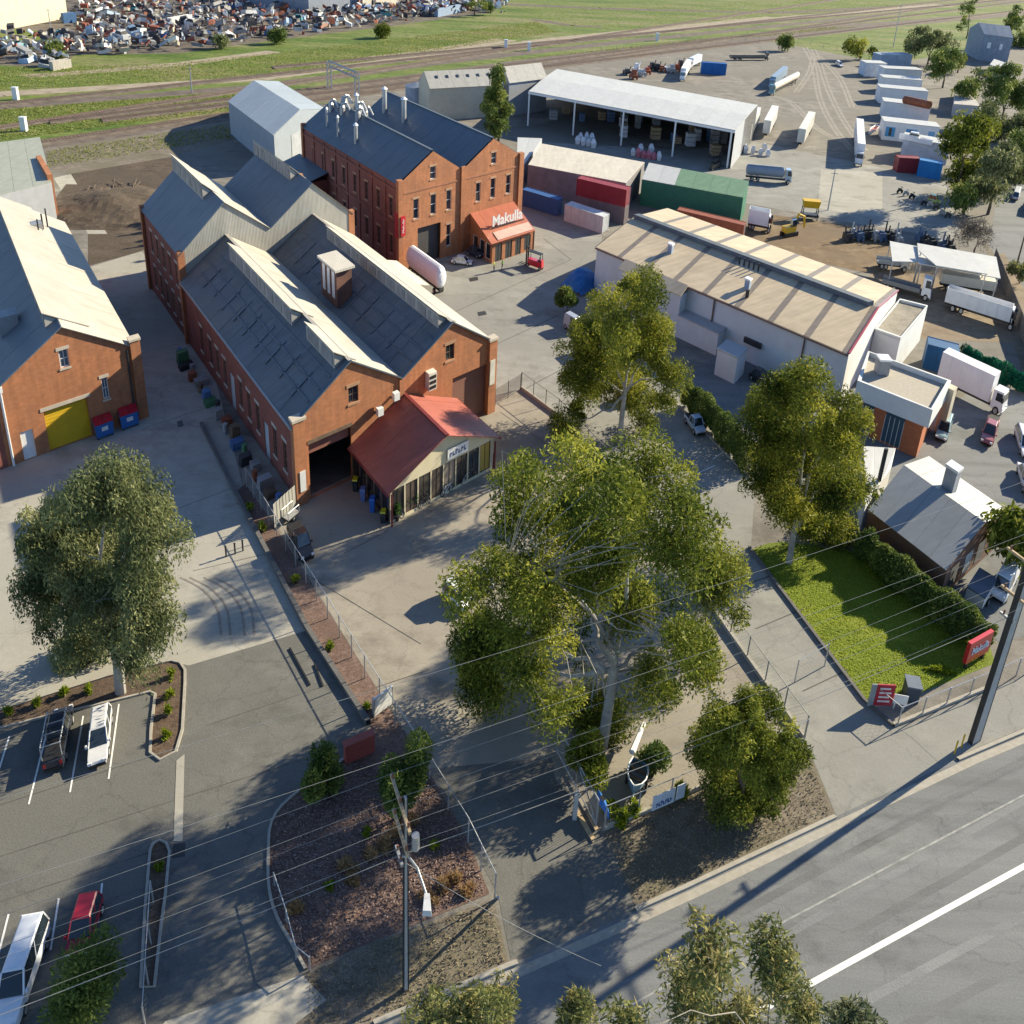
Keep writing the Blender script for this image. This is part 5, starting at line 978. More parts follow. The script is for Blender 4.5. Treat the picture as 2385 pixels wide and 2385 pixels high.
# at the showroom
car('sports_car', 'white open-topped sports car in front of the red porch', 'car', (1052, 612), (1100, 618), (.74, .74, .74), 1.8, 1.15, 'sedan')
car('blue_sedan', 'dark sedan in the shade beside the red porch', 'car', (1090, 590), (1122, 602), (.03, .035, .08), 1.8, 1.45, 'sedan')
fk, f, L = tfr((1212, 632), (1236, 606))[0], 0, 0
def forklift(name, label, rear, front, col):
    f, L = tfr(rear, front); o = thing(name, label, 'forklift', f.at(L / 2, 0)); P = paint(name + '_paint', col)
    mb = MB(); mb.box(f, 0, L * .62, -.55, .55, .35, 1.2); mb.frus(f, (-.15, .5, -.5, .5, .5), (-.05, .5, -.42, .42, 1.45)); mb.build('body', P, o)
    mb = MB()
    for a in (.25, L * .58):
        for b in (-.48, .48): mb.tube(f.at(a, b, 1.2), f.at(a + .1, b, 2.2), .05, 6)
    mb.box(f, .2, L * .65, -.55, .55, 2.2, 2.28); mb.build('overhead_guard', BLACK, o)
    mb = MB(); mb.box(f, L * .66, L * .72, -.45, -.32, .1, 3.0); mb.box(f, L * .66, L * .72, .32, .45, .1, 3.0); mb.box(f, L * .66, L * .7, -.319, .319, 2.7, 2.85); mb.box(f, L * .66, L * .7, -.319, .319, 1.2, 1.35); mb.build('mast', STEEL_D, o)
    for s in (-1, 1): mb = MB(); mb.box(f, L * .73, L + .1, s * .3 - .07, s * .3 + .07, .12, .18); mb.build('fork', STEEL_D, o)
    mb = MB(); mb.box(f, .7, 1.15, -.25, .25, 1.2, 1.32); mb.box(f, .6, .7, -.25, .25, 1.2, 1.75); mb.build('seat', BLACK, o)
    for a in (.3, L * .6):
        for s in (-1, 1): wheel(o, f, a, s * .5, .3, .22)
forklift('red_forklift', 'bright red forklift standing by the red porch corner', (1262, 630), (1212, 612), (.55, .012, .03))
forklift('yard_forklift', 'dark forklift alone on the concrete by the green shed', (1655, 398), (1684, 386), (.05, .05, .04))
# white bulk trailer behind the workshop
f, L = tfr((955, 632), (1030, 690)); o = thing('tank_trailer', 'rounded white tank trailer parked behind the workshop ridge', 'tank trailer', f.at(L / 2, 0))
mb = MB(); n = 16; sta = [(0, .25), (.12, .62), (.4, .88), (.9, 1), (L - .9, 1), (L - .4, .88), (L - .12, .62), (L, .25)]
for a, w_ in sta:
    for k in range(n): an = 2 * math.pi * k / n; mb.v.append(tuple(f.at(a, 1.35 * w_ * math.cos(an), 2.35 + 1.5 * w_ * math.sin(an))))
for j in range(len(sta) - 1):
    for k in range(n): mb.f.append((j * n + k, j * n + (k + 1) % n, (j + 1) * n + (k + 1) % n, (j + 1) * n + k)); mb.m.append(0)
mb.f.append(tuple(range(n))); mb.m.append(0); mb.f.append(tuple((len(sta) - 1) * n + n - 1 - k for k in range(n))); mb.m.append(0)
mb.build('body', M('tarp_white', (.80, .81, .83), .6, var=.05), o)
mb = MB(); mb.box(f, .2, L - .2, -.5, .5, .6, .88); mb.build('chassis', STEEL_D, o)
for a in (1.2, 2.4, L - 1.6):
    for s in (-1, 1): wheel(o, f, a, s * 1.0, .45, .3)
# right-hand car park
car('teal_hatchback', 'pale teal hatchback parked against the flat-roofed office', 'car', (2204, 985), (2188, 1032), (.28, .42, .46), 1.75, 1.5, 'hatch')
u_, f, L = car('red_pickup', 'faded red pickup parked alone in the asphalt car park', 'pickup', (2312, 985), (2294, 1042), (.33, .09, .09), 1.8, 1.6, 'ute')
car('white_hatchback', 'white hatchback in the car park next to the red pickup', 'car', (2372, 1010), (2392, 1075), (.74, .74, .75), 1.8, 1.5, 'hatch')
car('white_sedan', 'white sedan in the car park behind the cottage', 'car', (2378, 1095), (2400, 1165), (.72, .73, .75), 1.8, 1.5, 'sedan')
car('white_delivery_van', 'white van parked beside the cottage wall and a box trailer', 'van', (2352, 1340), (2318, 1405), (.74, .75, .78), 1.85, 2.0, 'van')
f, L = tfr((2290, 1375), (2262, 1420)); o = thing('box_trailer', 'grey box trailer with a dark lid by the cottage hedge', 'trailer', f.at(L / 2, 0))
mb = MB(); mb.box(f, 0, L, -1, 1, .55, 1.5); bo = mb.build('body', M('trailer_white', (.6, .6, .62), .6), o); mb = MB(); mb.box(f, -.05, L + .05, -1.05, 1.05, 1.504, 1.62); mb.build('lid', M('trailer_lid', (.12, .14, .18), .5), bo)
for s in (-1, 1): wheel(o, f, L * .5, s * 1.05, .33)
mb = MB(); mb.tube(f.at(L, 0, .5), f.at(L + 1.2, 0, .5), .05, 6); mb.build('drawbar', STEEL_D, o)
car('dark_sedan', 'dark sedan in the shade of the white warehouse wall', 'car', (1748, 878), (1785, 898), (.02, .022, .03), 1.8, 1.45, 'sedan')
car('blue_flatbed', 'pale blue utility with an open tray beside the hedge', 'pickup', (1602, 978), (1632, 1018), (.36, .46, .60), 1.85, 1.5, 'ute')
car('red_small_car', 'red car half hidden under the drooping gum', 'car', (1448, 925), (1480, 948), (.5, .02, .03), 1.8, 1.5, 'hatch')
car('grey_van', 'grey van behind the drooping gum on the shared driveway', 'van', (1318, 760), (1348, 778), (.35, .37, .42), 1.8, 1.9, 'van')
car('teal_van', 'teal van glimpsed between the gum branches', 'van', (1362, 815), (1385, 835), (.05, .30, .38), 1.8, 1.9, 'van')
# trucks
truck('delivery_truck', 'white box truck parked beside the green shade cloth', (2184, 893), (2335, 968), 2.5, (3.0, .7), (.76, .76, .78), (.76, .76, .78))
truck('flatbed_truck', 'white-cabbed flatbed truck behind the tan warehouse roof', (2052, 668), (2165, 700), 2.5, (0, 0), (.74, .74, .75), (.18, .19, .2), 'tray', cabh=3.1)
truck('small_tray_truck', 'pale grey tray truck parked beyond the flatbed truck', (2040, 622), (2112, 632), 2.3, (0, 0), (.5, .54, .56), (.35, .38, .4), 'tray')
truck('tipper_trailer', 'long white open-topped tipper trailer with brown load space', (2198, 715), (2352, 765), 2.5, (1.9, 0), (.7, .7, .7), (.72, .72, .72), 'tipper', 'trailer', cabl=.01)
truck('pale_trailer', 'low cream trailer standing behind the tipper trailer', (2185, 670), (2310, 690), 2.4, (1.3, 0), (.7, .7, .7), (.66, .64, .56), 'trailer', 'trailer')
truck('parked_semi', 'white box truck with its nose to the concrete yard', (1995, 320), (1998, 388), 2.5, (3.2, 0), (.76, .77, .79), (.76, .76, .77))
truck('dirt_yard_trailer', 'cream box trailer standing alone on the dirt yard', (1885, 300), (1862, 343), 2.5, (2.9, 0), (.7, .7, .7), (.70, .69, .62), 'trailer', 'trailer')
truck('shed_side_trailer', 'white box trailer parked by the open shed end wall', (1800, 285), (1782, 322), 2.5, (2.9, 0), (.7, .7, .7), (.74, .74, .72), 'trailer', 'trailer')
truck('wall_trailer', 'narrow white trailer squeezed against the open shed end', (1760, 290), (1738, 335), 2.2, (3.0, 0), (.7, .7, .7), (.70, .72, .72), 'trailer', 'trailer')
truck('tanker_truck', 'blue-green cabbed truck with pale tank in the dirt yard', (1855, 190), (1795, 222), 2.5, (0, 0), (.03, .16, .17), (.62, .56, .48), 'tank')
truck('blue_cab_truck', 'blue-grey box truck standing beside the tanker', (1826, 180), (1795, 208), 2.5, (2.2, 0), (.12, .25, .42), (.24, .33, .44))
truck('silver_tanker', 'silver tray truck crossing the concrete by the green shed', (1735, 418), (1840, 428), 2.5, (0, 0), (.36, .44, .52), (.30, .33, .38), 'tank')
truck('white_tanker', 'white truck at the back of the dirt yard', (1602, 165), (1588, 190), 2.5, (2.4, 0), (.75, .76, .78), (.75, .76, .78))
truck('white_flat_truck', 'white cabbed truck behind another white truck', (1628, 150), (1604, 162), 2.5, (2.2, 0), (.7, .72, .75), (.62, .66, .72))
truck('rail_flat_trailer', 'long bare flat trailer by the railway fence', (1700, 140), (1785, 140), 2.5, (0, 0), (.3, .3, .28), (.16, .15, .13), 'tray', 'trailer', cabl=.01)
truck('white_tipper', 'white tipper body standing behind the rusty fence panels', (1740, 530), (1790, 540), 2.5, (2.3, 0), (.7, .7, .7), (.72, .74, .78), 'tipper', 'trailer', cabl=.01)
car('white_yard_car', 'small white car alone at the far edge of the dirt yard', 'car', (1948, 150), (1960, 158), (.75, .75, .76), 1.8, 1.5, 'hatch')
# containers and cabins
container('blue_container', 'blue shipping container behind the orange brick showroom', (1213, 478), (1297, 504), 2.5, 2.7, (.03, .11, .32))
container('white_container', 'white shipping container on the ground below the red one', (1313, 514), (1402, 545), 3.0, 2.7, (.60, .63, .66))
b0_, f0_, L0_ = container('base_container', 'grey container carrying the red container', (1338, 494), (1452, 524), 3.0, 2.8, (.20, .16, .17))
A_ = f0_.at(0, 0); container('red_container', 'dark red shipping container stacked behind the white container', (1338, 494), (1452, 524), 3.0, 2.8, (.27, .03, .045), 2.81)
container('rusty_container', 'long rust-brown container beside the dirt patch', (1572, 525), (1728, 563), 2.5, 2.6, (.30, .09, .05))
container('blue_yard_container', 'dark blue container with white top beside the box truck', (2148, 858), (2222, 878), 3.2, 3.0, (.02, .11, .26))
container('red_stack_container', 'dark red container under the boat', (2088, 402), (2140, 405), 3.2, 3.0, (.24, .03, .04))
container('blue_stack_container', 'bright blue container under the boat', (2134, 410), (2188, 420), 3.2, 3.2, (.02, .20, .50))
WCAB = M('cabin_white', (.75, .76, .77), .55, var=.05, streak=.06, rib=2)
rows = [(2047, 158, 2120, 158, 'blue-grey transportable cabin half under the trees', M('cabin_blue', (.30, .38, .48), .6, rib=2)), (2012, 178, 2060, 180, 'small pale blue cabin at the end of the cabin row', M('cabin_pale', (.5, .56, .64), .6)), (2055, 192, 2142, 196, 'white transportable cabin behind the blue-grey one', WCAB), (2052, 215, 2142, 222, 'white transportable cabin in the middle of the row', WCAB), (2045, 240, 2155, 250, 'long pale transportable cabin with a plain roof', WCAB), (2052, 275, 2160, 288, 'white transportable cabin beside the rusty tank', WCAB), (2052, 325, 2180, 340, 'white transportable cabin with blue window shutters', WCAB), (2095, 365, 2202, 385, 'pale grey cabin behind the white boat', M('cabin_grey', (.5, .53, .58), .6, rib=2))]
for i, (x0, y0, x1, y1, lb, mt) in enumerate(rows):
    o, f, L = container('transportable_cabin', lb, (x0, y0), (x1, y1), 7.0, 4.0, (.7, .7, .7), cat='cabin', mat=mt)
    mb = MB(); mb.box(f, -.15, L + .15, -.1, 7.1, 4.004, 4.2); mb.build('roof', WHITEROOF if i != 0 else mt, o)
    if i == 6:
        for s0, s1, c_ in ((.05, .22, 1), (.42, .62, 1), (.82, .93, 0)):
            mb = MB(); mb.box(f, L * s0, L * s1, -.06, -.03, .9 if c_ else .1, 3.0); w_ = mb.build('window' if c_ else 'door', paint('shutter_blue', (.03, .25, .50)), o)
            if c_: mb = MB(); mb.box(f, L * (s0 * .65 + s1 * .35), L * (s0 * .35 + s1 * .65), -.09, -.063, 1.1, 2.8); mb.build('pane', GLASS, w_)
# rusty horizontal tank on a cabin roof
A, B = g(2108, 232, 5.2), g(2165, 245, 5.2); mb = MB(); mb.tube(A, B, .95, 14); mb.build('rusty_tank', RUST, label='orange rusty cylinder lying on the cabin roofs', cat='tank')
# boats
def boat(name, label, stern, bow, z0, W, H, hull, inner, cabin=None):
    f, L = tfr(stern, bow); f = f.sub(0, 0, z0); o = thing(name, label, 'boat', f.at(L / 2, 0))
    st = [(0, .8), (.3, 1), (.6, .95), (.82, .66), (.95, .25), (1, .02)]; mb = MB()
    for a, w_ in st:
        h_ = H * (1 + .25 * a)
        for b, z in ((-W / 2 * w_, h_), (-W / 2 * w_ * .8, h_ * .35), (0, .02 + .25 * H * max(0, a - .5)), (W / 2 * w_ * .8, h_ * .35), (W / 2 * w_, h_)): mb.v.append(tuple(f.at(a * L, b, z)))
    for i in range(len(st) - 1):
        for k in range(4): mb.f.append((i * 5 + k, (i + 1) * 5 + k, (i + 1) * 5 + k + 1, i * 5 + k + 1)); mb.m.append(0)
    mb.f.append((0, 1, 2, 3, 4)); mb.m.append(0); mb.build('hull', hull, o)
    mb = MB(); mb.poly([f.at(a * L * .97, -W / 2 * w_ * .92, H * .55) for a, w_ in st] + [f.at(a * L * .97, W / 2 * w_ * .92, H * .55) for a, w_ in reversed(st)]); mb.build('deck', inner, o)
    mb = MB()
    for s in (-1, 1): mb.path([f.at(a * L, s * W / 2 * w_, H * (1 + .25 * a)) for a, w_ in st], .05, 5)
    mb.build('gunwale', WHITEP, o)
    for a in (.2, .5): mb = MB(); mb.box(f, L * a, L * a + .3, -W * .4, W * .4, H * .6, H * .72); mb.build('thwart', TIMBER, o)
    if cabin:
        mb = MB(); mb.frus(f, (L * .4, L * .72, -W * .3, W * .3, H), (L * .45, L * .68, -W * .26, W * .26, H + 1.1)); cb = mb.build('wheelhouse', WHITEP, o)
        mb = MB(); mb.frus(f, (L * .415, L * .715, -W * .302, W * .302, H + .45), (L * .435, L * .69, -W * .285, W * .285, H + .85)); mb.build('window', GLASS, cb)
    return o, f, L
bo, f, L = boat('dinghy', 'blue-grey open dinghy standing behind the front fence', (1487, 1808), (1471, 1872), .55, 1.9, .7, M('hull_blue', (.12, .22, .32), .5), M('dinghy_inner', (.16, .20, .22), .7))
mb = MB(); fz = f.sub(0, 0, -.55); mb.box(fz, .1, L, -.06, .06, .3, .45); mb.tube(fz.at(L * .4, -1, .33), fz.at(L * .4, 1, .33), .05, 6); mb.path([fz.at(L * .8, 0, .4), fz.at(L + 1.1, .1, .4)], .05, 5); tr_ = mb.build('trailer_frame', STEEL, bo)
for s in (-1, 1): wheel(bo, fz, L * .4, s * .95, .3, .2)
mb = MB(); mb.path([g(1500, 1684, 1.2), g(1472, 1752, 1.3)], .13, 6, .2); mb.build('white_oar', WHITEP, label='thick white pole leaning over the dinghy', cat='pole')
boat('cabin_cruiser', 'white cabin boat stored on top of the coloured containers', (2162, 378), (2085, 362), 3.2, 2.6, 1.2, paint('boat_white', (.74, .76, .80)), WHITEP, True)
# junk rows by the dirt yard: upright machinery frames
for i in range(16):
    if i < 10: x, y = 1972 + i * 13, 556 + i * .5 + rnd.uniform(-4, 6)
    else: x, y = 2140 + (i - 10) * 14, 566 + (i - 10) * 4 + rnd.uniform(-3, 3)
    f = Fr(g(x, y), V3(1 / SQ, .3, 0), V3(-.2, 1, 0)); h_ = rnd.uniform(1.6, 3.4); mb = MB()
    mb.box(f, -.9, .9, -.8, .8, .3, .9 + rnd.random() * .5); mb.tube(f.at(-.6, 0, .6), f.at(-.9 + rnd.random(), .2, h_), .14, 5); mb.tube(f.at(.5, 0, .6), f.at(.2, -.3, h_ * .8), .12, 5); mb.box(f, -.3, .5, -.3, .4, 1, 1.6)
    mb.disc(f, -.7, -.9, .4, .4, .3, 10); mb.disc(f, .7, -.9, .4, .4, .3, 10)
    mb.build('scrap_machine', [STEEL_D, STEEL, M('faded_blue_steel', (.08, .12, .2), .6), STEEL_D][i % 4], label=['black', 'grey steel', 'faded blue', 'dark rusting'][i % 4] + ' farm machine in the row of scrap along the dirt patch', cat='machinery', group='scrap machines in a row')
for i in range(9):
    x, y = 2095 + i * 14, 450 + i * 7 + rnd.uniform(-5, 5); f = Fr(g(x, y), V3(1 / SQ, .2, 0), V3(-.2, 1, 0)); mb = MB()
    mb.disc(f, -.7, 0, .35, .35, .18, 12); mb.disc(f, .7, 0, .35, .35, .18, 12); mb.box(f, -.6, .5, -.16, .16, .4, .85); mb.tube(f.at(.6, 0, .5), f.at(.4, 0, 1.15), .06, 5); mb.tube(f.at(.4, -.4, 1.15), f.at(.4, .4, 1.15), .05, 5); mb.box(f, -.7, .0, -.14, .14, .86, 1.0)
    mb.build('motorbike', [STEEL_D, STEEL][i % 2], label='dark motorbike parked in the line on the concrete', cat='motorbike', group='motorbikes parked in a line')
# yellow excavator and hopper
f, L = tfr((1822, 552), (1852, 546)); o = thing('yellow_excavator', 'small yellow excavator on the brown dirt patch', 'excavator', f.at(L / 2, 0))
for s in (-1, 1): mb = MB(); mb.box(f, 0, L, s * .8 - .25, s * .8 + .25, .05, .7); mb.build('track', BLACK, o)
mb = MB(); mb.box(f, .2, L * .8, -.9, .9, .75, 1.6); mb.build('body', YELLOW, o); mb = MB(); mb.box(f, L * .45, L * .8, -.9, -.1, 1.604, 2.7); mb.build('cab', GLASS, o)
mb = MB(); mb.path([f.at(L * .8, .3, 1.2), f.at(L * 1.1, .3, 3.2), f.at(L * 1.6, .3, 2.6), f.at(L * 1.7, .3, .8)], .18, 6); mb.build('arm', YELLOW, o)
f, L = tfr((1862, 508), (1905, 512)); o = thing('yellow_hopper', 'yellow hopper on a dark steel frame near the motor yard', 'hopper', f.at(L / 2, 0))
mb = MB(); mb.frus(f, (.5, L - .5, -.7, .7, 2.0), (.2, L - .2, -1.1, 1.1, 3.2)); mb.build('hopper_body', YELLOW, o)
mb = MB()
for a in (.5, L - .5):
    for b in (-.8, .8): mb.box(f, a - .1, a + .1, b - .1, b + .1, 0, 2.0)
mb.box(f, .2, L - .2, -1, 1, .5, .9); mb.build('frame', STEEL_D, o)
# big white bulk bags at the open shed
for i, (x, y) in enumerate([(1345, 335), (1358, 338), (1370, 340), (1382, 344), (1352, 326), (1366, 328), (1378, 331), (1474, 362), (1486, 365), (1498, 367), (1510, 369), (1522, 371), (1534, 373), (1492, 352), (1516, 356), (1720, 352), (1735, 356), (1752, 358), (1770, 362), (1787, 364), (1779, 352)]):
    f = Fr(g(x, y), V3(1 / SQ, 0, 0), V3(0, 1, 0)); mb = MB(); h_ = rnd.uniform(1.4, 1.9); r_ = rnd.uniform(.7, .9)
    mb.frus(f, (-r_ * .8, r_ * .8, -r_ * .8, r_ * .8, 0), (-r_, r_, -r_, r_, h_ * .6)); mb.frus(f, (-r_, r_, -r_, r_, h_ * .601), (-r_ * .4, r_ * .4, -r_ * .4, r_ * .4, h_))
    red = i in (8, 9, 10, 11); mb.build('bulk_bag', M('bag_red', (.5, .16, .2), .8) if red else M('bag_white', (.66, .66, .68), .8), label=('pink-red' if red else 'white') + ' bulk bag stacked by the open shed' + ('' if i < 15 or red else ' end wall'), cat='bulk bag', group='bulk bags at the open shed')
# skips near the brick shed
def skip(label, A, B, C_, h=1.5):
    f, L = tfr(A, B); o = thing('waste_skip', label, 'skip', f.at(L / 2, .7)); W = 1.5
    mb = MB(); mb.frus(f, (.12, L - .12, .12, W - .12, .2), (0, L, 0, W, h)); mb.build('bin_body', paint('skip_blue', (.02, .13, .40)), o)
    for k in range(2): mb = MB(); c = [f.at(L * .5 * k + .02, -.06, h + .02), f.at(L * .5 * (k + 1) - .02, -.06, h + .02), f.at(L * .5 * (k + 1) - .02, W + .05, h + .3), f.at(L * .5 * k + .02, W + .05, h + .3)]; mb.hexa(c + [p + V3(0, 0, .08) for p in c]); mb.build('lid', paint('lid_red', (.42, .01, .03)), o)
    quadpart(o, 'label_plate', [f.at(L * .35, .03, .8), f.at(L * .68, .03, .8), f.at(L * .68, -.02, 1.2), f.at(L * .35, -.02, 1.2)], WHITEP)
    for a in (.25, L - .25):
        for b in (.25, W - .25): mb = MB(); mb.disc(f, a, b, .1, .1, .08, 8); mb.build('castor', RUBBER, o)
skip('blue waste skip with red lid nearer the yellow roller door', (226, 1029), (268, 1013), 0)
skip('blue waste skip with red lid at the shed corner pier', (284, 1006), (326, 991), 0)
# drums and bins down the office side
for i, (x, y, c_, lb, h_) in enumerate(((828, 1142, (.42, .40, .10), 'olive-yellow lidded bin beside the office side wall', 1.1), (846, 1165, (.15, .2, .42), 'faded blue-violet bin beside the office side wall', 1.1), (868, 1190, (.03, .13, .5), 'bright blue drum beside the office side wall', 1.2), (893, 1215, (.03, .05, .05), 'black bin with yellow lid at the office corner', 1.0))):
    f = Fr(g(x, y), V3(1 / SQ, 0, 0), V3(0, 1, 0)); o = thing('wheelie_bin', lb, 'bin', f.o); mb = MB(); mb.frus(f, (-.28, .28, -.32, .32, 0), (-.36, .36, -.42, .42, h_)); mb.build('bin_body', paint('bin_%d' % i, BL_ if False else ((.02, .03, .04) if i in (0, 3) else c_)), o)
    mb = MB(); mb.frus(f, (-.4, .4, -.46, .46, h_ + .004), (-.34, .34, -.38, .38, h_ + .12)); mb.build('lid', paint('binlid_%d' % i, (.62, .55, .02) if i in (0, 3) else c_), o)
# potted plants and bicycles along the office front
LEAFP = leaf_mat('pot_plant_leaf', [(0, (.03, .07, .02)), (1, (.10, .18, .05))])

container('blue_box_container', 'bright blue container at the back of the dirt yard', (1632, 172), (1690, 176), 3.0, 3.4, (.02, .14, .42))
MCOL = [STEEL_D, RUST, WHITEP, STEEL, M('machine_orange', (.45, .12, .05), .6), STEEL_D]
for i in range(12):
    x, y = 1462 + i * 11 + rnd.uniform(-3, 3), 178 - i * 1.6 + rnd.uniform(-6, 8); f = Fr(g(x, y), V3(1 / SQ, .2, 0), V3(-.2, 1, 0)); mb = MB(); h_ = rnd.uniform(1.5, 2.8)
    mb.box(f, -1.5, 1.5, -1.6, 1.6, .5, 1.3); mb.frus(f, (-.9, .9, -1, 1, 1.304), (-.7, .6, -.8, .8, h_)); mb.tube(f.at(1, 0, 1), f.at(2, .5, h_ + .6), .15, 5)
    for a in (-1, 1): mb.disc(f, a, -1.65, .5, .5, .3, 10); mb.disc(f, a, 1.65, .5, .5, .3, 10)
    mb.build('plant_machine', MCOL[i % 6], label=['dark', 'rusty', 'white', 'grey steel', 'orange', 'black'][i % 6] + ' piece of plant parked behind the open shed', cat='machinery', group='plant behind the open shed')
# goods stored inside the open shed
for i in range(26):
    s_ = .05 + .9 * rnd.random(); t_ = .25 + .6 * rnd.random(); p = (mbx[0] * (1 - s_) + mbx[1] * s_) * (1 - t_) + (mbx[3] * (1 - s_) + mbx[2] * s_) * t_; f = Fr(p, V3(1 / SQ, .1, 0), V3(-.1, 1, 0)); w_, h_ = rnd.uniform(.8, 1.6), rnd.uniform(1.2, 3.2); mb = MB()
    for k in range(3): mb.box(f, -w_, w_, -1.2, 1.2, h_ * k / 3 + .12, h_ * (k + 1) / 3)
    for k in range(3): mb.box(f, -w_, w_, -1.1 + .9 * k, -.8 + .9 * k, 0, .115)
    mb.build('pallet_stack', [M('bag_white', (.66, .66, .68)), TIMBER_L, M('stack_blue', (.12, .2, .35), .7), M('stack_grey', (.4, .4, .4), .7)][i % 4], label=['white wrapped', 'pale timber', 'blue wrapped', 'grey wrapped'][i % 4] + ' pallet stack inside the open shed', cat='pallet stack', group='pallet stacks in the open shed')
for i, (a, b, c_, lb) in enumerate((((2362, 470), (2372, 440), (.7, .71, .72), 'white car parked on the side street under the trees'), ((2395, 505), (2402, 470), (.05, .07, .12), 'dark car parked on the side street'), ((2160, 470), (2190, 478), (.5, .52, .1), 'lime yellow car on the concrete by the street trees'))): car('street_car', lb, 'car', a, b, c_, 1.8, 1.5, 'hatch')
f, L = tfr((2012, 300), (2040, 318)); o_, f_, L_ = boat('speed_boat', 'small white runabout with red stripe parked by the cabins', (2042, 305), (2022, 322), .6, 2.0, .8, WHITEP, M('boat_red', (.4, .03, .03), .5))

# ------------------------------------------------------------------ vegetation
def leaves_obj(name, P, D, size, wid, mat, parent, tint=None, n_jit=.5):
    """P centres, D directions (n,3); one diamond leaf per row"""
    n = len(P); D = D / (np.linalg.norm(D, axis=1)[:, None] + 1e-9)
    S = np.cross(D, rng.normal(size=(n, 3))); S /= (np.linalg.norm(S, axis=1)[:, None] + 1e-9)
    ls = size * rng.uniform(.45, 1.6, n)[:, None]; ws = wid * rng.uniform(.6, 1.3, n)[:, None]
    V = np.empty((n, 4, 3)); V[:, 0] = P - D * ls * .5; V[:, 1] = P + S * ws * .5; V[:, 2] = P + D * ls * .5; V[:, 3] = P - S * ws * .5
    base = wloc(parent) if parent is not None else np.array([P[:, 0].mean(), P[:, 1].mean(), P[:, 2].min()])
    V = (V - base).reshape(-1, 3)
    me = bpy.data.meshes.new(name); me.vertices.add(n * 4); me.vertices.foreach_set('co', V.ravel()); me.loops.add(n * 4); me.loops.foreach_set('vertex_index', np.arange(n * 4))
    me.polygons.add(n); me.polygons.foreach_set('loop_start', np.arange(0, n * 4, 4)); me.update(calc_edges=True)
    at = me.attributes.new('tint', 'FLOAT', 'FACE'); at.data.foreach_set('value', (rng.random(n) if tint is None else np.clip(tint, 0, 1)).astype(np.float32))
    me.materials.append(mat); o = bpy.data.objects.new(name, me); COL.objects.link(o)
    if parent is not None: o.parent = parent
    else: o.location = tuple(base)
    o['_b'] = tuple(base); return o
BARK = M('pale_bark', (.33, .315, .29), .8, var=.25, scale=1.5, dirt=(.22, .18, .15), dirt_amt=.6)
BARKG = M('grey_bark', (.26, .24, .21), .85, var=.2, scale=2)
BARKD = M('dark_bark', (.12, .09, .07), .9, var=.3, scale=3)
GUM = leaf_mat('gum_leaf', [(0, (.030, .052, .009)), (.5, (.15, .18, .022)), (1, (.42, .41, .065))], .3)
GUMY = leaf_mat('gum_leaf_yellow', [(0, (.04, .062, .010)), (.5, (.185, .205, .024)), (1, (.47, .43, .06))], .3)
GREYG = leaf_mat('grey_green_leaf', [(0, (.05, .07, .03)), (.5, (.165, .19, .08)), (1, (.33, .33, .15))], .3)
DKG = leaf_mat('dark_shrub_leaf', [(0, (.045, .081, .024)), (.5, (.121, .172, .040)), (1, (.323, .344, .081))], .28)
OLIVE = leaf_mat('olive_gum_leaf', [(0, (.086, .108, .043)), (.5, (.202, .216, .072)), (1, (.432, .346, .144))], .3)
LIME = leaf_mat('lime_plant_leaf', [(0, (.10, .16, .01)), (1, (.30, .34, .03))], .4)
def ell(e, yy):
    """pixel ellipse at forward distance yy -> centre, radii"""
    x, y, rx, ry = e[:4]; c = gz(x, y, yy); hx = abs(gz(x + rx, y, yy)[0] - gz(x - rx, y, yy)[0]) / 2; hz = abs(gz(x, y - ry, yy)[2] - gz(x, y + ry, yy)[2]) / 2
    d = min(1.5 * hx, 1.3 * hz); rz = math.sqrt(max(hz * hz - (.55 * d) ** 2, (.45 * hz) ** 2)); return c, np.array([hx, d, rz])
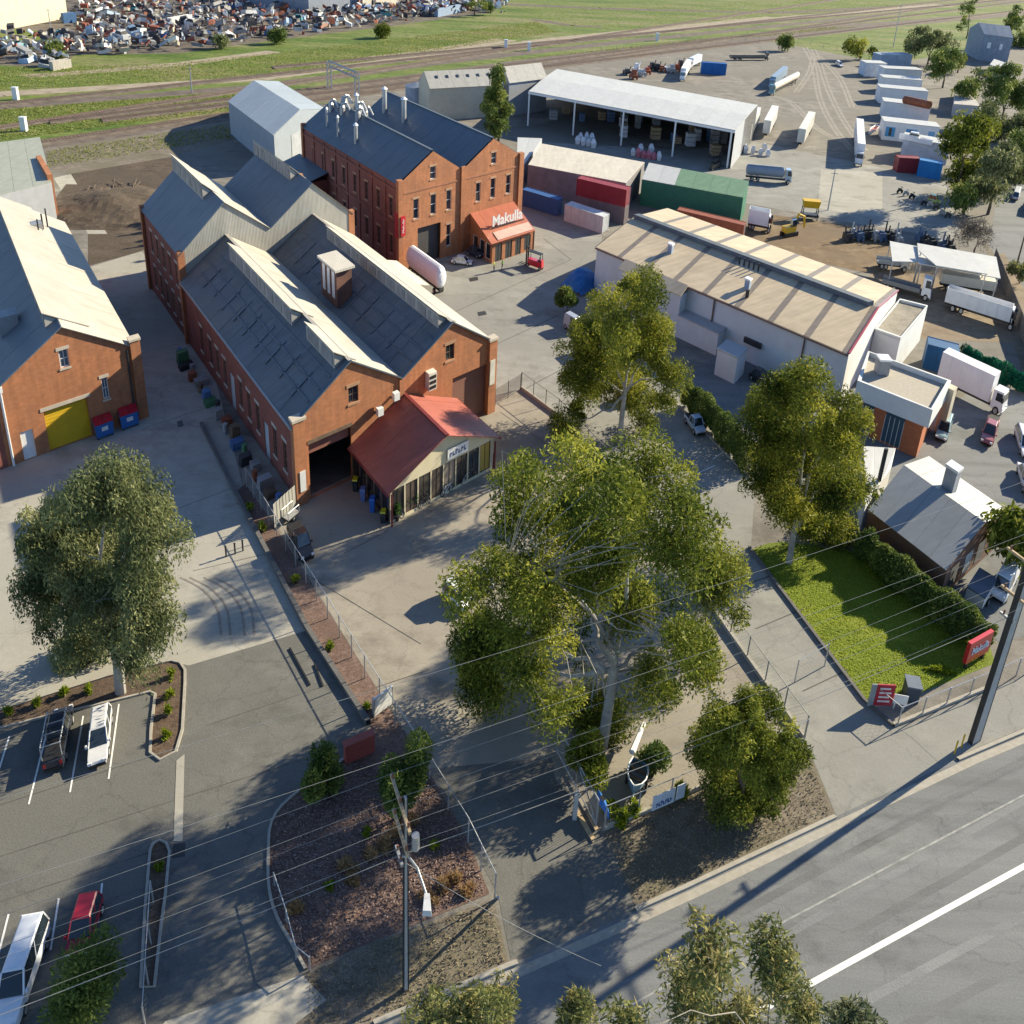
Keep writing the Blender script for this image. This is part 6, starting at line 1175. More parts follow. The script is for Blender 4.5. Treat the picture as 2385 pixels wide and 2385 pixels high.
def tree(name, label, base, ells, n_clump, per, lf, mat, bark, clump_r=.9, droop=.8, trunk_r=.35, group=None, wid=None, lean=(0, 0), fork=.35, cat='tree', limbs=6, hollow=.5, spread=.5, stretch=1.0):
    B = g(*base); o = thing(name, label, cat, B, group)
    xs = [e[0] for e in ells]; halfw = (max(e[0] + e[2] for e in ells) - min(e[0] - e[2] for e in ells)) / 2 / (F_PX / np.dot(B - CAMC, FWD)); E = []
    for i, e in enumerate(ells):
        s_ = ((i * 0.618) % 1.0) * 2 - 1
        E.append(ell(e, B[1] + (e[4] if len(e) > 4 else s_ * spread * halfw * SQ)))
    vol = np.array([r[0] * r[1] * r[2] for c, r in E]); pr_ = vol ** .75 / (vol ** .75).sum()
    C = []
    for k in range(n_clump):
        c, r = E[rng.choice(len(E), p=pr_)]; d = rng.normal(size=3); d /= np.linalg.norm(d); rad = rng.uniform(hollow, 1.0) if rng.random() < .8 else rng.uniform(.1, hollow)
        q = c + d * r * (rad - .06); q[2] = max(q[2], .5); C.append(q)
    C = np.array(C); cr_ = clump_r * rng.uniform(.5, 1.45, n_clump); cnt = np.maximum(8, (per * (cr_ / clump_r) ** 2 * rng.uniform(.55, 1.3, n_clump)).astype(int)); idx = np.repeat(np.arange(n_clump), cnt); n = len(idx)
    d = rng.normal(size=(n, 3)); d /= np.linalg.norm(d, axis=1)[:, None]; rad = rng.random(n) ** .38; low = (d[:, 2] < -.2) & (rng.random(n) < .55); d[low, 2] *= -.6
    st = np.array([1 / SQ * 1.25, 1.15, .8 * stretch]); off_ = d * st * (rad * cr_[idx])[:, None]
    P = C[idx] + off_; P[:, 2] -= droop * .6 * (rad * cr_[idx]) * rng.random(n) ** 2
    P[:, 2] = np.maximum(P[:, 2], .08)
    D = rng.normal(size=(n, 3)) * .5 + d * .3; D[:, 2] -= droop
    ct = rng.normal(0, .2, n_clump); tint = .46 + ct[idx] + rng.normal(0, .17, n)
    leaves_obj('crown', P, D, lf, wid or lf * .36, mat, o, tint)
    # trunk, main limbs that rise before they spread, and branches out to every clump
    mb = MB(); top = C[:, 2].max(); fz = B[2] + top * fork; fk = np.array([B[0] + lean[0], B[1] + lean[1], fz])
    mb.path([B - V3(0, 0, .15), (B + fk) / 2 + V3(rng.normal() * .12, rng.normal() * .12, 0), fk], trunk_r, 9, trunk_r * .75)
    nodes = []
    tg = [E[k][0] for k in np.argsort(-vol)[:limbs]]
    for t in tg:
        ctrl = fk + (t - fk) * np.array([.25, .25, .7]) + V3(*(rng.normal(size=3) * .4)); pts = []
        for k in range(8): u = k / 7; pts.append((1 - u) ** 2 * (fk - V3(0, 0, .25)) + 2 * u * (1 - u) * ctrl + u * u * t + (V3(*(rng.normal(size=3) * .14)) if 0 < k < 7 else 0))
        r0 = trunk_r * rng.uniform(.38, .55)
        for k in range(7): mb.tube(pts[k], pts[k + 1], r0 * (1 - .8 * k / 7), 7, r0 * (1 - .8 * (k + 1) / 7))
        nodes += [(p, r0 * (1 - .8 * k / 7)) for k, p in enumerate(pts) if k >= 2]
    NP = np.array([p for p, r in nodes])
    for q in C:
        dv = np.linalg.norm(NP - q, axis=1) + .6 * np.maximum(0, NP[:, 2] - q[2]); j = int(np.argmin(dv)); p, r = nodes[j]; m1 = p + (q - p) * .5 + V3(*(rng.normal(size=3) * .12 * dv[j])) + V3(0, 0, .06 * dv[j])
        mb.path([p, m1, q], min(r * .6, .035 + trunk_r * .1), 4, .015)
    mb.build('trunk', bark, o)
    return o
def shrub(name, label, base, rx, ry, n, lf, mat, cat='shrub', group=None, clump=8, dy=0, droop=.1, wid=None):
    """bush whose middle is at the pixel base-(0,ry)"""
    B = g(*base); c, r = ell((base[0], base[1] - ry, rx, ry), B[1] + .3); o = thing(name, label, cat, B, group)
    C = c + (lambda d: d / np.linalg.norm(d, axis=1)[:, None])(rng.normal(size=(clump, 3))) * r * rng.uniform(.25, .75, clump)[:, None]
    idx = rng.integers(0, clump, n); d = rng.normal(size=(n, 3)); d /= np.linalg.norm(d, axis=1)[:, None]; rad = rng.random(n) ** .4
    P = C[idx] + d * r * .5 * rad[:, None]; P[:, 2] = np.maximum(P[:, 2], .04); D = d * .8 + rng.normal(size=(n, 3)) * .5; D[:, 2] += .3 - droop
    leaves_obj('foliage', P, D, lf, wid or lf * .45, mat, o, .45 + rng.normal(0, .14, clump)[idx] + rng.normal(0, .15, n))
    mb = MB()
    for k in range(4): mb.path([B, B * .4 + C[k % clump] * .6 + V3(rng.normal() * .1, 0, 0), C[k % clump]], .05, 5, .02)
    mb.build('stem', BARKD, o); return o

tree('gum_tree', 'huge spreading gum tree with many bare pale limbs in the front yard', (1402, 1745),
     [(1330, 1095, 150, 92), (1480, 1115, 165, 98), (1600, 1180, 105, 110), (1655, 1395, 75, 120), (1205, 1200, 105, 100), (1135, 1410, 92, 110), (1120, 1560, 75, 130), (1235, 1480, 105, 110), (1340, 1330, 110, 90), (1500, 1570, 75, 95), (1290, 1620, 85, 80), (1560, 1650, 35, 60), (1420, 1210, 150, 60), (1590, 1480, 40, 60), (1380, 1740, 80, 70), (1180, 1310, 110, 110), (1380, 1200, 140, 90), (1260, 1340, 120, 110), (1550, 1300, 110, 100), (1180, 1480, 100, 120), (1620, 1500, 60, 70), (1350, 1480, 90, 80), (1480, 1420, 90, 80), (1440, 1170, 130, 80), (1310, 1200, 120, 80), (1430, 1300, 120, 90)],
     260, 540, .27, GUM, BARK, 1.45, .4, .36, fork=.24, lean=(.3, .6), limbs=11, hollow=.4, spread=.6, stretch=1.05)
tree('gum_tree', 'tall drooping gum tree on the shared driveway beside the hedge', (1442, 1035),
     [(1440, 730, 95, 110), (1390, 800, 90, 110), (1510, 800, 85, 130), (1440, 880, 130, 80), (1350, 870, 55, 70), (1555, 890, 45, 100), (1500, 960, 45, 60), (1330, 980, 45, 70), (1480, 680, 60, 60)],
     130, 720, .29, GUMY, BARK, 1.6, .5, .28, stretch=1.0, spread=.7, fork=.3, limbs=8)
tree('gum_tree', 'bright green gum tree growing at the top of the lawn', (1838, 1312),
     [(1880, 920, 95, 95), (1800, 990, 75, 80), (1940, 1000, 90, 110), (1860, 1080, 120, 90), (1780, 1110, 60, 80), (1960, 1150, 65, 90), (1900, 1200, 90, 70), (1820, 1190, 60, 50), (1940, 1270, 60, 50)],
     140, 700, .29, GUMY, BARK, 1.5, .35, .27, stretch=1.05, spread=.6, fork=.28, limbs=8)
tree('grey_gum_tree', 'dense rounded grey-green gum tree at the edge of the mulch bed', (281, 1614),
     [(250, 1150, 120, 105), (160, 1230, 115, 110), (330, 1230, 85, 130), (120, 1330, 90, 100), (230, 1340, 140, 130), (330, 1390, 85, 110), (190, 1450, 110, 90), (310, 1500, 85, 70), (180, 1530, 80, 40)],
     300, 430, .27, GREYG, BARK, 1.1, .8, .36, stretch=1.35, spread=.45, fork=.26, limbs=8, hollow=.35)
tree('round_tree', 'dense rounded bushy tree on the front verge', (1712, 1918), [(1740, 1700, 125, 95), (1665, 1760, 62, 85), (1800, 1770, 72, 85), (1735, 1810, 110, 80)], 170, 420, .22, GUM, BARKD, .85, .3, .2, fork=.3, limbs=5)
tree('poplar_tree', 'tall narrow dark conical tree behind the brick showroom', (1160, 338), [(1160, 190, 18, 38), (1155, 240, 34, 60), (1160, 295, 36, 35)], 60, 160, .7, DKG, BARKD, 1.5, .3, .3, fork=.2, limbs=8, group=None)
# foreground crowns along the near side of the road
tree('foreground_gum', 'olive street gum whose top rises beside the driveway mouth', (1100, 2780), [(1080, 2365, 110, 60), (1150, 2350, 70, 70), (1000, 2395, 70, 50), (1120, 2450, 130, 80)], 190, 62, .25, OLIVE, BARKG, .42, .3, .07, wid=.07, spread=.8, fork=.4, hollow=.2, limbs=5)
tree('foreground_gum', 'broad olive street gum standing over the near traffic lane', (1690, 2900), [(1650, 2215, 70, 75), (1600, 2310, 65, 80), (1800, 2265, 70, 85), (1870, 2360, 50, 65), (1700, 2400, 150, 80), (1470, 2400, 70, 60), (1345, 2350, 55, 65)], 300, 60, .26, OLIVE, BARKG, .45, .3, .08, wid=.07, spread=.8, fork=.45, hollow=.2, limbs=8)
OLIVE2 = leaf_mat('olive_grey_leaf', [(0, (.07, .09, .05)), (.5, (.16, .18, .09)), (1, (.32, .29, .15))], .3)
tree('foreground_gum', 'small grey-leaved street gum beside the white centre line', (1975, 2900), [(1975, 2365, 65, 45), (2010, 2430, 60, 55)], 70, 55, .25, OLIVE2, BARKG, .42, .4, .06, wid=.075, fork=.4, hollow=.2, limbs=5)
# garden shrubs
shrub('garden_shrub', 'dark leafy shrub beside the red brick gate wall', (757, 1865), 55, 72, 5200, .26, DKG)
shrub('garden_shrub', 'tall dense shrub against the chain-link fence in the chip bed', (938, 1900), 66, 95, 8000, .26, DKG)
shrub('low_shrub', 'wide low shrub in front of the white four-wheel drive', (200, 2385), 108, 92, 9000, .22, DKG)
shrub('yard_shrub', 'bushy shrub hugging the foot of the huge gum tree', (1370, 1840), 60, 60, 4500, .26, GUM)
shrub('yard_shrub', 'dark shrub behind the dinghy', (1520, 1810), 45, 50, 3200, .24, DKG)
for i, (x, y) in enumerate(((1425, 1905), (1450, 1925), (1480, 1900), (1590, 1860), (1385, 1800))): shrub('fence_plant', ['yellow-green strappy plant by the blue kayak', 'yellow-green clump at the foot of the front fence', 'lime clump left of the white fence sign', 'small green clump beyond the white fence sign', 'lime clump below the leafy yard shrub'][i].replace('left of', 'beside'), (x, y), 20, 20, 420, .42, LIME, 'plant', droop=-.4, wid=.1)
for i, (x, y) in enumerate(((398, 1585), (395, 1630), (390, 1672), (385, 1728), (150, 1625), (85, 1652), (205, 1620), (20, 1672))):
    shrub('bed_plant', 'small lime-green strappy plant in the kerbed mulch bed', (x, y), 11, 15, 160, .4, LIME, 'plant', group='strappy plants in the mulch bed', droop=-.5, wid=.09)
shrub('bed_plant', 'single green tuft in the narrow median bed', (372, 2030), 12, 12, 160, .3, LIME, 'plant', droop=-.5, wid=.08)
for i, (x, y) in enumerate(((768, 2075), (855, 1955), (1012, 1980), (580, 1195), (610, 1240), (690, 1360), (770, 1520), (855, 1660))): shrub('strip_plant', 'small green tuft in the pinkish chip mulch', (x, y), 12, 14, 150, .32, LIME, 'plant', group='tufts in the chip mulch', droop=-.3, wid=.09)
FLECK = leaf_mat('sun_fleck_leaf', [(0, (.28, .17, .08)), (1, (.50, .34, .17))], .3)  # straw colour stands in for sun flecks falling on the mulch
for i, (x, y, rx) in enumerate(((810, 2030, 30), (860, 2005, 30), (930, 1950, 26), (960, 1925, 28), (1000, 2110, 36), (1030, 2080, 30), (690, 2130, 30), (1060, 2060, 26), (820, 2065, 26), (895, 1985, 22), (1090, 2085, 24))):
    shrub('sun_fleck_tuft', 'straw-coloured tuft painting a sun fleck on the chip bed', (x, y), rx, 16, 380, .34, FLECK, 'sun fleck tuft', group='sun-fleck tufts in the chip bed', droop=-.4, wid=.06)
# hedges
def hedge(label, px, w, h, n, mat, lf=.3):
    P0 = [g(*p) for p in px]; o = thing('hedge', label, 'hedge', P0[0]); seg = rng.integers(0, len(P0) - 1, n); t = rng.random(n)[:, None]; A = np.array(P0)
    P = A[seg] * (1 - t) + A[seg + 1] * t; an = rng.uniform(0, 2 * math.pi, n); r_ = rng.random(n) ** .3
    d0 = (A[-1] - A[0]); d0 /= np.linalg.norm(d0); v = V3(-d0[1], d0[0], 0); ph = (P @ d0)
    wob = 1 + .18 * np.sin(ph * 1.1) + .12 * np.sin(ph * 2.7 + 1)
    P = P + v * (np.cos(an) * r_ * w / 2 * wob)[:, None]; P[:, 2] = np.maximum(.05, h * .52 + np.sin(an) * r_ * h * .5 * wob)
    D = rng.normal(size=(n, 3)); D[:, 2] += .4; leaves_obj('foliage', P, D, lf, lf * .45, mat, o, .45 + .12 * np.sin(ph * 1.7) + rng.normal(0, .18, n))
    mb = MB()
    for k in range(12): s = k / 11; q = A[0] * (1 - s) + A[-1] * s; mb.tube(q, q + V3(rng.normal() * .1, 0, h * .7), .06, 5)
    mb.build('stem', BARKD, o)
hedge('clipped olive hedge beside the warehouse wall', [(1595, 945), (1665, 1010), (1742, 1105)], 1.7, 2.9, 17000, DKG, .3)
hedge('tall shaggy hedge shading the lawn beside the cottage', [(2005, 1295), (2090, 1370), (2170, 1430), (2290, 1520)], 2.0, 2.5, 24000, DKG, .3)
hedge('low dark creeper hedge behind the box truck', [(2235, 845), (2310, 880), (2400, 925)], 1.6, 2.2, 9000, leaf_mat('shade_green', [(0, (.004, .06, .035)), (1, (.02, .20, .11))]), .34)
# far trees
far = [((1828, 118), [(1828, 98, 18, 18)], 'round dark tree alone on the rail side of the dirt yard'), ((2002, 138), [(1995, 110, 26, 26), (2030, 118, 16, 18)], 'dark bushy tree pair at the top of the dirt yard'), ((2160, 150), [(2160, 82, 45, 34), (2195, 100, 35, 30), (2130, 105, 25, 30)], 'large dark tree over the cabin row'),
       ((2195, 205), [(2195, 150, 32, 45), (2215, 130, 22, 26)], 'dark tree leaning over the end of the cabin row'), ((2250, 90), [(2255, 15, 22, 30), (2245, 50, 14, 30)], 'tall thin tree beyond the cabin row'), ((2225, 460), [(2230, 330, 40, 55), (2255, 400, 34, 60), (2270, 290, 40, 40)], 'grey-green street tree beside the boat'),
       ((2300, 500), [(2320, 380, 42, 50), (2300, 440, 40, 45), (2345, 360, 30, 40)], 'round street tree near the blue container'), ((2330, 290), [(2320, 215, 35, 45), (2370, 230, 40, 55), (2350, 170, 40, 40), (2290, 180, 25, 30)], 'dense tree group edge above the side street'), ((2370, 110), [(2365, 50, 30, 45), (2390, 90, 40, 50)], 'dark tree at the corner beside the grey house'),
       ((2230, 170), [(2225, 140, 16, 24)], 'small tree in front of the grey house'), ((2385, 330), [(2390, 290, 40, 50)], 'shady tree overhanging the side street'), ((1105, 35), [(1110, 12, 28, 20), (1140, 18, 18, 14)], 'dark bush cluster at the end of the scrapyard'), ((640, 100), [(650, 82, 22, 16)], 'dark bush in front of the scrap heap'), ((895, 88), [(888, 72, 16, 14)], 'low dark bush casting a shadow on the green bank'), ((515, 112), [(510, 96, 14, 14)], 'pale green bush at the edge of the scrap heap'),
       ((130, 135), [(130, 118, 10, 18)], 'olive bush between the two scrap heaps'), ((2268, 592), [(2268, 540, 52, 48)], None), ((2262, 395), [(2275, 330, 30, 40), (2300, 300, 30, 35)], 'olive street tree behind the pale garage'), ((2340, 420), [(2355, 390, 35, 45), (2375, 440, 30, 40)], 'spreading street tree over the parked cars'), ((2245, 500), [(2250, 455, 28, 40)], 'small street tree beside the motorbikes'), ((2130, 130), [(2125, 100, 22, 26)], 'low tree behind the blue-grey cabin'), ((2378, 1330), [(2370, 1240, 35, 45)], 'feathery small tree by the white van'), ((2290, 330), [(2300, 262, 30, 36), (2330, 300, 30, 40)], 'leafy tree crowding the pale garage'), ((2395, 440), [(2385, 340, 30, 50)], 'shady tree at the bend of the side street'), ((2240, 250), [(2250, 212, 24, 30)], 'rounded green tree above the pale garage')]
for i, (b, es, lb) in enumerate(far):
    if lb is None: tree('bare_bush', 'grey leafless bush at the street corner', b, es, 40, 90, .5, leaf_mat('twig_grey', [(0, (.09, .08, .07)), (1, (.2, .17, .14))], .1), BARKD, 1.3, -.3, .15, fork=.2, limbs=5, wid=.08, cat='bush')
    else:
        S_ = sum(e[2] * e[3] for e in es); tree('background_tree', lb, b, es, max(14, int(S_ / 60)), 110, .75 if b[1] > 250 else 1.0, [DKG, GUM, GREYG, DKG][i % 4], BARKD, 1.8 if b[1] > 250 else 2.3, .6, .3, fork=.25, limbs=8)
shrub('driveway_bush', 'dark bush at the far corner of the white warehouse', (1318, 735), 30, 38, 2500, .45, DKG, 'bush')
shrub('driveway_bush', 'low dark foliage clump below the drooping gum', (1345, 990), 25, 30, 1500, .4, GUM, 'bush')
shrub('street_shrub', 'dry bush on the side street verge', (2375, 660), 25, 30, 1500, .4, OLIVE, 'bush')
# lawn blades and verge litter (uncountable)
def scatter(name, label, cat, px, n, lf, mat, up=1.0, wid=None):
    P0 = [g(*p)[:2] for p in px]; A = np.array(P0); lo, hi = A.min(0), A.max(0); out = []
    while len(out) < n:
        q = lo + (hi - lo) * rng.random((n * 2, 2)); ins = np.zeros(len(q), bool); j = len(A) - 1
        for i in range(len(A)):
            c = ((A[i, 1] > q[:, 1]) != (A[j, 1] > q[:, 1])) & (q[:, 0] < (A[j, 0] - A[i, 0]) * (q[:, 1] - A[i, 1]) / (A[j, 1] - A[i, 1] + 1e-12) + A[i, 0]); ins ^= c; j = i
        out += list(q[ins])
    P = np.array(out[:n]); P = np.concatenate([P, np.full((n, 1), .03 + lf * .3)], 1); D = rng.normal(size=(n, 3)) * .6; D[:, 2] = up
    o = leaves_obj(name, P, D, lf, wid or lf * .3, mat, None); o['kind'] = 'stuff'; o['label'] = label; o['category'] = cat
scatter('lawn_blades', 'mown green grass blades covering the front lawn', 'grass', [(1755, 1286), (1830, 1268), (2005, 1296), (2290, 1490), (2305, 1545), (2150, 1606), (2022, 1632)], 26000, .10, leaf_mat('lawn_blade', [(0, (.196, .276, .023)), (1, (.414, .460, .069))], .45), 1.0, .05)
scatter('verge_litter', 'dry grass and leaf litter over the front verge', 'grass', [(1410, 1945), (1872, 1735), (1935, 1895), (1600, 2050), (1485, 2105)], 3500, .15, leaf_mat('dry_litter', [(0, (.16, .13, .08)), (1, (.36, .30, .2))], .2), .5, .06)
scatter('bed_chips', 'pinkish bark chips strewn over the corner bed', 'mulch', [(800, 1775), (690, 1860), (640, 1920), (632, 1990), (634, 2070), (655, 2135), (718, 2250), (880, 2185), (1130, 2078), (1080, 1950), (1000, 1815)], 12000, .13, leaf_mat('chip', [(0, (.13, .09, .08)), (1, (.36, .27, .24))], .0), .1, .07)
scatter('corner_litter', 'dry grass and twigs over the corner verge', 'grass', [(715, 2268), (880, 2198), (1145, 2102), (1178, 2240), (870, 2372), (720, 2430)], 2500, .15, leaf_mat('dry_litter', []) if 'dry_litter' in MATS else GUM, .5, .06)

BANK = leaf_mat('bank_grass_leaf', [(0, (.13, .17, .03)), (.6, (.24, .28, .06)), (1, (.42, .36, .18))], .4)
for nm, px, n in (('bank_grass', [(-20, 212), (-20, 160), (400, 150), (900, 95), (1250, 50), (1300, 75), (1000, 122), (600, 180)], 26000), ('bank_grass', [(-20, 292), (-20, 258), (560, 212), (560, 228)], 6000), ('bank_grass', [(-20, 330), (-20, 304), (540, 226), (540, 258)], 5000), ('bank_grass', [(1200, 20), (2000, -5), (2100, 12), (1500, 70), (1300, 60)], 9000), ('bank_grass', [(1000, 160), (1900, 62), (2000, 64), (1300, 130)], 5000), ('bank_grass', [(110, 392), (110, 352), (520, 292), (560, 318)], 2200)):
    scatter(nm, 'rough patchy grass growing on the railway bank', 'grass', px, n, .34, BANK, .35, .22)

# ------------------------------------------------------------------ small things
POTC = M('terracotta_pot', (.36, .15, .08), .8, var=.15); POTW = M('white_pot', (.66, .64, .60), .7, var=.1); POTB = M('black_pot', (.03, .03, .035), .6)
for i, (x, y, pm) in enumerate(((948, 1192, POTW), (965, 1185, POTC), (995, 1165, POTW), (1066, 1122, POTW), (1105, 1102, POTC), (1118, 1097, POTW), (925, 1212, POTB))):
    f = Fr(g(x, y), V3(1 / SQ, 0, 0), V3(0, 1, 0)); lbl = {id(POTW): 'white', id(POTC): 'terracotta', id(POTB): 'black'}[id(pm)]
    o = thing('potted_plant', '%s pot with a leafy plant standing along the office front' % lbl, 'potted plant', f.o, 'pots along the office front')
    mb = MB(); mb.drum(f, 0, 0, 0, .55, .26, 12, .38); mb.build('pot', pm, o)
    n = 260; d = rng.normal(size=(n, 3)); d /= np.linalg.norm(d, axis=1)[:, None]; P = f.at(0, 0, 1.15) + d * np.array([.32, .5, .6]) * (rng.random(n) ** .4)[:, None]
    leaves_obj('foliage', P, d + V3(0, 0, .5), .3, .1, LEAFP, o)
def bike(label, p, q, col):
    f, L = tfr(p, q); s = L / 1.7; f.u = f.u; o = thing('bicycle', label, 'bicycle', f.o, 'bicycles leaning at the office front'); r = .36
    for a in (.36, L - .36):
        mb = MB(); n = 14
        for k in range(n): t0, t1 = 2 * math.pi * k / n, 2 * math.pi * (k + 1) / n; mb.tube(f.at(a + r * math.cos(t0), 0, r + .02 + r * math.sin(t0)), f.at(a + r * math.cos(t1), 0, r + .02 + r * math.sin(t1)), .035, 5)
        w_ = mb.build('wheel', RUBBER, o); mb = MB()
        for k in range(6): t0 = math.pi * k / 6; mb.tube(f.at(a - r * math.cos(t0), 0, r - r * math.sin(t0)), f.at(a + r * math.cos(t0), 0, r + r * math.sin(t0)), .008, 3)
        mb.build('spokes', STEEL, w_)
    P = paint('bike_%d' % int(col[0] * 99), col); m = L * .45
    mb = MB(); mb.path([f.at(.36, 0, r), f.at(m, 0, .32), f.at(L - .45, 0, .85), f.at(m - .15, 0, .85), f.at(.36, 0, r)], .03, 5); mb.tube(f.at(m, 0, .32), f.at(m - .2, 0, 1.0), .03, 5); mb.tube(f.at(L - .36, 0, r), f.at(L - .55, 0, 1.05), .03, 5); mb.build('frame', P, o)
    mb = MB(); mb.box(f, m - .35, m - .08, -.08, .08, 1.0, 1.06); mb.build('saddle', BLACK, o); mb = MB(); mb.tube(f.at(L - .55, -.3, 1.07), f.at(L - .55, .3, 1.07), .03, 5); mb.build('handlebar', STEEL, o)
bike('white bicycle leaning in the middle of the office front', (1026, 1160), (1055, 1142), (.7, .7, .7))
bike('pale bicycle leaning near the mustard office panel', (1074, 1132), (1104, 1112), (.6, .6, .55))
bike('dark bicycle leaning at the dark office panels', (975, 1188), (1002, 1172), (.04, .04, .05))
bike('black bicycle leaning at the office front corner post', (912, 1220), (942, 1204), (.05, .05, .06))
f = Fr(g(1144, 1090), V3(1 / SQ, 0, 0), V3(0, 1, 0)); mb = MB(); mb.drum(f, .3, 0, 0, 1.5, .14, 10); mb.drum(f, .3, 0, 1.504, 1.6, .15, 10, .08); mb.build('bollard', paint('bollard_red', (.3, .03, .04)), label='dark red bollard at the mustard corner of the office', cat='bollard')
# people in hi-vis at the showroom
def person(label, px, face, shirt, pants, pose=0):
    B = g(*px); f = dfr(B, face); o = None; k = .95
    J = {'pel': (0, 0, .95), 'chest': (.02, 0, 1.32), 'neck': (.02, 0, 1.5), 'head': (.05, 0, 1.66), 'top': (.05, 0, 1.76)}
    for s, n in ((-1, 'l'), (1, 'r')):
        st = .18 * (1 if pose == 0 else s)
        J['hip' + n] = (0, s * .1, .9); J['kne' + n] = (.06 + st * .4 * s, s * .12, .5); J['ank' + n] = (st * .8 * s, s * .13, .09); J['toe' + n] = (.17 + st * .8 * s, s * .14, .04)
        J['sho' + n] = (0, s * .19, 1.42); J['elb' + n] = (-.03 + .1 * pose, s * .28, 1.14); J['wri' + n] = (.12 + .12 * pose, s * .27, .93); J['han' + n] = (.17 + .14 * pose, s * .26, .84)
    names = list(J); E = [('pel', 'chest'), ('chest', 'neck'), ('neck', 'head'), ('head', 'top')] + [e for n in 'lr' for e in (('pel', 'hip' + n), ('hip' + n, 'kne' + n), ('kne' + n, 'ank' + n), ('ank' + n, 'toe' + n), ('chest', 'sho' + n), ('sho' + n, 'elb' + n), ('elb' + n, 'wri' + n), ('wri' + n, 'han' + n))]
    R = {'pel': .15, 'chest': .17, 'neck': .06, 'head': .105, 'top': .08, 'hip': .11, 'kne': .07, 'ank': .05, 'toe': .05, 'sho': .08, 'elb': .055, 'wri': .04, 'han': .045}
    me = bpy.data.meshes.new('sk'); me.from_pydata([J[n] for n in names], [(names.index(a), names.index(b)) for a, b in E], []); ob = bpy.data.objects.new('sk', me); COL.objects.link(ob)
    ob.modifiers.new('s', 'SKIN'); sv = me.skin_vertices[0].data
    for i, n in enumerate(names): r = R.get(n, R.get(n[:3])); sv[i].radius = (r, r); sv[i].use_root = (n == 'pel')
    ss = ob.modifiers.new('u', 'SUBSURF'); ss.levels = 1; ss.render_levels = 1
    dg = bpy.context.evaluated_depsgraph_get(); ev = ob.evaluated_get(dg).to_mesh(); mb = MB()
    loc = [tuple(v.co) for v in ev.vertices]; mb.v = [tuple(f.at(*q[:2], q[2])) for q in loc]
    for p in ev.polygons:
        c = p.center; mb.f.append(tuple(p.vertices)); mb.m.append(3 if c.z > 1.72 or (c.z > 1.6 and c.x < 0) else 2 if (c.z > 1.48 and abs(c.y) < .13) or (c.z < .98 and abs(c.y) > .2 and c.x > .05) else 1 if c.z < 1.0 and abs(c.y) < .25 else 0)
    ob.evaluated_get(dg).to_mesh_clear(); bpy.data.objects.remove(ob)
    return mb.build('person', [M('hivis_' + shirt[0], shirt[1], .7), M('work_trousers', pants, .9), M('skin', (.45, .27, .18), .6), M('dark_hair', (.03, .02, .015), .8)], label=label, cat='person', smooth=True)
person('person in hi-vis yellow top walking by the red porch', (1150, 634), (1, -.3, 0), ('yellow', (.45, .55, .03)), (.02, .025, .06))
person('person in hi-vis green top standing at the red porch post', (1170, 630), (-1, -.4, 0), ('green', (.18, .45, .03)), (.03, .03, .04), 1)
person('person in hi-vis top in the showroom doorway', (1020, 588), (.3, -1, 0), ('lime', (.40, .5, .05)), (.02, .03, .06), 1)

# ---- fences
def fence(label, px, h=1.9, step=2.6, mesh='link', parent=None, mat=None, plinth=None, name='chain_link_fence', cat='fence', wirem=None):
    P = [g(*p) for p in px]; o = thing(name, label, cat, P[0]); m = mat or STEEL
    S = []
    for a, b in zip(P, P[1:]):
        L = np.linalg.norm(b - a); n = max(1, int(round(L / step)))
        S += [a + (b - a) * k / n for k in range(n)]
    S.append(P[-1])
    for q in S: mb = MB(); mb.tube(q, q + V3(0, 0, h + .05), .045, 6); mb.build('post', m, o)
    mb = MB()
    for a, b in zip(S, S[1:]): mb.tube(a + V3(0, 0, h), b + V3(0, 0, h), .03, 5)
    mb.build('top_rail', m, o)
    mb = MB()
    for a, b in zip(S, S[1:]):
        d = b - a; L = np.linalg.norm(d)
        if mesh == 'link':
            n = max(2, int(L / .3)); d = d / L; t_ = .0045
            for sg_ in (1, -1):
                for k in range(-int(h / .3) - 1, n + int(h / .3) + 2):
                    x0 = k * L / n; x1 = x0 + sg_ * h; z0, z1 = .05, h
                    lo, hi = (x0, x1) if sg_ > 0 else (x1, x0)
                    c0 = max(0, lo); c1 = min(L, hi)
                    if c1 <= c0: continue
                    zf = lambda x: z0 + (z1 - z0) * (x - x0) / (x1 - x0)
                    p, q = a + d * c0 + V3(0, 0, zf(c0)), a + d * c1 + V3(0, 0, zf(c1)); u = V3(0, 0, t_)
                    mb.poly([p - u, q - u, q + u, p + u])
        elif mesh == 'bars':
            n = max(2, int(L / .16))
            for k in range(n): q = a + d * (k + .5) / n; mb.tube(q + V3(0, 0, .1), q + V3(0, 0, h - .02), .016, 4, cap=False)
            mb.tube(a + V3(0, 0, .2), b + V3(0, 0, .2), .025, 4)
    if mb.v:
        w_ = mb.build('wire_mesh' if mesh == 'link' else 'bars', wirem or m, o, auto=False); w_['kind'] = 'stuff'
    if plinth:
        for a, b in zip(P, P[1:]): mb = MB(); boxbar(mb, a, b, .22, plinth); mb.build('plinth', KERB, o)
    return o
fence('chain-link fence between the lane bed and the front yard', [(575, 1135), (645, 1250), (850, 1580), (1000, 1815), (1090, 1965), (1152, 2095)], 1.9)
fence('chain-link fence between the front yard and the shared driveway', [(1214, 906), (1300, 970), (1500, 1185), (1700, 1480), (1872, 1722)], 1.9, plinth=.35, mat=M('fence_grey', (.2, .21, .2), .6))
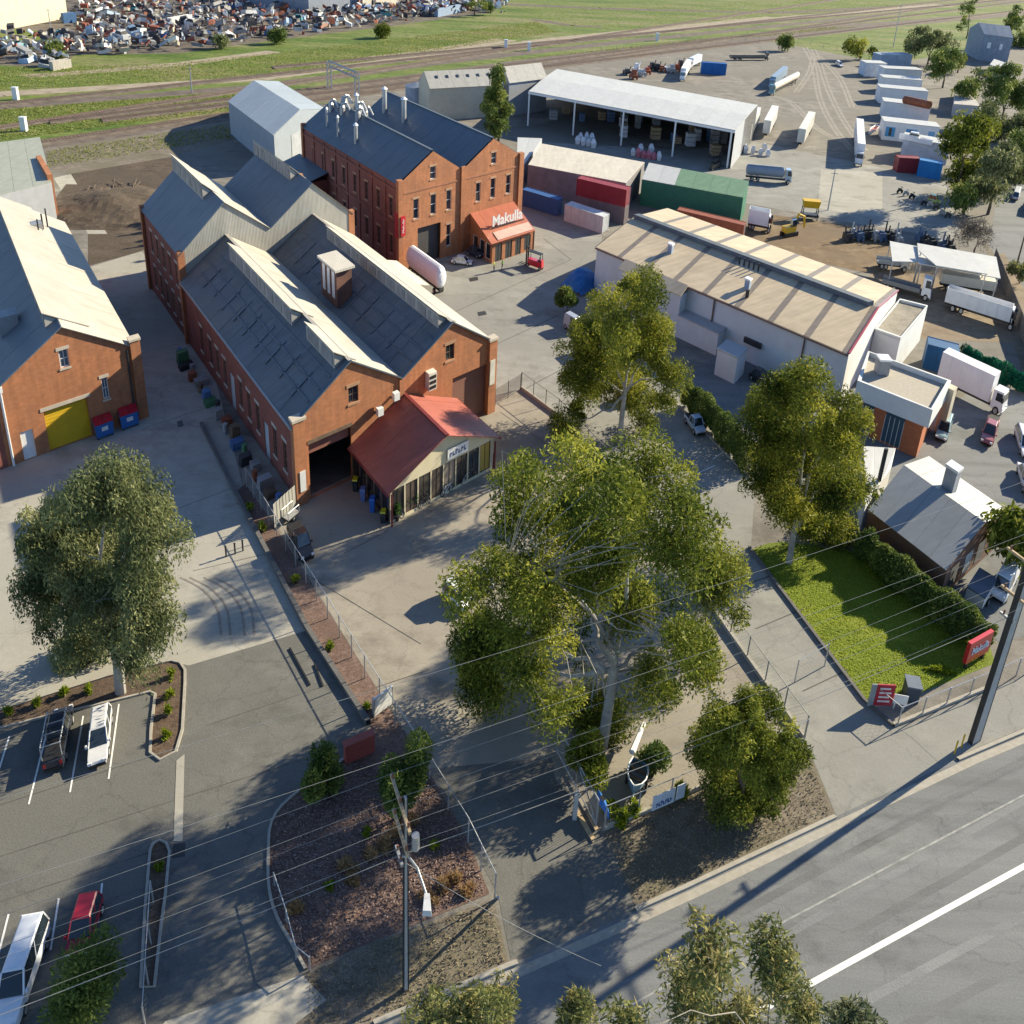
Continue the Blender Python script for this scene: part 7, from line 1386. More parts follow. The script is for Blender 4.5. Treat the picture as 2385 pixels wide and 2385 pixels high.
fence('steel bar gate closing the gap behind the corner pier', [(1153, 945), (1212, 908)], 1.9, 3, 'bars', name='bar_gate', cat='gate', mat=M('fence_grey', (.2, .21, .2)))
fence('front chain-link fence along the verge', [(1408, 1932), (1560, 1868), (1720, 1797), (1872, 1728)], 1.8, plinth=.25)
fence('low chain-link fence in front of the lawn signs', [(2030, 1640), (2090, 1690), (2310, 1600), (2420, 1550)], 1.5)
fence('thin wire gate frame standing on the shared driveway', [(1850, 1590), (1920, 1552)], 1.9, 4, 'link', name='wire_gate', cat='gate')
fence('railway boundary chain-link fence behind the dirt yard', [(1400, 122), (1600, 104), (1830, 96), (2080, 146)], 1.9, 8, 'none', mat=M('fence_grey', (.2, .21, .2)))
fence('car park fence of galvanised tube beside the median bed', [(358, 2105), (352, 2200), (340, 2400)], 1.6, 3)
fence('galvanised tube fence along the corner bed kerb', [(640, 2065), (668, 2150), (690, 2235), (722, 2262)], 1.0, 2.5, 'link')
# tubular swing gate standing open along the entry
A, B = g(1296, 1752), g(1388, 1925); o = thing('swing_gate', 'open tubular swing gate with diagonal brace along the entry driveway', 'gate', A); h = 2.0
mb = MB()
for q in (A, B): mb.tube(q, q + V3(0, 0, h), .05, 6)
mb.tube(A + V3(0, 0, h), B + V3(0, 0, h), .05, 6); mb.tube(A + V3(0, 0, .15), B + V3(0, 0, .15), .05, 6); mb.tube((A + B) / 2 + V3(0, 0, .15), (A + B) / 2 + V3(0, 0, h), .04, 6); mb.tube(A + V3(0, 0, .2), (A + B) / 2 + V3(0, 0, h), .04, 6); mb.tube(B + V3(0, 0, .2), (A + B) / 2 + V3(0, 0, h), .04, 6)
mb.build('gate_frame', STEEL, o)
mb = MB(); d = B - A; n = 40
for k in range(n): q = A + d * k / n; mb.tube(q + V3(0, 0, .15), q + V3(0, 0, h), .012, 4, cap=False)
w_ = mb.build('wire_mesh', STEEL, o, auto=False); w_['kind'] = 'stuff'
mb = MB(); mb.tube(g(1160, 2090), g(1160, 2090, 2.9), .09, 8, .08); mb.build('gate_post', STEEL, label='tall steel gate post at the corner of the chip bed', cat='gate post')
mb = MB(); mb.box(Fr(g(1338, 1905), V3(1 / SQ, 0, 0), V3(0, 1, 0)), -.2, .2, -.2, .2, 0, 1.9); mb.build('gate_post', CONC, label='square concrete gate post at the entry driveway edge', cat='gate post')
for i, (p, q) in enumerate((((1340, 1886), (1384, 1962)), ((1370, 1895), (1390, 1935)))): f, L = tfr(p, q); mb = MB(); mb.box(f, 0, L, -.18, .18, .03, .12); mb.build('timber_plank', TIMBER_L, label=['long pale timber plank lying beside the entry', 'short pale timber plank lying beside the blue kayak'][i], cat='plank')
f, L = tfr((1416, 1925), (1384, 1868)); o = thing('blue_kayak', 'bright blue kayak leaning on the front fence', 'kayak', f.o); mb = MB(); st = [(0, .05), (.2, .7), (.5, 1), (.8, .7), (1, .05)]
for a, w_ in st:
    for b, z in ((-.36 * w_, .75), (0, .5), (.36 * w_, .75), (0, 1.0)): mb.v.append(tuple(f.at(a * L, b, z + .35 * a)))
for i in range(4):
    for k in range(4): mb.f.append((i * 4 + k, i * 4 + (k + 1) % 4, (i + 1) * 4 + (k + 1) % 4, (i + 1) * 4 + k)); mb.m.append(0)
mb.build('hull', paint('kayak_blue', (.02, .14, .48)), o); mb = MB(); mb.box(f, L * .42, L * .62, -.15, .15, 1.17, 1.2); mb.build('cockpit', BLACK, o)
for a in (.25, .75): mb = MB(); mb.tube(f.at(L * a, 0, 0), f.at(L * a, 0, .7), .06, 6); mb.build('stand', STEEL, o)
# sign on the front fence
o = thing('fence_sign', 'white sign with dark lettering hung on the front fence', 'sign', g(1542, 1900)); p0, p1 = g(1515, 1902), g(1566, 1880); fs = Fr(p0, (p1 - p0) / np.linalg.norm(p1 - p0), V3(-.5, .85, 0)); Ls = np.linalg.norm(p1 - p0)
mb = MB(); mb.box(fs, 0, Ls, -.05, 0, .45, 1.55); s_ = mb.build('panel', M('sign_pale', (.62, .66, .74), .5), o); dark_marks(s_, fs, .25, Ls - .2, -.053, .65, .98, 7, BLUEP)
mb = MB(); mb.box(fs, Ls + .15, Ls + .75, -.05, 0, .5, 1.6); mb.build('notice', M('sign_pale', (.62, .66, .74)), o)
# lawn signs
SRED = paint('sign_red', (.55, .02, .03))
p0, p1 = g(2246, 1562), g(2297, 1532); fs = Fr(p0, (p1 - p0) / np.linalg.norm(p1 - p0), V3(-.35, .93, 0)); Ls = np.linalg.norm(p1 - p0)
a0_, zt = fs.wf(2231, 1519); 
o = thing('red_sign', 'red business sign with pale script lettering on the lawn', 'sign', p0); mb = MB(); mb.box(fs, -.1, Ls, 0, .35, .55, 2.3); s_ = mb.build('panel', SRED, o); mb = MB(); mb.box(fs, .2, .4, .05, .3, 0, .55); mb.box(fs, Ls - .5, Ls - .3, .05, .3, 0, .55); mb.build('post', STEEL_D, o)
put_text('Makulla', .85, fs.at(Ls / 2, -.03, 1.45), fs.u * (Ls / 3.3), V3(0, 0, 1) * 1.0, V3(0, 0, 0) - fs.v * .2, 'lettering', M('sign_ice', (.6, .75, .85), .5), s_, .012)
p0, p1 = g(2032, 1648), g(2074, 1650); fs = Fr(p0, (p1 - p0) / np.linalg.norm(p1 - p0), V3(-.2, .97, 0)); Ls = np.linalg.norm(p1 - p0)
o = thing('notice_board', 'red notice board with white lines beside the driveway kerb', 'sign', p0); mb = MB(); mb.box(fs, 0, Ls, 0, .12, .2, 1.9); s_ = mb.build('panel', M('board_red', (.42, .03, .05), .5), o)
for k in range(4): mb = MB(); mb.box(fs, .2, Ls - .2 - .1 * (k % 2), -.02, -.002, .5 + .34 * k, .64 + .34 * k); mb.build('text_line', M('board_white', (.7, .66, .66), .6), s_)
mb = MB(); mb.box(fs, -.35, -.02, 0, .1, .1, 1.9); mb.build('side_board', M('board_grey', (.3, .32, .33), .6), o)
p0, p1 = g(2076, 1650), g(2108, 1656); fs = Fr(p0, (p1 - p0) / np.linalg.norm(p1 - p0), V3(-.2, .97, 0)); Ls = np.linalg.norm(p1 - p0); mb = MB(); mb.box(fs, 0, Ls, 0, .06, .45, 1.2); mb.box(fs, .1, .16, .0, .05, 0, .45); mb.box(fs, Ls - .16, Ls - .1, 0, .05, 0, .45); mb.build('white_notice', WHITEP, label='small white notice beside the red notice board', cat='sign')
f = Fr(g(2118, 1625), V3(.5, -.12, 0), V3(.12, .95, 0)); o = thing('utility_cabinet', 'dark blue-grey electrical cabinet on the lawn', 'cabinet', f.o); mb = MB(); mb.box(f, -.8, .9, -.6, .7, 0, 1.2); mb.build('cabinet_body', M('cabinet_dark', (.05, .07, .10), .5), o); mb = MB(); mb.box(f, -.9, 1.0, -.7, .8, 1.204, 1.32); mb.build('cabinet_lid', M('cabinet_lid', (.10, .13, .18), .5), o)
shrub('lawn_flowers', 'strip of yellow flowering plants beside the red business sign', (2190, 1570), 45, 10, 900, .25, LIME, 'flower bed')
# white switch box, brick gate wall, corrugated screen, small trailer
f = Fr(g(893, 1655), XD, YD); o = thing('sheet_board', 'white metal panel standing against the yard fence', 'panel', f.o); mb = MB(); mb.box(f, -.9, .9, -.06, .06, .1, 1.5); mb.build('board', WHITEP, o); mb = MB(); mb.box(f, -.9, -.8, -.061, .3, 0, 1.4); mb.box(f, .8, .9, -.061, .3, 0, 1.4); mb.build('support', STEEL, o)
p0, p1 = g(806, 1782), g(873, 1752); fs = Fr(p0, (p1 - p0) / np.linalg.norm(p1 - p0), V3(-.4, .9, 0)); Ls = np.linalg.norm(p1 - p0); o = thing('gate_wall', 'short red brick gate wall between two shrubs', 'wall', p0); mb = MB(); mb.box(fs, 0, Ls, 0, .5, 0, 1.35); mb.build('wall', M('gate_brick', (.30, .06, .05), .85, brick=True), o); mb = MB(); mb.box(fs, -.06, Ls + .06, -.06, .56, 1.354, 1.45); mb.build('coping', M('gate_coping', (.34, .1, .08), .85), o)
p0, p1 = g(640, 1232), g(690, 1186); fs = Fr(p0, (p1 - p0) / np.linalg.norm(p1 - p0), YD); Ls = np.linalg.norm(p1 - p0); o = thing('iron_screen', 'pale corrugated iron screen between fence and workshop pier', 'screen', p0)
n = 14
for k in range(n): mb = MB(); mb.box(fs, Ls * k / n, Ls * (k + .9) / n, -.03 + .04 * (k % 2), .0 + .04 * (k % 2), .05, 2.3); mb.build('iron_sheet', CLAD, o)
mb = MB(); mb.box(fs, 0, Ls, .09, .16, 1.9, 2.05); mb.build('rail', STEEL, o)
f, L = tfr((665, 1222), (690, 1200)); o = thing('hand_cart', 'small galvanised cart behind the black utility vehicle', 'cart', f.o); mb = MB(); mb.box(f, 0, L, -.6, .6, .5, .58)
for a in (0, L): mb.tube(f.at(a, -.6, .5), f.at(a, -.6, 1.2), .03, 5); mb.tube(f.at(a, .6, .5), f.at(a, .6, 1.2), .03, 5)
mb.tube(f.at(0, -.6, 1.2), f.at(L, -.6, 1.2), .03, 5); mb.tube(f.at(0, .6, 1.2), f.at(L, .6, 1.2), .03, 5); mb.build('frame', STEEL, o)
for s in (-1, 1): wheel(o, f, L / 2, s * .6, .25, .12)
for i, (x, y) in enumerate(((527, 1297), (548, 1290), (566, 1283))):
    q = g(x, y); mb = MB(); mb.tube(q, q + V3(0, 0, .9), .07, 8); mb.tube(q + V3(0, 0, .9), q + V3(0, 0, .98), .09, 8); mb.build('bollard', STEEL_D, label='slim dark bollard standing across the sunlit lane', cat='bollard', group='bollards across the lane')
# stuff along the shaded side wall of the workshop
SC_ = [M('stored_blue', (.10, .2, .4), .6), TIMBER, STEEL, RUST, M('stored_grey', (.28, .28, .28), .7), STEEL_D, M('stored_green', (.08, .2, .1), .7)]
for i in range(22):
    b = 1.5 + 1.75 * i; f = MF.sub(-1.6 - rnd.random() * .9, b); mb = MB(); w_, h_ = rnd.uniform(.4, .9), rnd.uniform(.5, 1.3)
    if i % 3 == 0: mb.drum(f, 0, 0, 0, .9, .32, 12); mb.drum(f, 0, 0, .904, .95, .34, 12); nm, lb = 'steel_drum', 'steel drum standing against the shaded workshop side wall'
    elif i % 3 == 1:
        mb.box(f, -w_, w_, -.6, .6, .0, .12)
        for k in range(4): mb.box(f, -w_, w_, -.55 + .3 * k, -.35 + .3 * k, .125, .17 + h_ * .5)
        nm, lb = 'loaded_pallet', 'loaded timber pallet along the shaded workshop side wall'
    else: mb.frus(f, (-w_, w_, -.5, .5, 0), (-w_ * .85, w_ * .85, -.45, .45, h_)); mb.box(f, -w_ * .9, w_ * .9, -.5, .5, h_ + .004, h_ + .07); nm, lb = 'storage_crate', 'lidded crate along the shaded workshop side wall'
    mb.build(nm, SC_[i % 7], label=['blue', 'brown timber', 'galvanised', 'rusty', 'grey', 'black', 'green'][i % 7] + ' ' + lb.replace('timber ', '').replace('steel ', ''), cat=nm.split('_')[1], group='goods along the workshop side wall')
# churned soil mound on the rear lot
f = Fr(g(262, 480), V3(.62, .1, 0), V3(-.2, 1, 0)); mb = MB(); N = 26
for i in range(N + 1):
    for j in range(N + 1):
        x, y = i / N * 2 - 1, j / N * 2 - 1; r2 = x * x + y * y; h_ = max(0, 1 - r2) ** 1.2 * 1.7 * (1 + .35 * math.sin(5 * x + 2) * math.cos(4 * y)) + rnd.uniform(0, .22) * (r2 < .95)
        mb.v.append(tuple(f.at(x * 15, y * 14,   .03 + h_ * .75)))
for i in range(N):
    for j in range(N): mb.f.append((i * (N + 1) + j, (i + 1) * (N + 1) + j, (i + 1) * (N + 1) + j + 1, i * (N + 1) + j + 1)); mb.m.append(0)
mb.build('soil_mound', MATS['churned_soil'], label='low mound of churned brown soil on the rear lot', cat='soil mound')
# rear lot debris
for i in range(7):
    x, y = 190 + 22 * i + rnd.uniform(-8, 8), 455 + rnd.uniform(-20, 50); f = Fr(g(x, y), V3(.5, .3, 0), V3(-.3, .9, 0)); mb = MB()
    for k in range(5): mb.path([f.at(rnd.uniform(-1.5, 1.5), rnd.uniform(-3, 0), .1 + .1 * k), f.at(rnd.uniform(-1.5, 1.5), rnd.uniform(1, 4), .3 + .12 * k)], .08, 5)
    mb.build('brush_pile', BARKD, label='heap of dark dead branches on the rear dirt lot', cat='brush pile', group='brush on the rear lot')

# ---- Stobie-style poles, lamp and wires
def stobie(label, px, h, wb, wt, depth, name='power_pole'):
    B = g(*px); f = Fr(B, V3(.845 / 1.15, .535 / 1.15, 0), V3(-.33, .95, 0)); o = thing(name, label, 'power pole', B)
    mb = MB(); mb.frus(f, (-wb / 2 + .07, wb / 2 - .07, -depth / 2 + .02, depth / 2 - .02, -.2), (-wt / 2 + .05, wt / 2 - .05, -depth / 2 + .02, depth / 2 - .02, h)); mb.build('concrete_core', CONC, o)
    for s in (-1, 1):
        mb = MB(); x0, x1 = sorted((s * wb / 2, s * (wb / 2 - .07))); y0, y1 = sorted((s * wt / 2, s * (wt / 2 - .05))); mb.frus(f, (x0, x1, -depth / 2, depth / 2, -.2), (y0, y1, -depth / 2, depth / 2, h)); mb.build('steel_channel', STEEL_D, o)
    return o, f
P1, f1 = stobie('slim steel and concrete lamp pole on the corner verge', (945, 2305), 12.3, .36, .22, .22)
P2, f2 = stobie('massive steel and concrete transmission pole beside the footpath', (2268, 1727), 25.0, 1.0, .5, .42)
INS = M('insulator_brown', (.2, .09, .06), .3)
wires = []
def arm(o, f, z, off, mat=TIMBER_L):
    mb = MB(); mb.box(f, -.35, -.2, min(off) - .3, max(off) + .3, z, z + .16); ar = mb.build('crossarm', mat, o)
    for b in off: mb = MB(); mb.tube(f.at(-.27, b, z + .16), f.at(-.27, b, z + .42), .06, 6); mb.build('insulator', INS, ar)
arm(P1, f1, 12.0, (-1.5, 0, 1.5)); arm(P1, f1, 10.3, (-1.1, 1.1)); arm(P1, f1, 8.6, (0, .6), STEEL)
arm(P2, f2, 20.6, (-1.6, 1.6), STEEL); arm(P2, f2, 16.8, (-1.4, 0), STEEL); arm(P2, f2, 13.4, (-1.5, 0, 1.5)); arm(P2, f2, 11.0, (-1.1, 1.1)); arm(P2, f2, 9.4, (0, .6), STEEL)
# lamp arm and head
mb = MB(); la = f1.at(-.2, 0, 8.9); lb_ = g(979, 2165, 8.0); lh_ = g(982, 2235, 7.4)
lb_ = la + V3(.75, -.75, .15); lc_ = la + V3(1.3, -2.1, -.05)
mb.path([la, la + V3(.3, -.2, .25), lb_, lc_], .06, 7, .05); mb.build('lamp_arm', STEEL, P1)
mb = MB(); mb.hexa([lc_ + V3(-.15, .1, -.1), lc_ + V3(.12, .1, -.1), lc_ + V3(.28, -.9, -.16), lc_ + V3(-.12, -.9, -.16), lc_ + V3(-.12, .1, .1), lc_ + V3(.10, .1, .1), lc_ + V3(.24, -.85, .12), lc_ + V3(-.1, -.85, .12)]); mb.build('lamp_head', M('lamp_grey', (.55, .56, .58), .4), P1)
mb = MB(); mb.drum(f1, .5, -.2, 9.3, 10.1, .22, 12); mb.build('transformer', STEEL, P1)
def wire(label, a, b, sag, r=.022, ext=None):
    mb = MB(); pts = []
    for k in range(17): t = k / 16; p = a * (1 - t) + b * t; p = p - V3(0, 0, sag * 4 * t * (1 - t)); pts.append(p)
    mb.path(pts, r, 5); mb.build('power_line', M('wire_grey', (.28, .28, .27), .6), label=label, cat='power line', group='power lines along the road')
dirp = f2.at(0, 0) - f1.at(0, 0)
for z1, z2, offs, nm in ((12.42, 13.82, (-1.5, 0, 1.5), 'thin overhead line strung between the tops of the two poles'), (10.72, 11.42, (-1.1, 1.1), 'thin overhead line on the middle crossarms of the two poles'), (9.02, 9.82, (0,), 'thicker low overhead cable between the lamp pole and the transmission pole')):
    for b in offs:
        wire(nm, f1.at(-.27, b, z1), f2.at(-.27, b, z2), .5, .008 if z1 > 9.5 else .018)
        wire(nm.replace('between', 'running on past the lamp pole, once between') if False else 'overhead line leading on from the lamp pole past the car park', f1.at(-.27, b, z1) - dirp * 1.0, f1.at(-.27, b, z1), .5, .008 if z1 > 9.5 else .018)
        wire('overhead line leading on beyond the transmission pole', f2.at(-.27, b, z2), f2.at(-.27, b, z2) + dirp, .5, .008)
for z2, offs in ((21.02, (-1.6,)), (17.22, (-1.4,))):
    for b in offs: wire('high transmission line passing over the gum tree from the massive pole', f2.at(-.27, b, z2) - dirp * 2.0, f2.at(-.27, b, z2), 1.2, .009)
wire('service wire dropping across the driveway mouth from the lamp pole', f1.at(0, -.2, 8.6), g(1400, 2250, 5.5), .3, .014)
for i, (x, y) in enumerate(((2222, 1757), (2238, 1742))): q = g(x, y); mb = MB(); mb.tube(q, q + V3(0, 0, 1.1), .05, 6); mb.tube(q + V3(0, 0, .8), q + V3(0, 0, 1.0), .055, 6); mb.build('marker_stake', YELLOW, label='thin yellow marker stake at the foot of the transmission pole', cat='marker stake', group='yellow stakes by the pole')
for i, (b, t, lb) in enumerate((((1928, 490), (1935, 395), 'slim steel pole beside the weighbridge slab'), ((2370, 610), (2378, 500), 'dark timber street pole on the side street verge'), ((2080, 110), (2095, 10), 'slim pole at the top of the dirt yard'), ((447, 215), (447, 155), 'short white rail signal post'), ((122, 95), (120, 20), 'slim pole on the grass before the scrapyard'))):
    B = g(*b); T = gz(*t, B[1]); mb = MB(); mb.tube(B, V3(B[0], B[1], T[2]), .14 if i < 2 else .2, 7, .09); mb.tube(V3(B[0] - .6, B[1], T[2] - .6), V3(B[0] + .6, B[1], T[2] - .6), .06, 5); mb.build('street_pole', STEEL if i != 1 else TIMBER, label=lb, cat='pole')
# ---- railway
RAILM = M('rail_steel', (.22, .16, .13), .5, metal=.4, var=.2); SLEEP = M('sleeper_grey', (.24, .20, .17), .9, var=.2)
def track(label, a, b, w=2.6):
    A, B = g(*a), g(*b); d = B - A; L = np.linalg.norm(d); d /= L; A = A - d * 120; B = B + d * 900; v = V3(-d[1] / SQ, SQ * d[0], 0); v = v / math.hypot(SQ * d[0], d[1])
    o = thing('rail_track', label, 'railway track', A); mb = MB(); H_ = .3
    mb.hexa([A - v * w * 1.1, B - v * w * 1.1, B + v * w * 1.1, A + v * w * 1.1, A - v * w * .8 + V3(0, 0, H_), B - v * w * .8 + V3(0, 0, H_), B + v * w * .8 + V3(0, 0, H_), A + v * w * .8 + V3(0, 0, H_)]); mb.build('ballast', BALLAST, o)
    for s in (-1, 1): mb = MB(); boxbar(mb, A + v * s * .8 + V3(0, 0, H_ + .06), B + v * s * .8 + V3(0, 0, H_ + .06), .09, .16); mb.build('rail', RAILM, o)
    n = int(L * 1.2 / .9) + 140; mb = MB(); Ln = np.linalg.norm(B - A)
    for k in range(min(n, 620)): q = A + d * (60 + .9 * k); boxbar(mb, q - v * 1.25 + V3(0, 0, H_ + .005), q + v * 1.25 + V3(0, 0, H_ + .005), .28, .05)
    s_ = mb.build('sleepers', SLEEP, o, auto=False); s_['kind'] = 'stuff'
track('long railway track running past the transport yard', (1000, 176), (2000, 52)); track('distant railway track along the dirt yard boundary', (1100, 178), (2000, 70)); track('distant railway track beside the pale path', (1250, 102), (2200, 14))
track('nearest railway track skirting the sheds', (99, 333), (534, 267)); track('railway track with grass on both sides', (0, 299), (534, 217)); track('farther railway track below the green bank', (0, 245), (1200, 113))
strip('service_track', [(-200, 235), (0, 219), (600, 183), (1000, 130), (1300, 90), (1800, 40)], 7, 1, PATH); strip('bank_track', [(60, 178), (300, 160), (430, 148), (640, 120)], 6, 1, PATH)
strip('dirt_track', [(880, 135), (1000, 122), (1180, 92)], 9, 2, PATH); strip('far_road', [(1080, 5), (1400, 20), (1800, 30), (2385, 2)], 10, 1, BALLAST); strip('far_bank', [(1240, 45), (1330, 60), (1400, 62)], 6, 2, BALLAST)
for i, (x, y) in enumerate(((38, 232), (57, 305), (1178, 112), (1232, 118), (1530, 95))): f = Fr(g(x, y), V3(1 / SQ, 0, 0), V3(0, 1, 0)); mb = MB(); mb.box(f, -.9, .9, -.6, .6, 0, 2.6); mb.box(f, -1, 1, -.7, .7, 2.604, 2.75); mb.build('relay_box', WHITEP, label='white relay box standing beside the tracks', cat='relay box', group='relay boxes by the tracks')
# gantry
A, B = g(768, 208), g(832, 238); o = thing('rail_gantry', 'grey steel signal gantry straddling the track', 'gantry', A); hh = gz(766, 142, A[1])[2]
for q in (A, B):
    mb = MB()
    for dx in (-.5, .5):
        for dy in (-.5, .5): mb.tube(q + V3(dx, dy, 0), q + V3(dx, dy, hh), .12, 4)
    for k in range(6): mb.tube(q + V3(-.5, -.5, hh * k / 6), q + V3(.5, -.5, hh * (k + 1) / 6), .07, 4)
    mb.build('tower', STEEL, o)
mb = MB()
for z in (hh - 1.2, hh):
    for dy in (-.5, .5): mb.tube(A + V3(0, dy, z), B + V3(0, dy, z), .13, 4)
for k in range(8): s, t = k / 8, (k + 1) / 8; mb.tube(A * (1 - s) + B * s + V3(0, -.5, hh - 1.2), A * (1 - t) + B * t + V3(0, -.5, hh), .08, 4)
mb.build('beam', STEEL, o)
# ---- scrapyard
CN = [('white', (.68, .68, .68)), ('pale blue', (.35, .48, .62)), ('grey', (.28, .29, .31)), ('dark', (.04, .045, .06)), ('teal', (.05, .25, .28)), ('rust-red', (.28, .08, .05)), ('beige', (.5, .43, .33)), ('blue', (.04, .13, .38)), ('yellow', (.6, .42, .03)), ('silver', (.5, .52, .54))]
wts = np.array([7, 3, 5, 5, 1.5, 2, 2, 1.6, .4, 4]); wts /= wts.sum()
protos = {}
for ci, (cn, c) in enumerate(CN):
    f = Fr(V3(0, 0, 0), V3(1 / SQ * 1.3, 0, 0), V3(0, 1.1, 0)); mb = MB(); q = lambda s: rnd.uniform(-s, s)
    mb.hexa([f.at(-2.1 + q(.2), -.85, .1), f.at(2.1 + q(.2), -.85, .1), f.at(2.1, .85, .1), f.at(-2.1, .85, .1), f.at(-2.0, -.8, .95 + q(.1)), f.at(2.0, -.75, .8 + q(.15)), f.at(1.95, .8, .85), f.at(-2.05, .8, 1.0)], 0)
    mb.hexa([f.at(-1.4, -.75, .95), f.at(1.0, -.75, .92), f.at(1.0, .75, .92), f.at(-1.4, .75, .95), f.at(-1.0 + q(.2), -.6, 1.4 + q(.2)), f.at(.5, -.6 + q(.2), 1.35 + q(.2)), f.at(.5, .6, 1.4), f.at(-.9, .6, 1.45)], 1)
    mb.hexa([f.at(-.95, -.62, 1.42), f.at(.48, -.62, 1.4), f.at(.48, .62, 1.42), f.at(-.9, .62, 1.46), f.at(-.9, -.55, 1.52), f.at(.4, -.55, 1.5), f.at(.4, .55, 1.5), f.at(-.85, .55, 1.54)], 0)
    me_o = mb.build('car_wreck', [M('wreck_' + cn.replace(' ', '_'), c, .6, var=.25, scale=2, dirt=(.2, .13, .09), dirt_amt=.5), STEEL_D], loc=(0, 0, 0)); protos[ci] = me_o.data; bpy.data.objects.remove(me_o)
front = [(0, 150), (130, 158), (170, 130), (420, 122), (620, 92), (900, 58), (1080, 30)]
def front_y(x):
    for (x0, y0), (x1, y1) in zip(front, front[1:]):
        if x <= x1: return y0 + (y1 - y0) * (x - x0) / (x1 - x0)
    return 30
cnt = 0
while cnt < 240:
    x = rnd.uniform(0, 1150); fy = front_y(x); y = fy - rnd.random() ** .9 * (fy + 22)
    if y < -25 or (x < 180 and y < 90) : continue
    if x < 230 and y < 60 and y > 95: continue
    P = g(x, y); lay = rnd.choice([0, 0, 1, 1, 2]); ci = int(rng.choice(len(CN), p=wts))
    o = bpy.data.objects.new('car_wreck', protos[ci]); COL.objects.link(o); o.location = (P[0], P[1], lay * 1.25); o.rotation_euler = (rnd.uniform(-.25, .25), rnd.uniform(-.25, .25), rnd.uniform(0, 6.28)); s = rnd.uniform(1.15, 1.6); o.scale = (s, s, s)
    o['label'] = CN[ci][0] + ' car wreck heaped in the scrapyard beyond the tracks'; o['category'] = 'car wreck'; o['group'] = CN[ci][0] + ' wrecks in the scrapyard'; cnt += 1
mb = MB()
for k in range(3000):
    x = rnd.uniform(-10, 1180); fy = front_y(x); y = fy - rnd.random() ** .9 * (fy + 26)
    if y < -30 or (x < 180 and y < 92): continue
    P = g(x, y); f = Fr(P, V3(rnd.uniform(.2, .8), rnd.uniform(-.6, .6), rnd.uniform(-.4, .4)), V3(rnd.uniform(-.6, .6), rnd.uniform(.4, 1), rnd.uniform(-.4, .4))); s = rnd.uniform(.4, 1.8); z = rnd.uniform(0, 3.2); mb.box(f, -s, s, -s * .6, s * .6, z, z + s * rnd.uniform(.2, 1.1), rnd.choice([0, 1, 1, 2, 3, 3, 4, 5, 5, 6]))
o = mb.build('scrap_heap', [WHITEP, M('wreck_grey', (.28, .29, .31)), M('wreck_pale_blue', (.35, .48, .62)), M('wreck_dark', (.04, .045, .06)), M('wreck_beige', (.5, .43, .33)), M('wreck_rust-red', (.28, .08, .05)), M('wreck_silver', (.5, .52, .54))], auto=False); o['kind'] = 'stuff'; o['label'] = 'jumbled scrap metal piled across the scrapyard'; o['category'] = 'scrap metal'
for i, (x0, y0, x1, y1, h_, c_, lb) in enumerate(((402, 72, 450, 62, 4, (.66, .66, .64), 'tall white shipping container among the scrap heaps'), (150, 55, 180, 52, 3.2, (.04, .13, .3), 'dark blue container at the edge of the scrap heaps'), (622, 40, 668, 34, 3, (.5, .16, .06), 'orange-roofed shed box among the scrap heaps'), (125, 165, 168, 158, 2.2, (.5, .46, .4), 'pale concrete box lying before the scrap heaps'), (745, 60, 800, 52, 2.6, (.7, .7, .7), 'long white container in front of the scrap'), (1020, 40, 1075, 28, 3, (.3, .4, .55), 'pale blue container at the far end of the scrap'))):
    container('scrapyard_container', lb, (x0, y0), (x1, y1), 3, h_, c_)
# far buildings at the top edge
A, B = g(-120, 95), g(158, 42); d = (B - A); d /= np.linalg.norm(d); v = V3(-d[1] * .8, d[0] * 1.2, 0)
shed('cream_factory', 'huge cream-walled factory beyond the scrapyard', 'factory', [A, B, B + v * 60, A + v * 60], 16, None, 17, CREAMWALL, WHITEROOF, 8)
A, B = g(720, 38), g(842, 26); d = (B - A); v = V3(-d[1], d[0] * 1.4, 0) / np.linalg.norm(d)
shed('blue_factory', 'blue-grey factory wall behind the scrapyard', 'factory', [A, B, B + v * 40, A + v * 40], 11, None, 12, M('factory_blue', (.22, .25, .31), .7, rib=.5), GREYROOF, 6)
A, B = g(845, 28), g(925, 18); d = (B - A); v = V3(-d[1], d[0] * 1.4, 0) / np.linalg.norm(d)
shed('cream_store', 'cream metal store behind the scrapyard', 'store', [A, B, B + v * 40, A + v * 40], 9, None, 10, M('factory_cream', (.5, .46, .38), .7, rib=.5), GREYROOF, 6)
# house beyond the street trees
z = 9.0; A, B = g(2278, 140), g(2345, 150); C2 = g(2350, 118)
shed('grey_house', 'tall blue-grey house among the far street trees', 'house', [A, B, B + V3(4, 22, 0), A + V3(2, 22, 0)], 9, 'ab', 12, M('house_grey', (.26, .29, .35), .7), GREYROOF, 4, doors=[(0, .2, .32, 4.5, 6.5, WHITEP, 'window'), (0, .62, .72, 4.5, 6.5, WHITEP, 'window')])
shed('white_carport', 'long white carport roof beside the grey house', 'carport', [g(2300, 172), g(2350, 190), g(2362, 178), g(2310, 160)], 3, None, 3.2, WHITEWALL, WHITEROOF, 3)
shed('street_garage', 'pale garage with a plain grey roof below the far street trees', 'garage', [g(2215, 270), g(2275, 275), g(2245, 225), g(2222, 225)], 3, None, 3.2, GREYCLAD, M('garage_roof', (.42, .40, .38), .7, rib=1), 3)
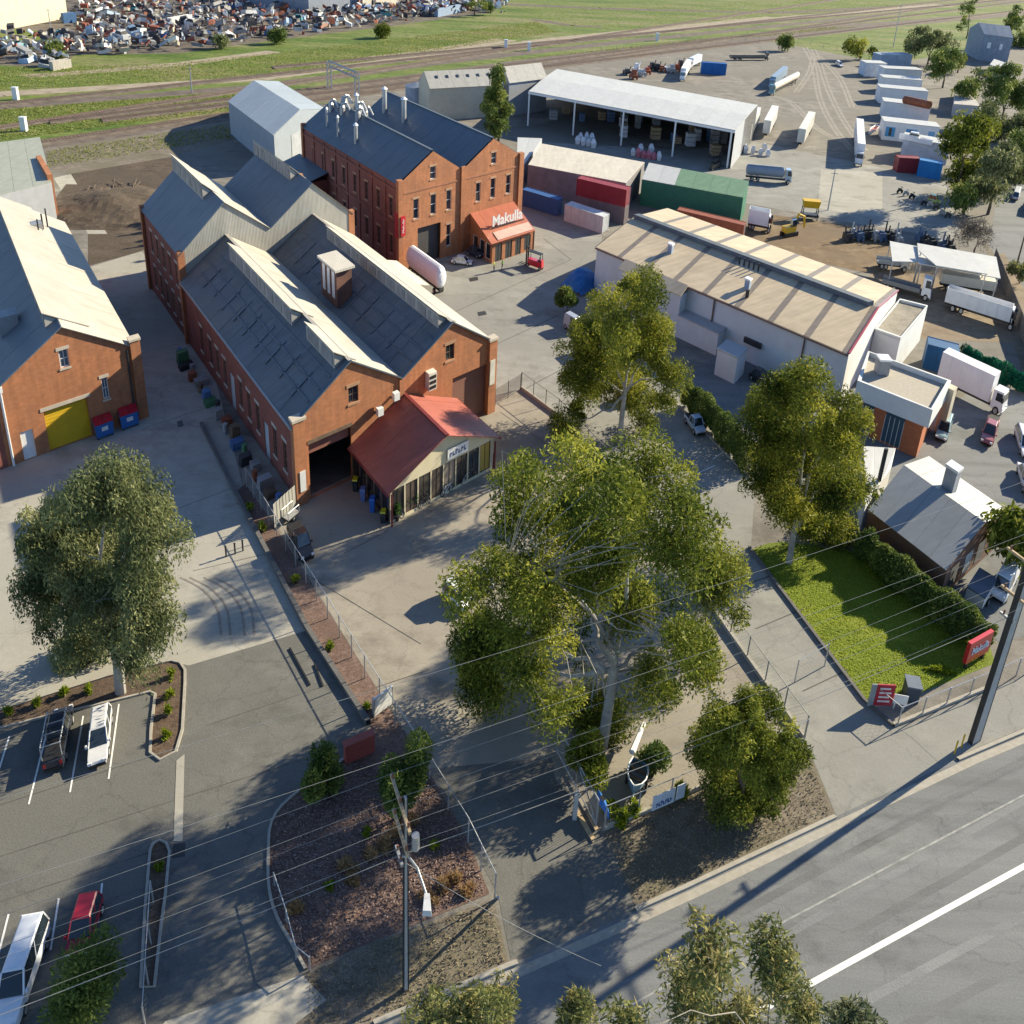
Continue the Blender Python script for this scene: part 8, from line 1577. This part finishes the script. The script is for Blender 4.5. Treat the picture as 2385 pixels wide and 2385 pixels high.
# carport roofs over the trailers
p = [g(2078, 610, 3.6), g(2140, 612, 3.6), g(2135, 575, 3.6), g(2072, 563, 3.6)]
def canopy(label, P, th=.12, mat=WHITEROOF):
    c = sum(P) / 4; o = thing('canopy', label, 'canopy', V3(c[0], c[1], 0)); mb = MB(); mb.hexa(P + [q + V3(0, 0, th) for q in P]); mb.build('roof', mat, o)
    for q in P: qq = q * .94 + c * .06; mb = MB(); mb.tube(V3(qq[0], qq[1], 0), V3(qq[0], qq[1], q[2]), .09, 6); mb.build('post', STEEL, o)
canopy('pale canopy over the tray truck', p); canopy('long white canopy over the parked trailers', [g(2140, 615, 3.8), g(2330, 650, 3.8), g(2320, 600, 4.0), g(2136, 568, 4.0)])
canopy('short white canopy in front of the long one', [g(2180, 620, 4.4), g(2300, 640, 4.4), g(2300, 612, 4.5), g(2140, 585, 4.5)])
# timber paling fence on the street side
A, B = g(2312, 610), g(2425, 905); o = thing('paling_fence', 'dark timber paling fence along the side street', 'fence', A); d = B - A; L = np.linalg.norm(d); n = 150; d /= L; nv = V3(-d[1], d[0], 0) * .02
for k in range(n): p_, q_ = A + d * L * k / n, A + d * L * (k + .93) / n; mb = MB(); h_ = V3(0, 0, 2.2 + rnd.uniform(-.04, .04)); mb.hexa([p_ - nv, q_ - nv, q_ + nv, p_ + nv, p_ - nv + h_, q_ - nv + h_, q_ + nv + h_, p_ + nv + h_]); mb.build('paling', M('grey_paling', (.13, .12, .115), .85, var=.3, scale=3), o)
for z in (.5, 1.7): mb = MB(); boxbar(mb, A + V3(.06, 0, z), B + V3(.06, 0, z), .06, .1); mb.build('rail', TIMBER, o)
# blue tarp at the warehouse corner, small tank
f = Fr(g(1350, 668), wu, wv); mb = MB(); N = 8
for i in range(N + 1):
    for j in range(N + 1): mb.v.append(tuple(f.at(-2.5 + 5 * i / N, -3 + 7 * j / N, .25 + 2.0 * math.sin(math.pi * i / N) ** .6 * math.sin(math.pi * j / N) ** .6 + rnd.uniform(0, .3) * (0 < i < N))))
for i in range(N):
    for j in range(N): mb.f.append((i * (N + 1) + j, (i + 1) * (N + 1) + j, (i + 1) * (N + 1) + j + 1, i * (N + 1) + j + 1)); mb.m.append(0)
mb.build('blue_tarp', M('tarp_blue', (.02, .13, .36), .6, var=.2), label='crumpled blue tarpaulin over goods at the warehouse corner', cat='tarpaulin')
for i, (x, y, r_, h_, c_, lb) in enumerate(((1592, 478, 1.4, 2.6, WHITEP, 'white plastic tank in front of the green shed'), (1660, 482, .8, 2.6, M('tank_grey', (.45, .5, .5), .6), 'pale grey upright cylinder in front of the green shed'), (1625, 480, .9, 1.4, STEEL, 'squat steel vessel between the two tanks'))):
    f = Fr(g(x, y), V3(1 / SQ, 0, 0), V3(0, 1, 0)); mb = MB(); mb.drum(f, 0, 0, 0, h_ * .8, r_, 16); mb.drum(f, 0, 0, h_ * .8 + .004, h_, r_, 16, r_ * .5); mb.build('storage_tank', c_, label=lb, cat='tank')
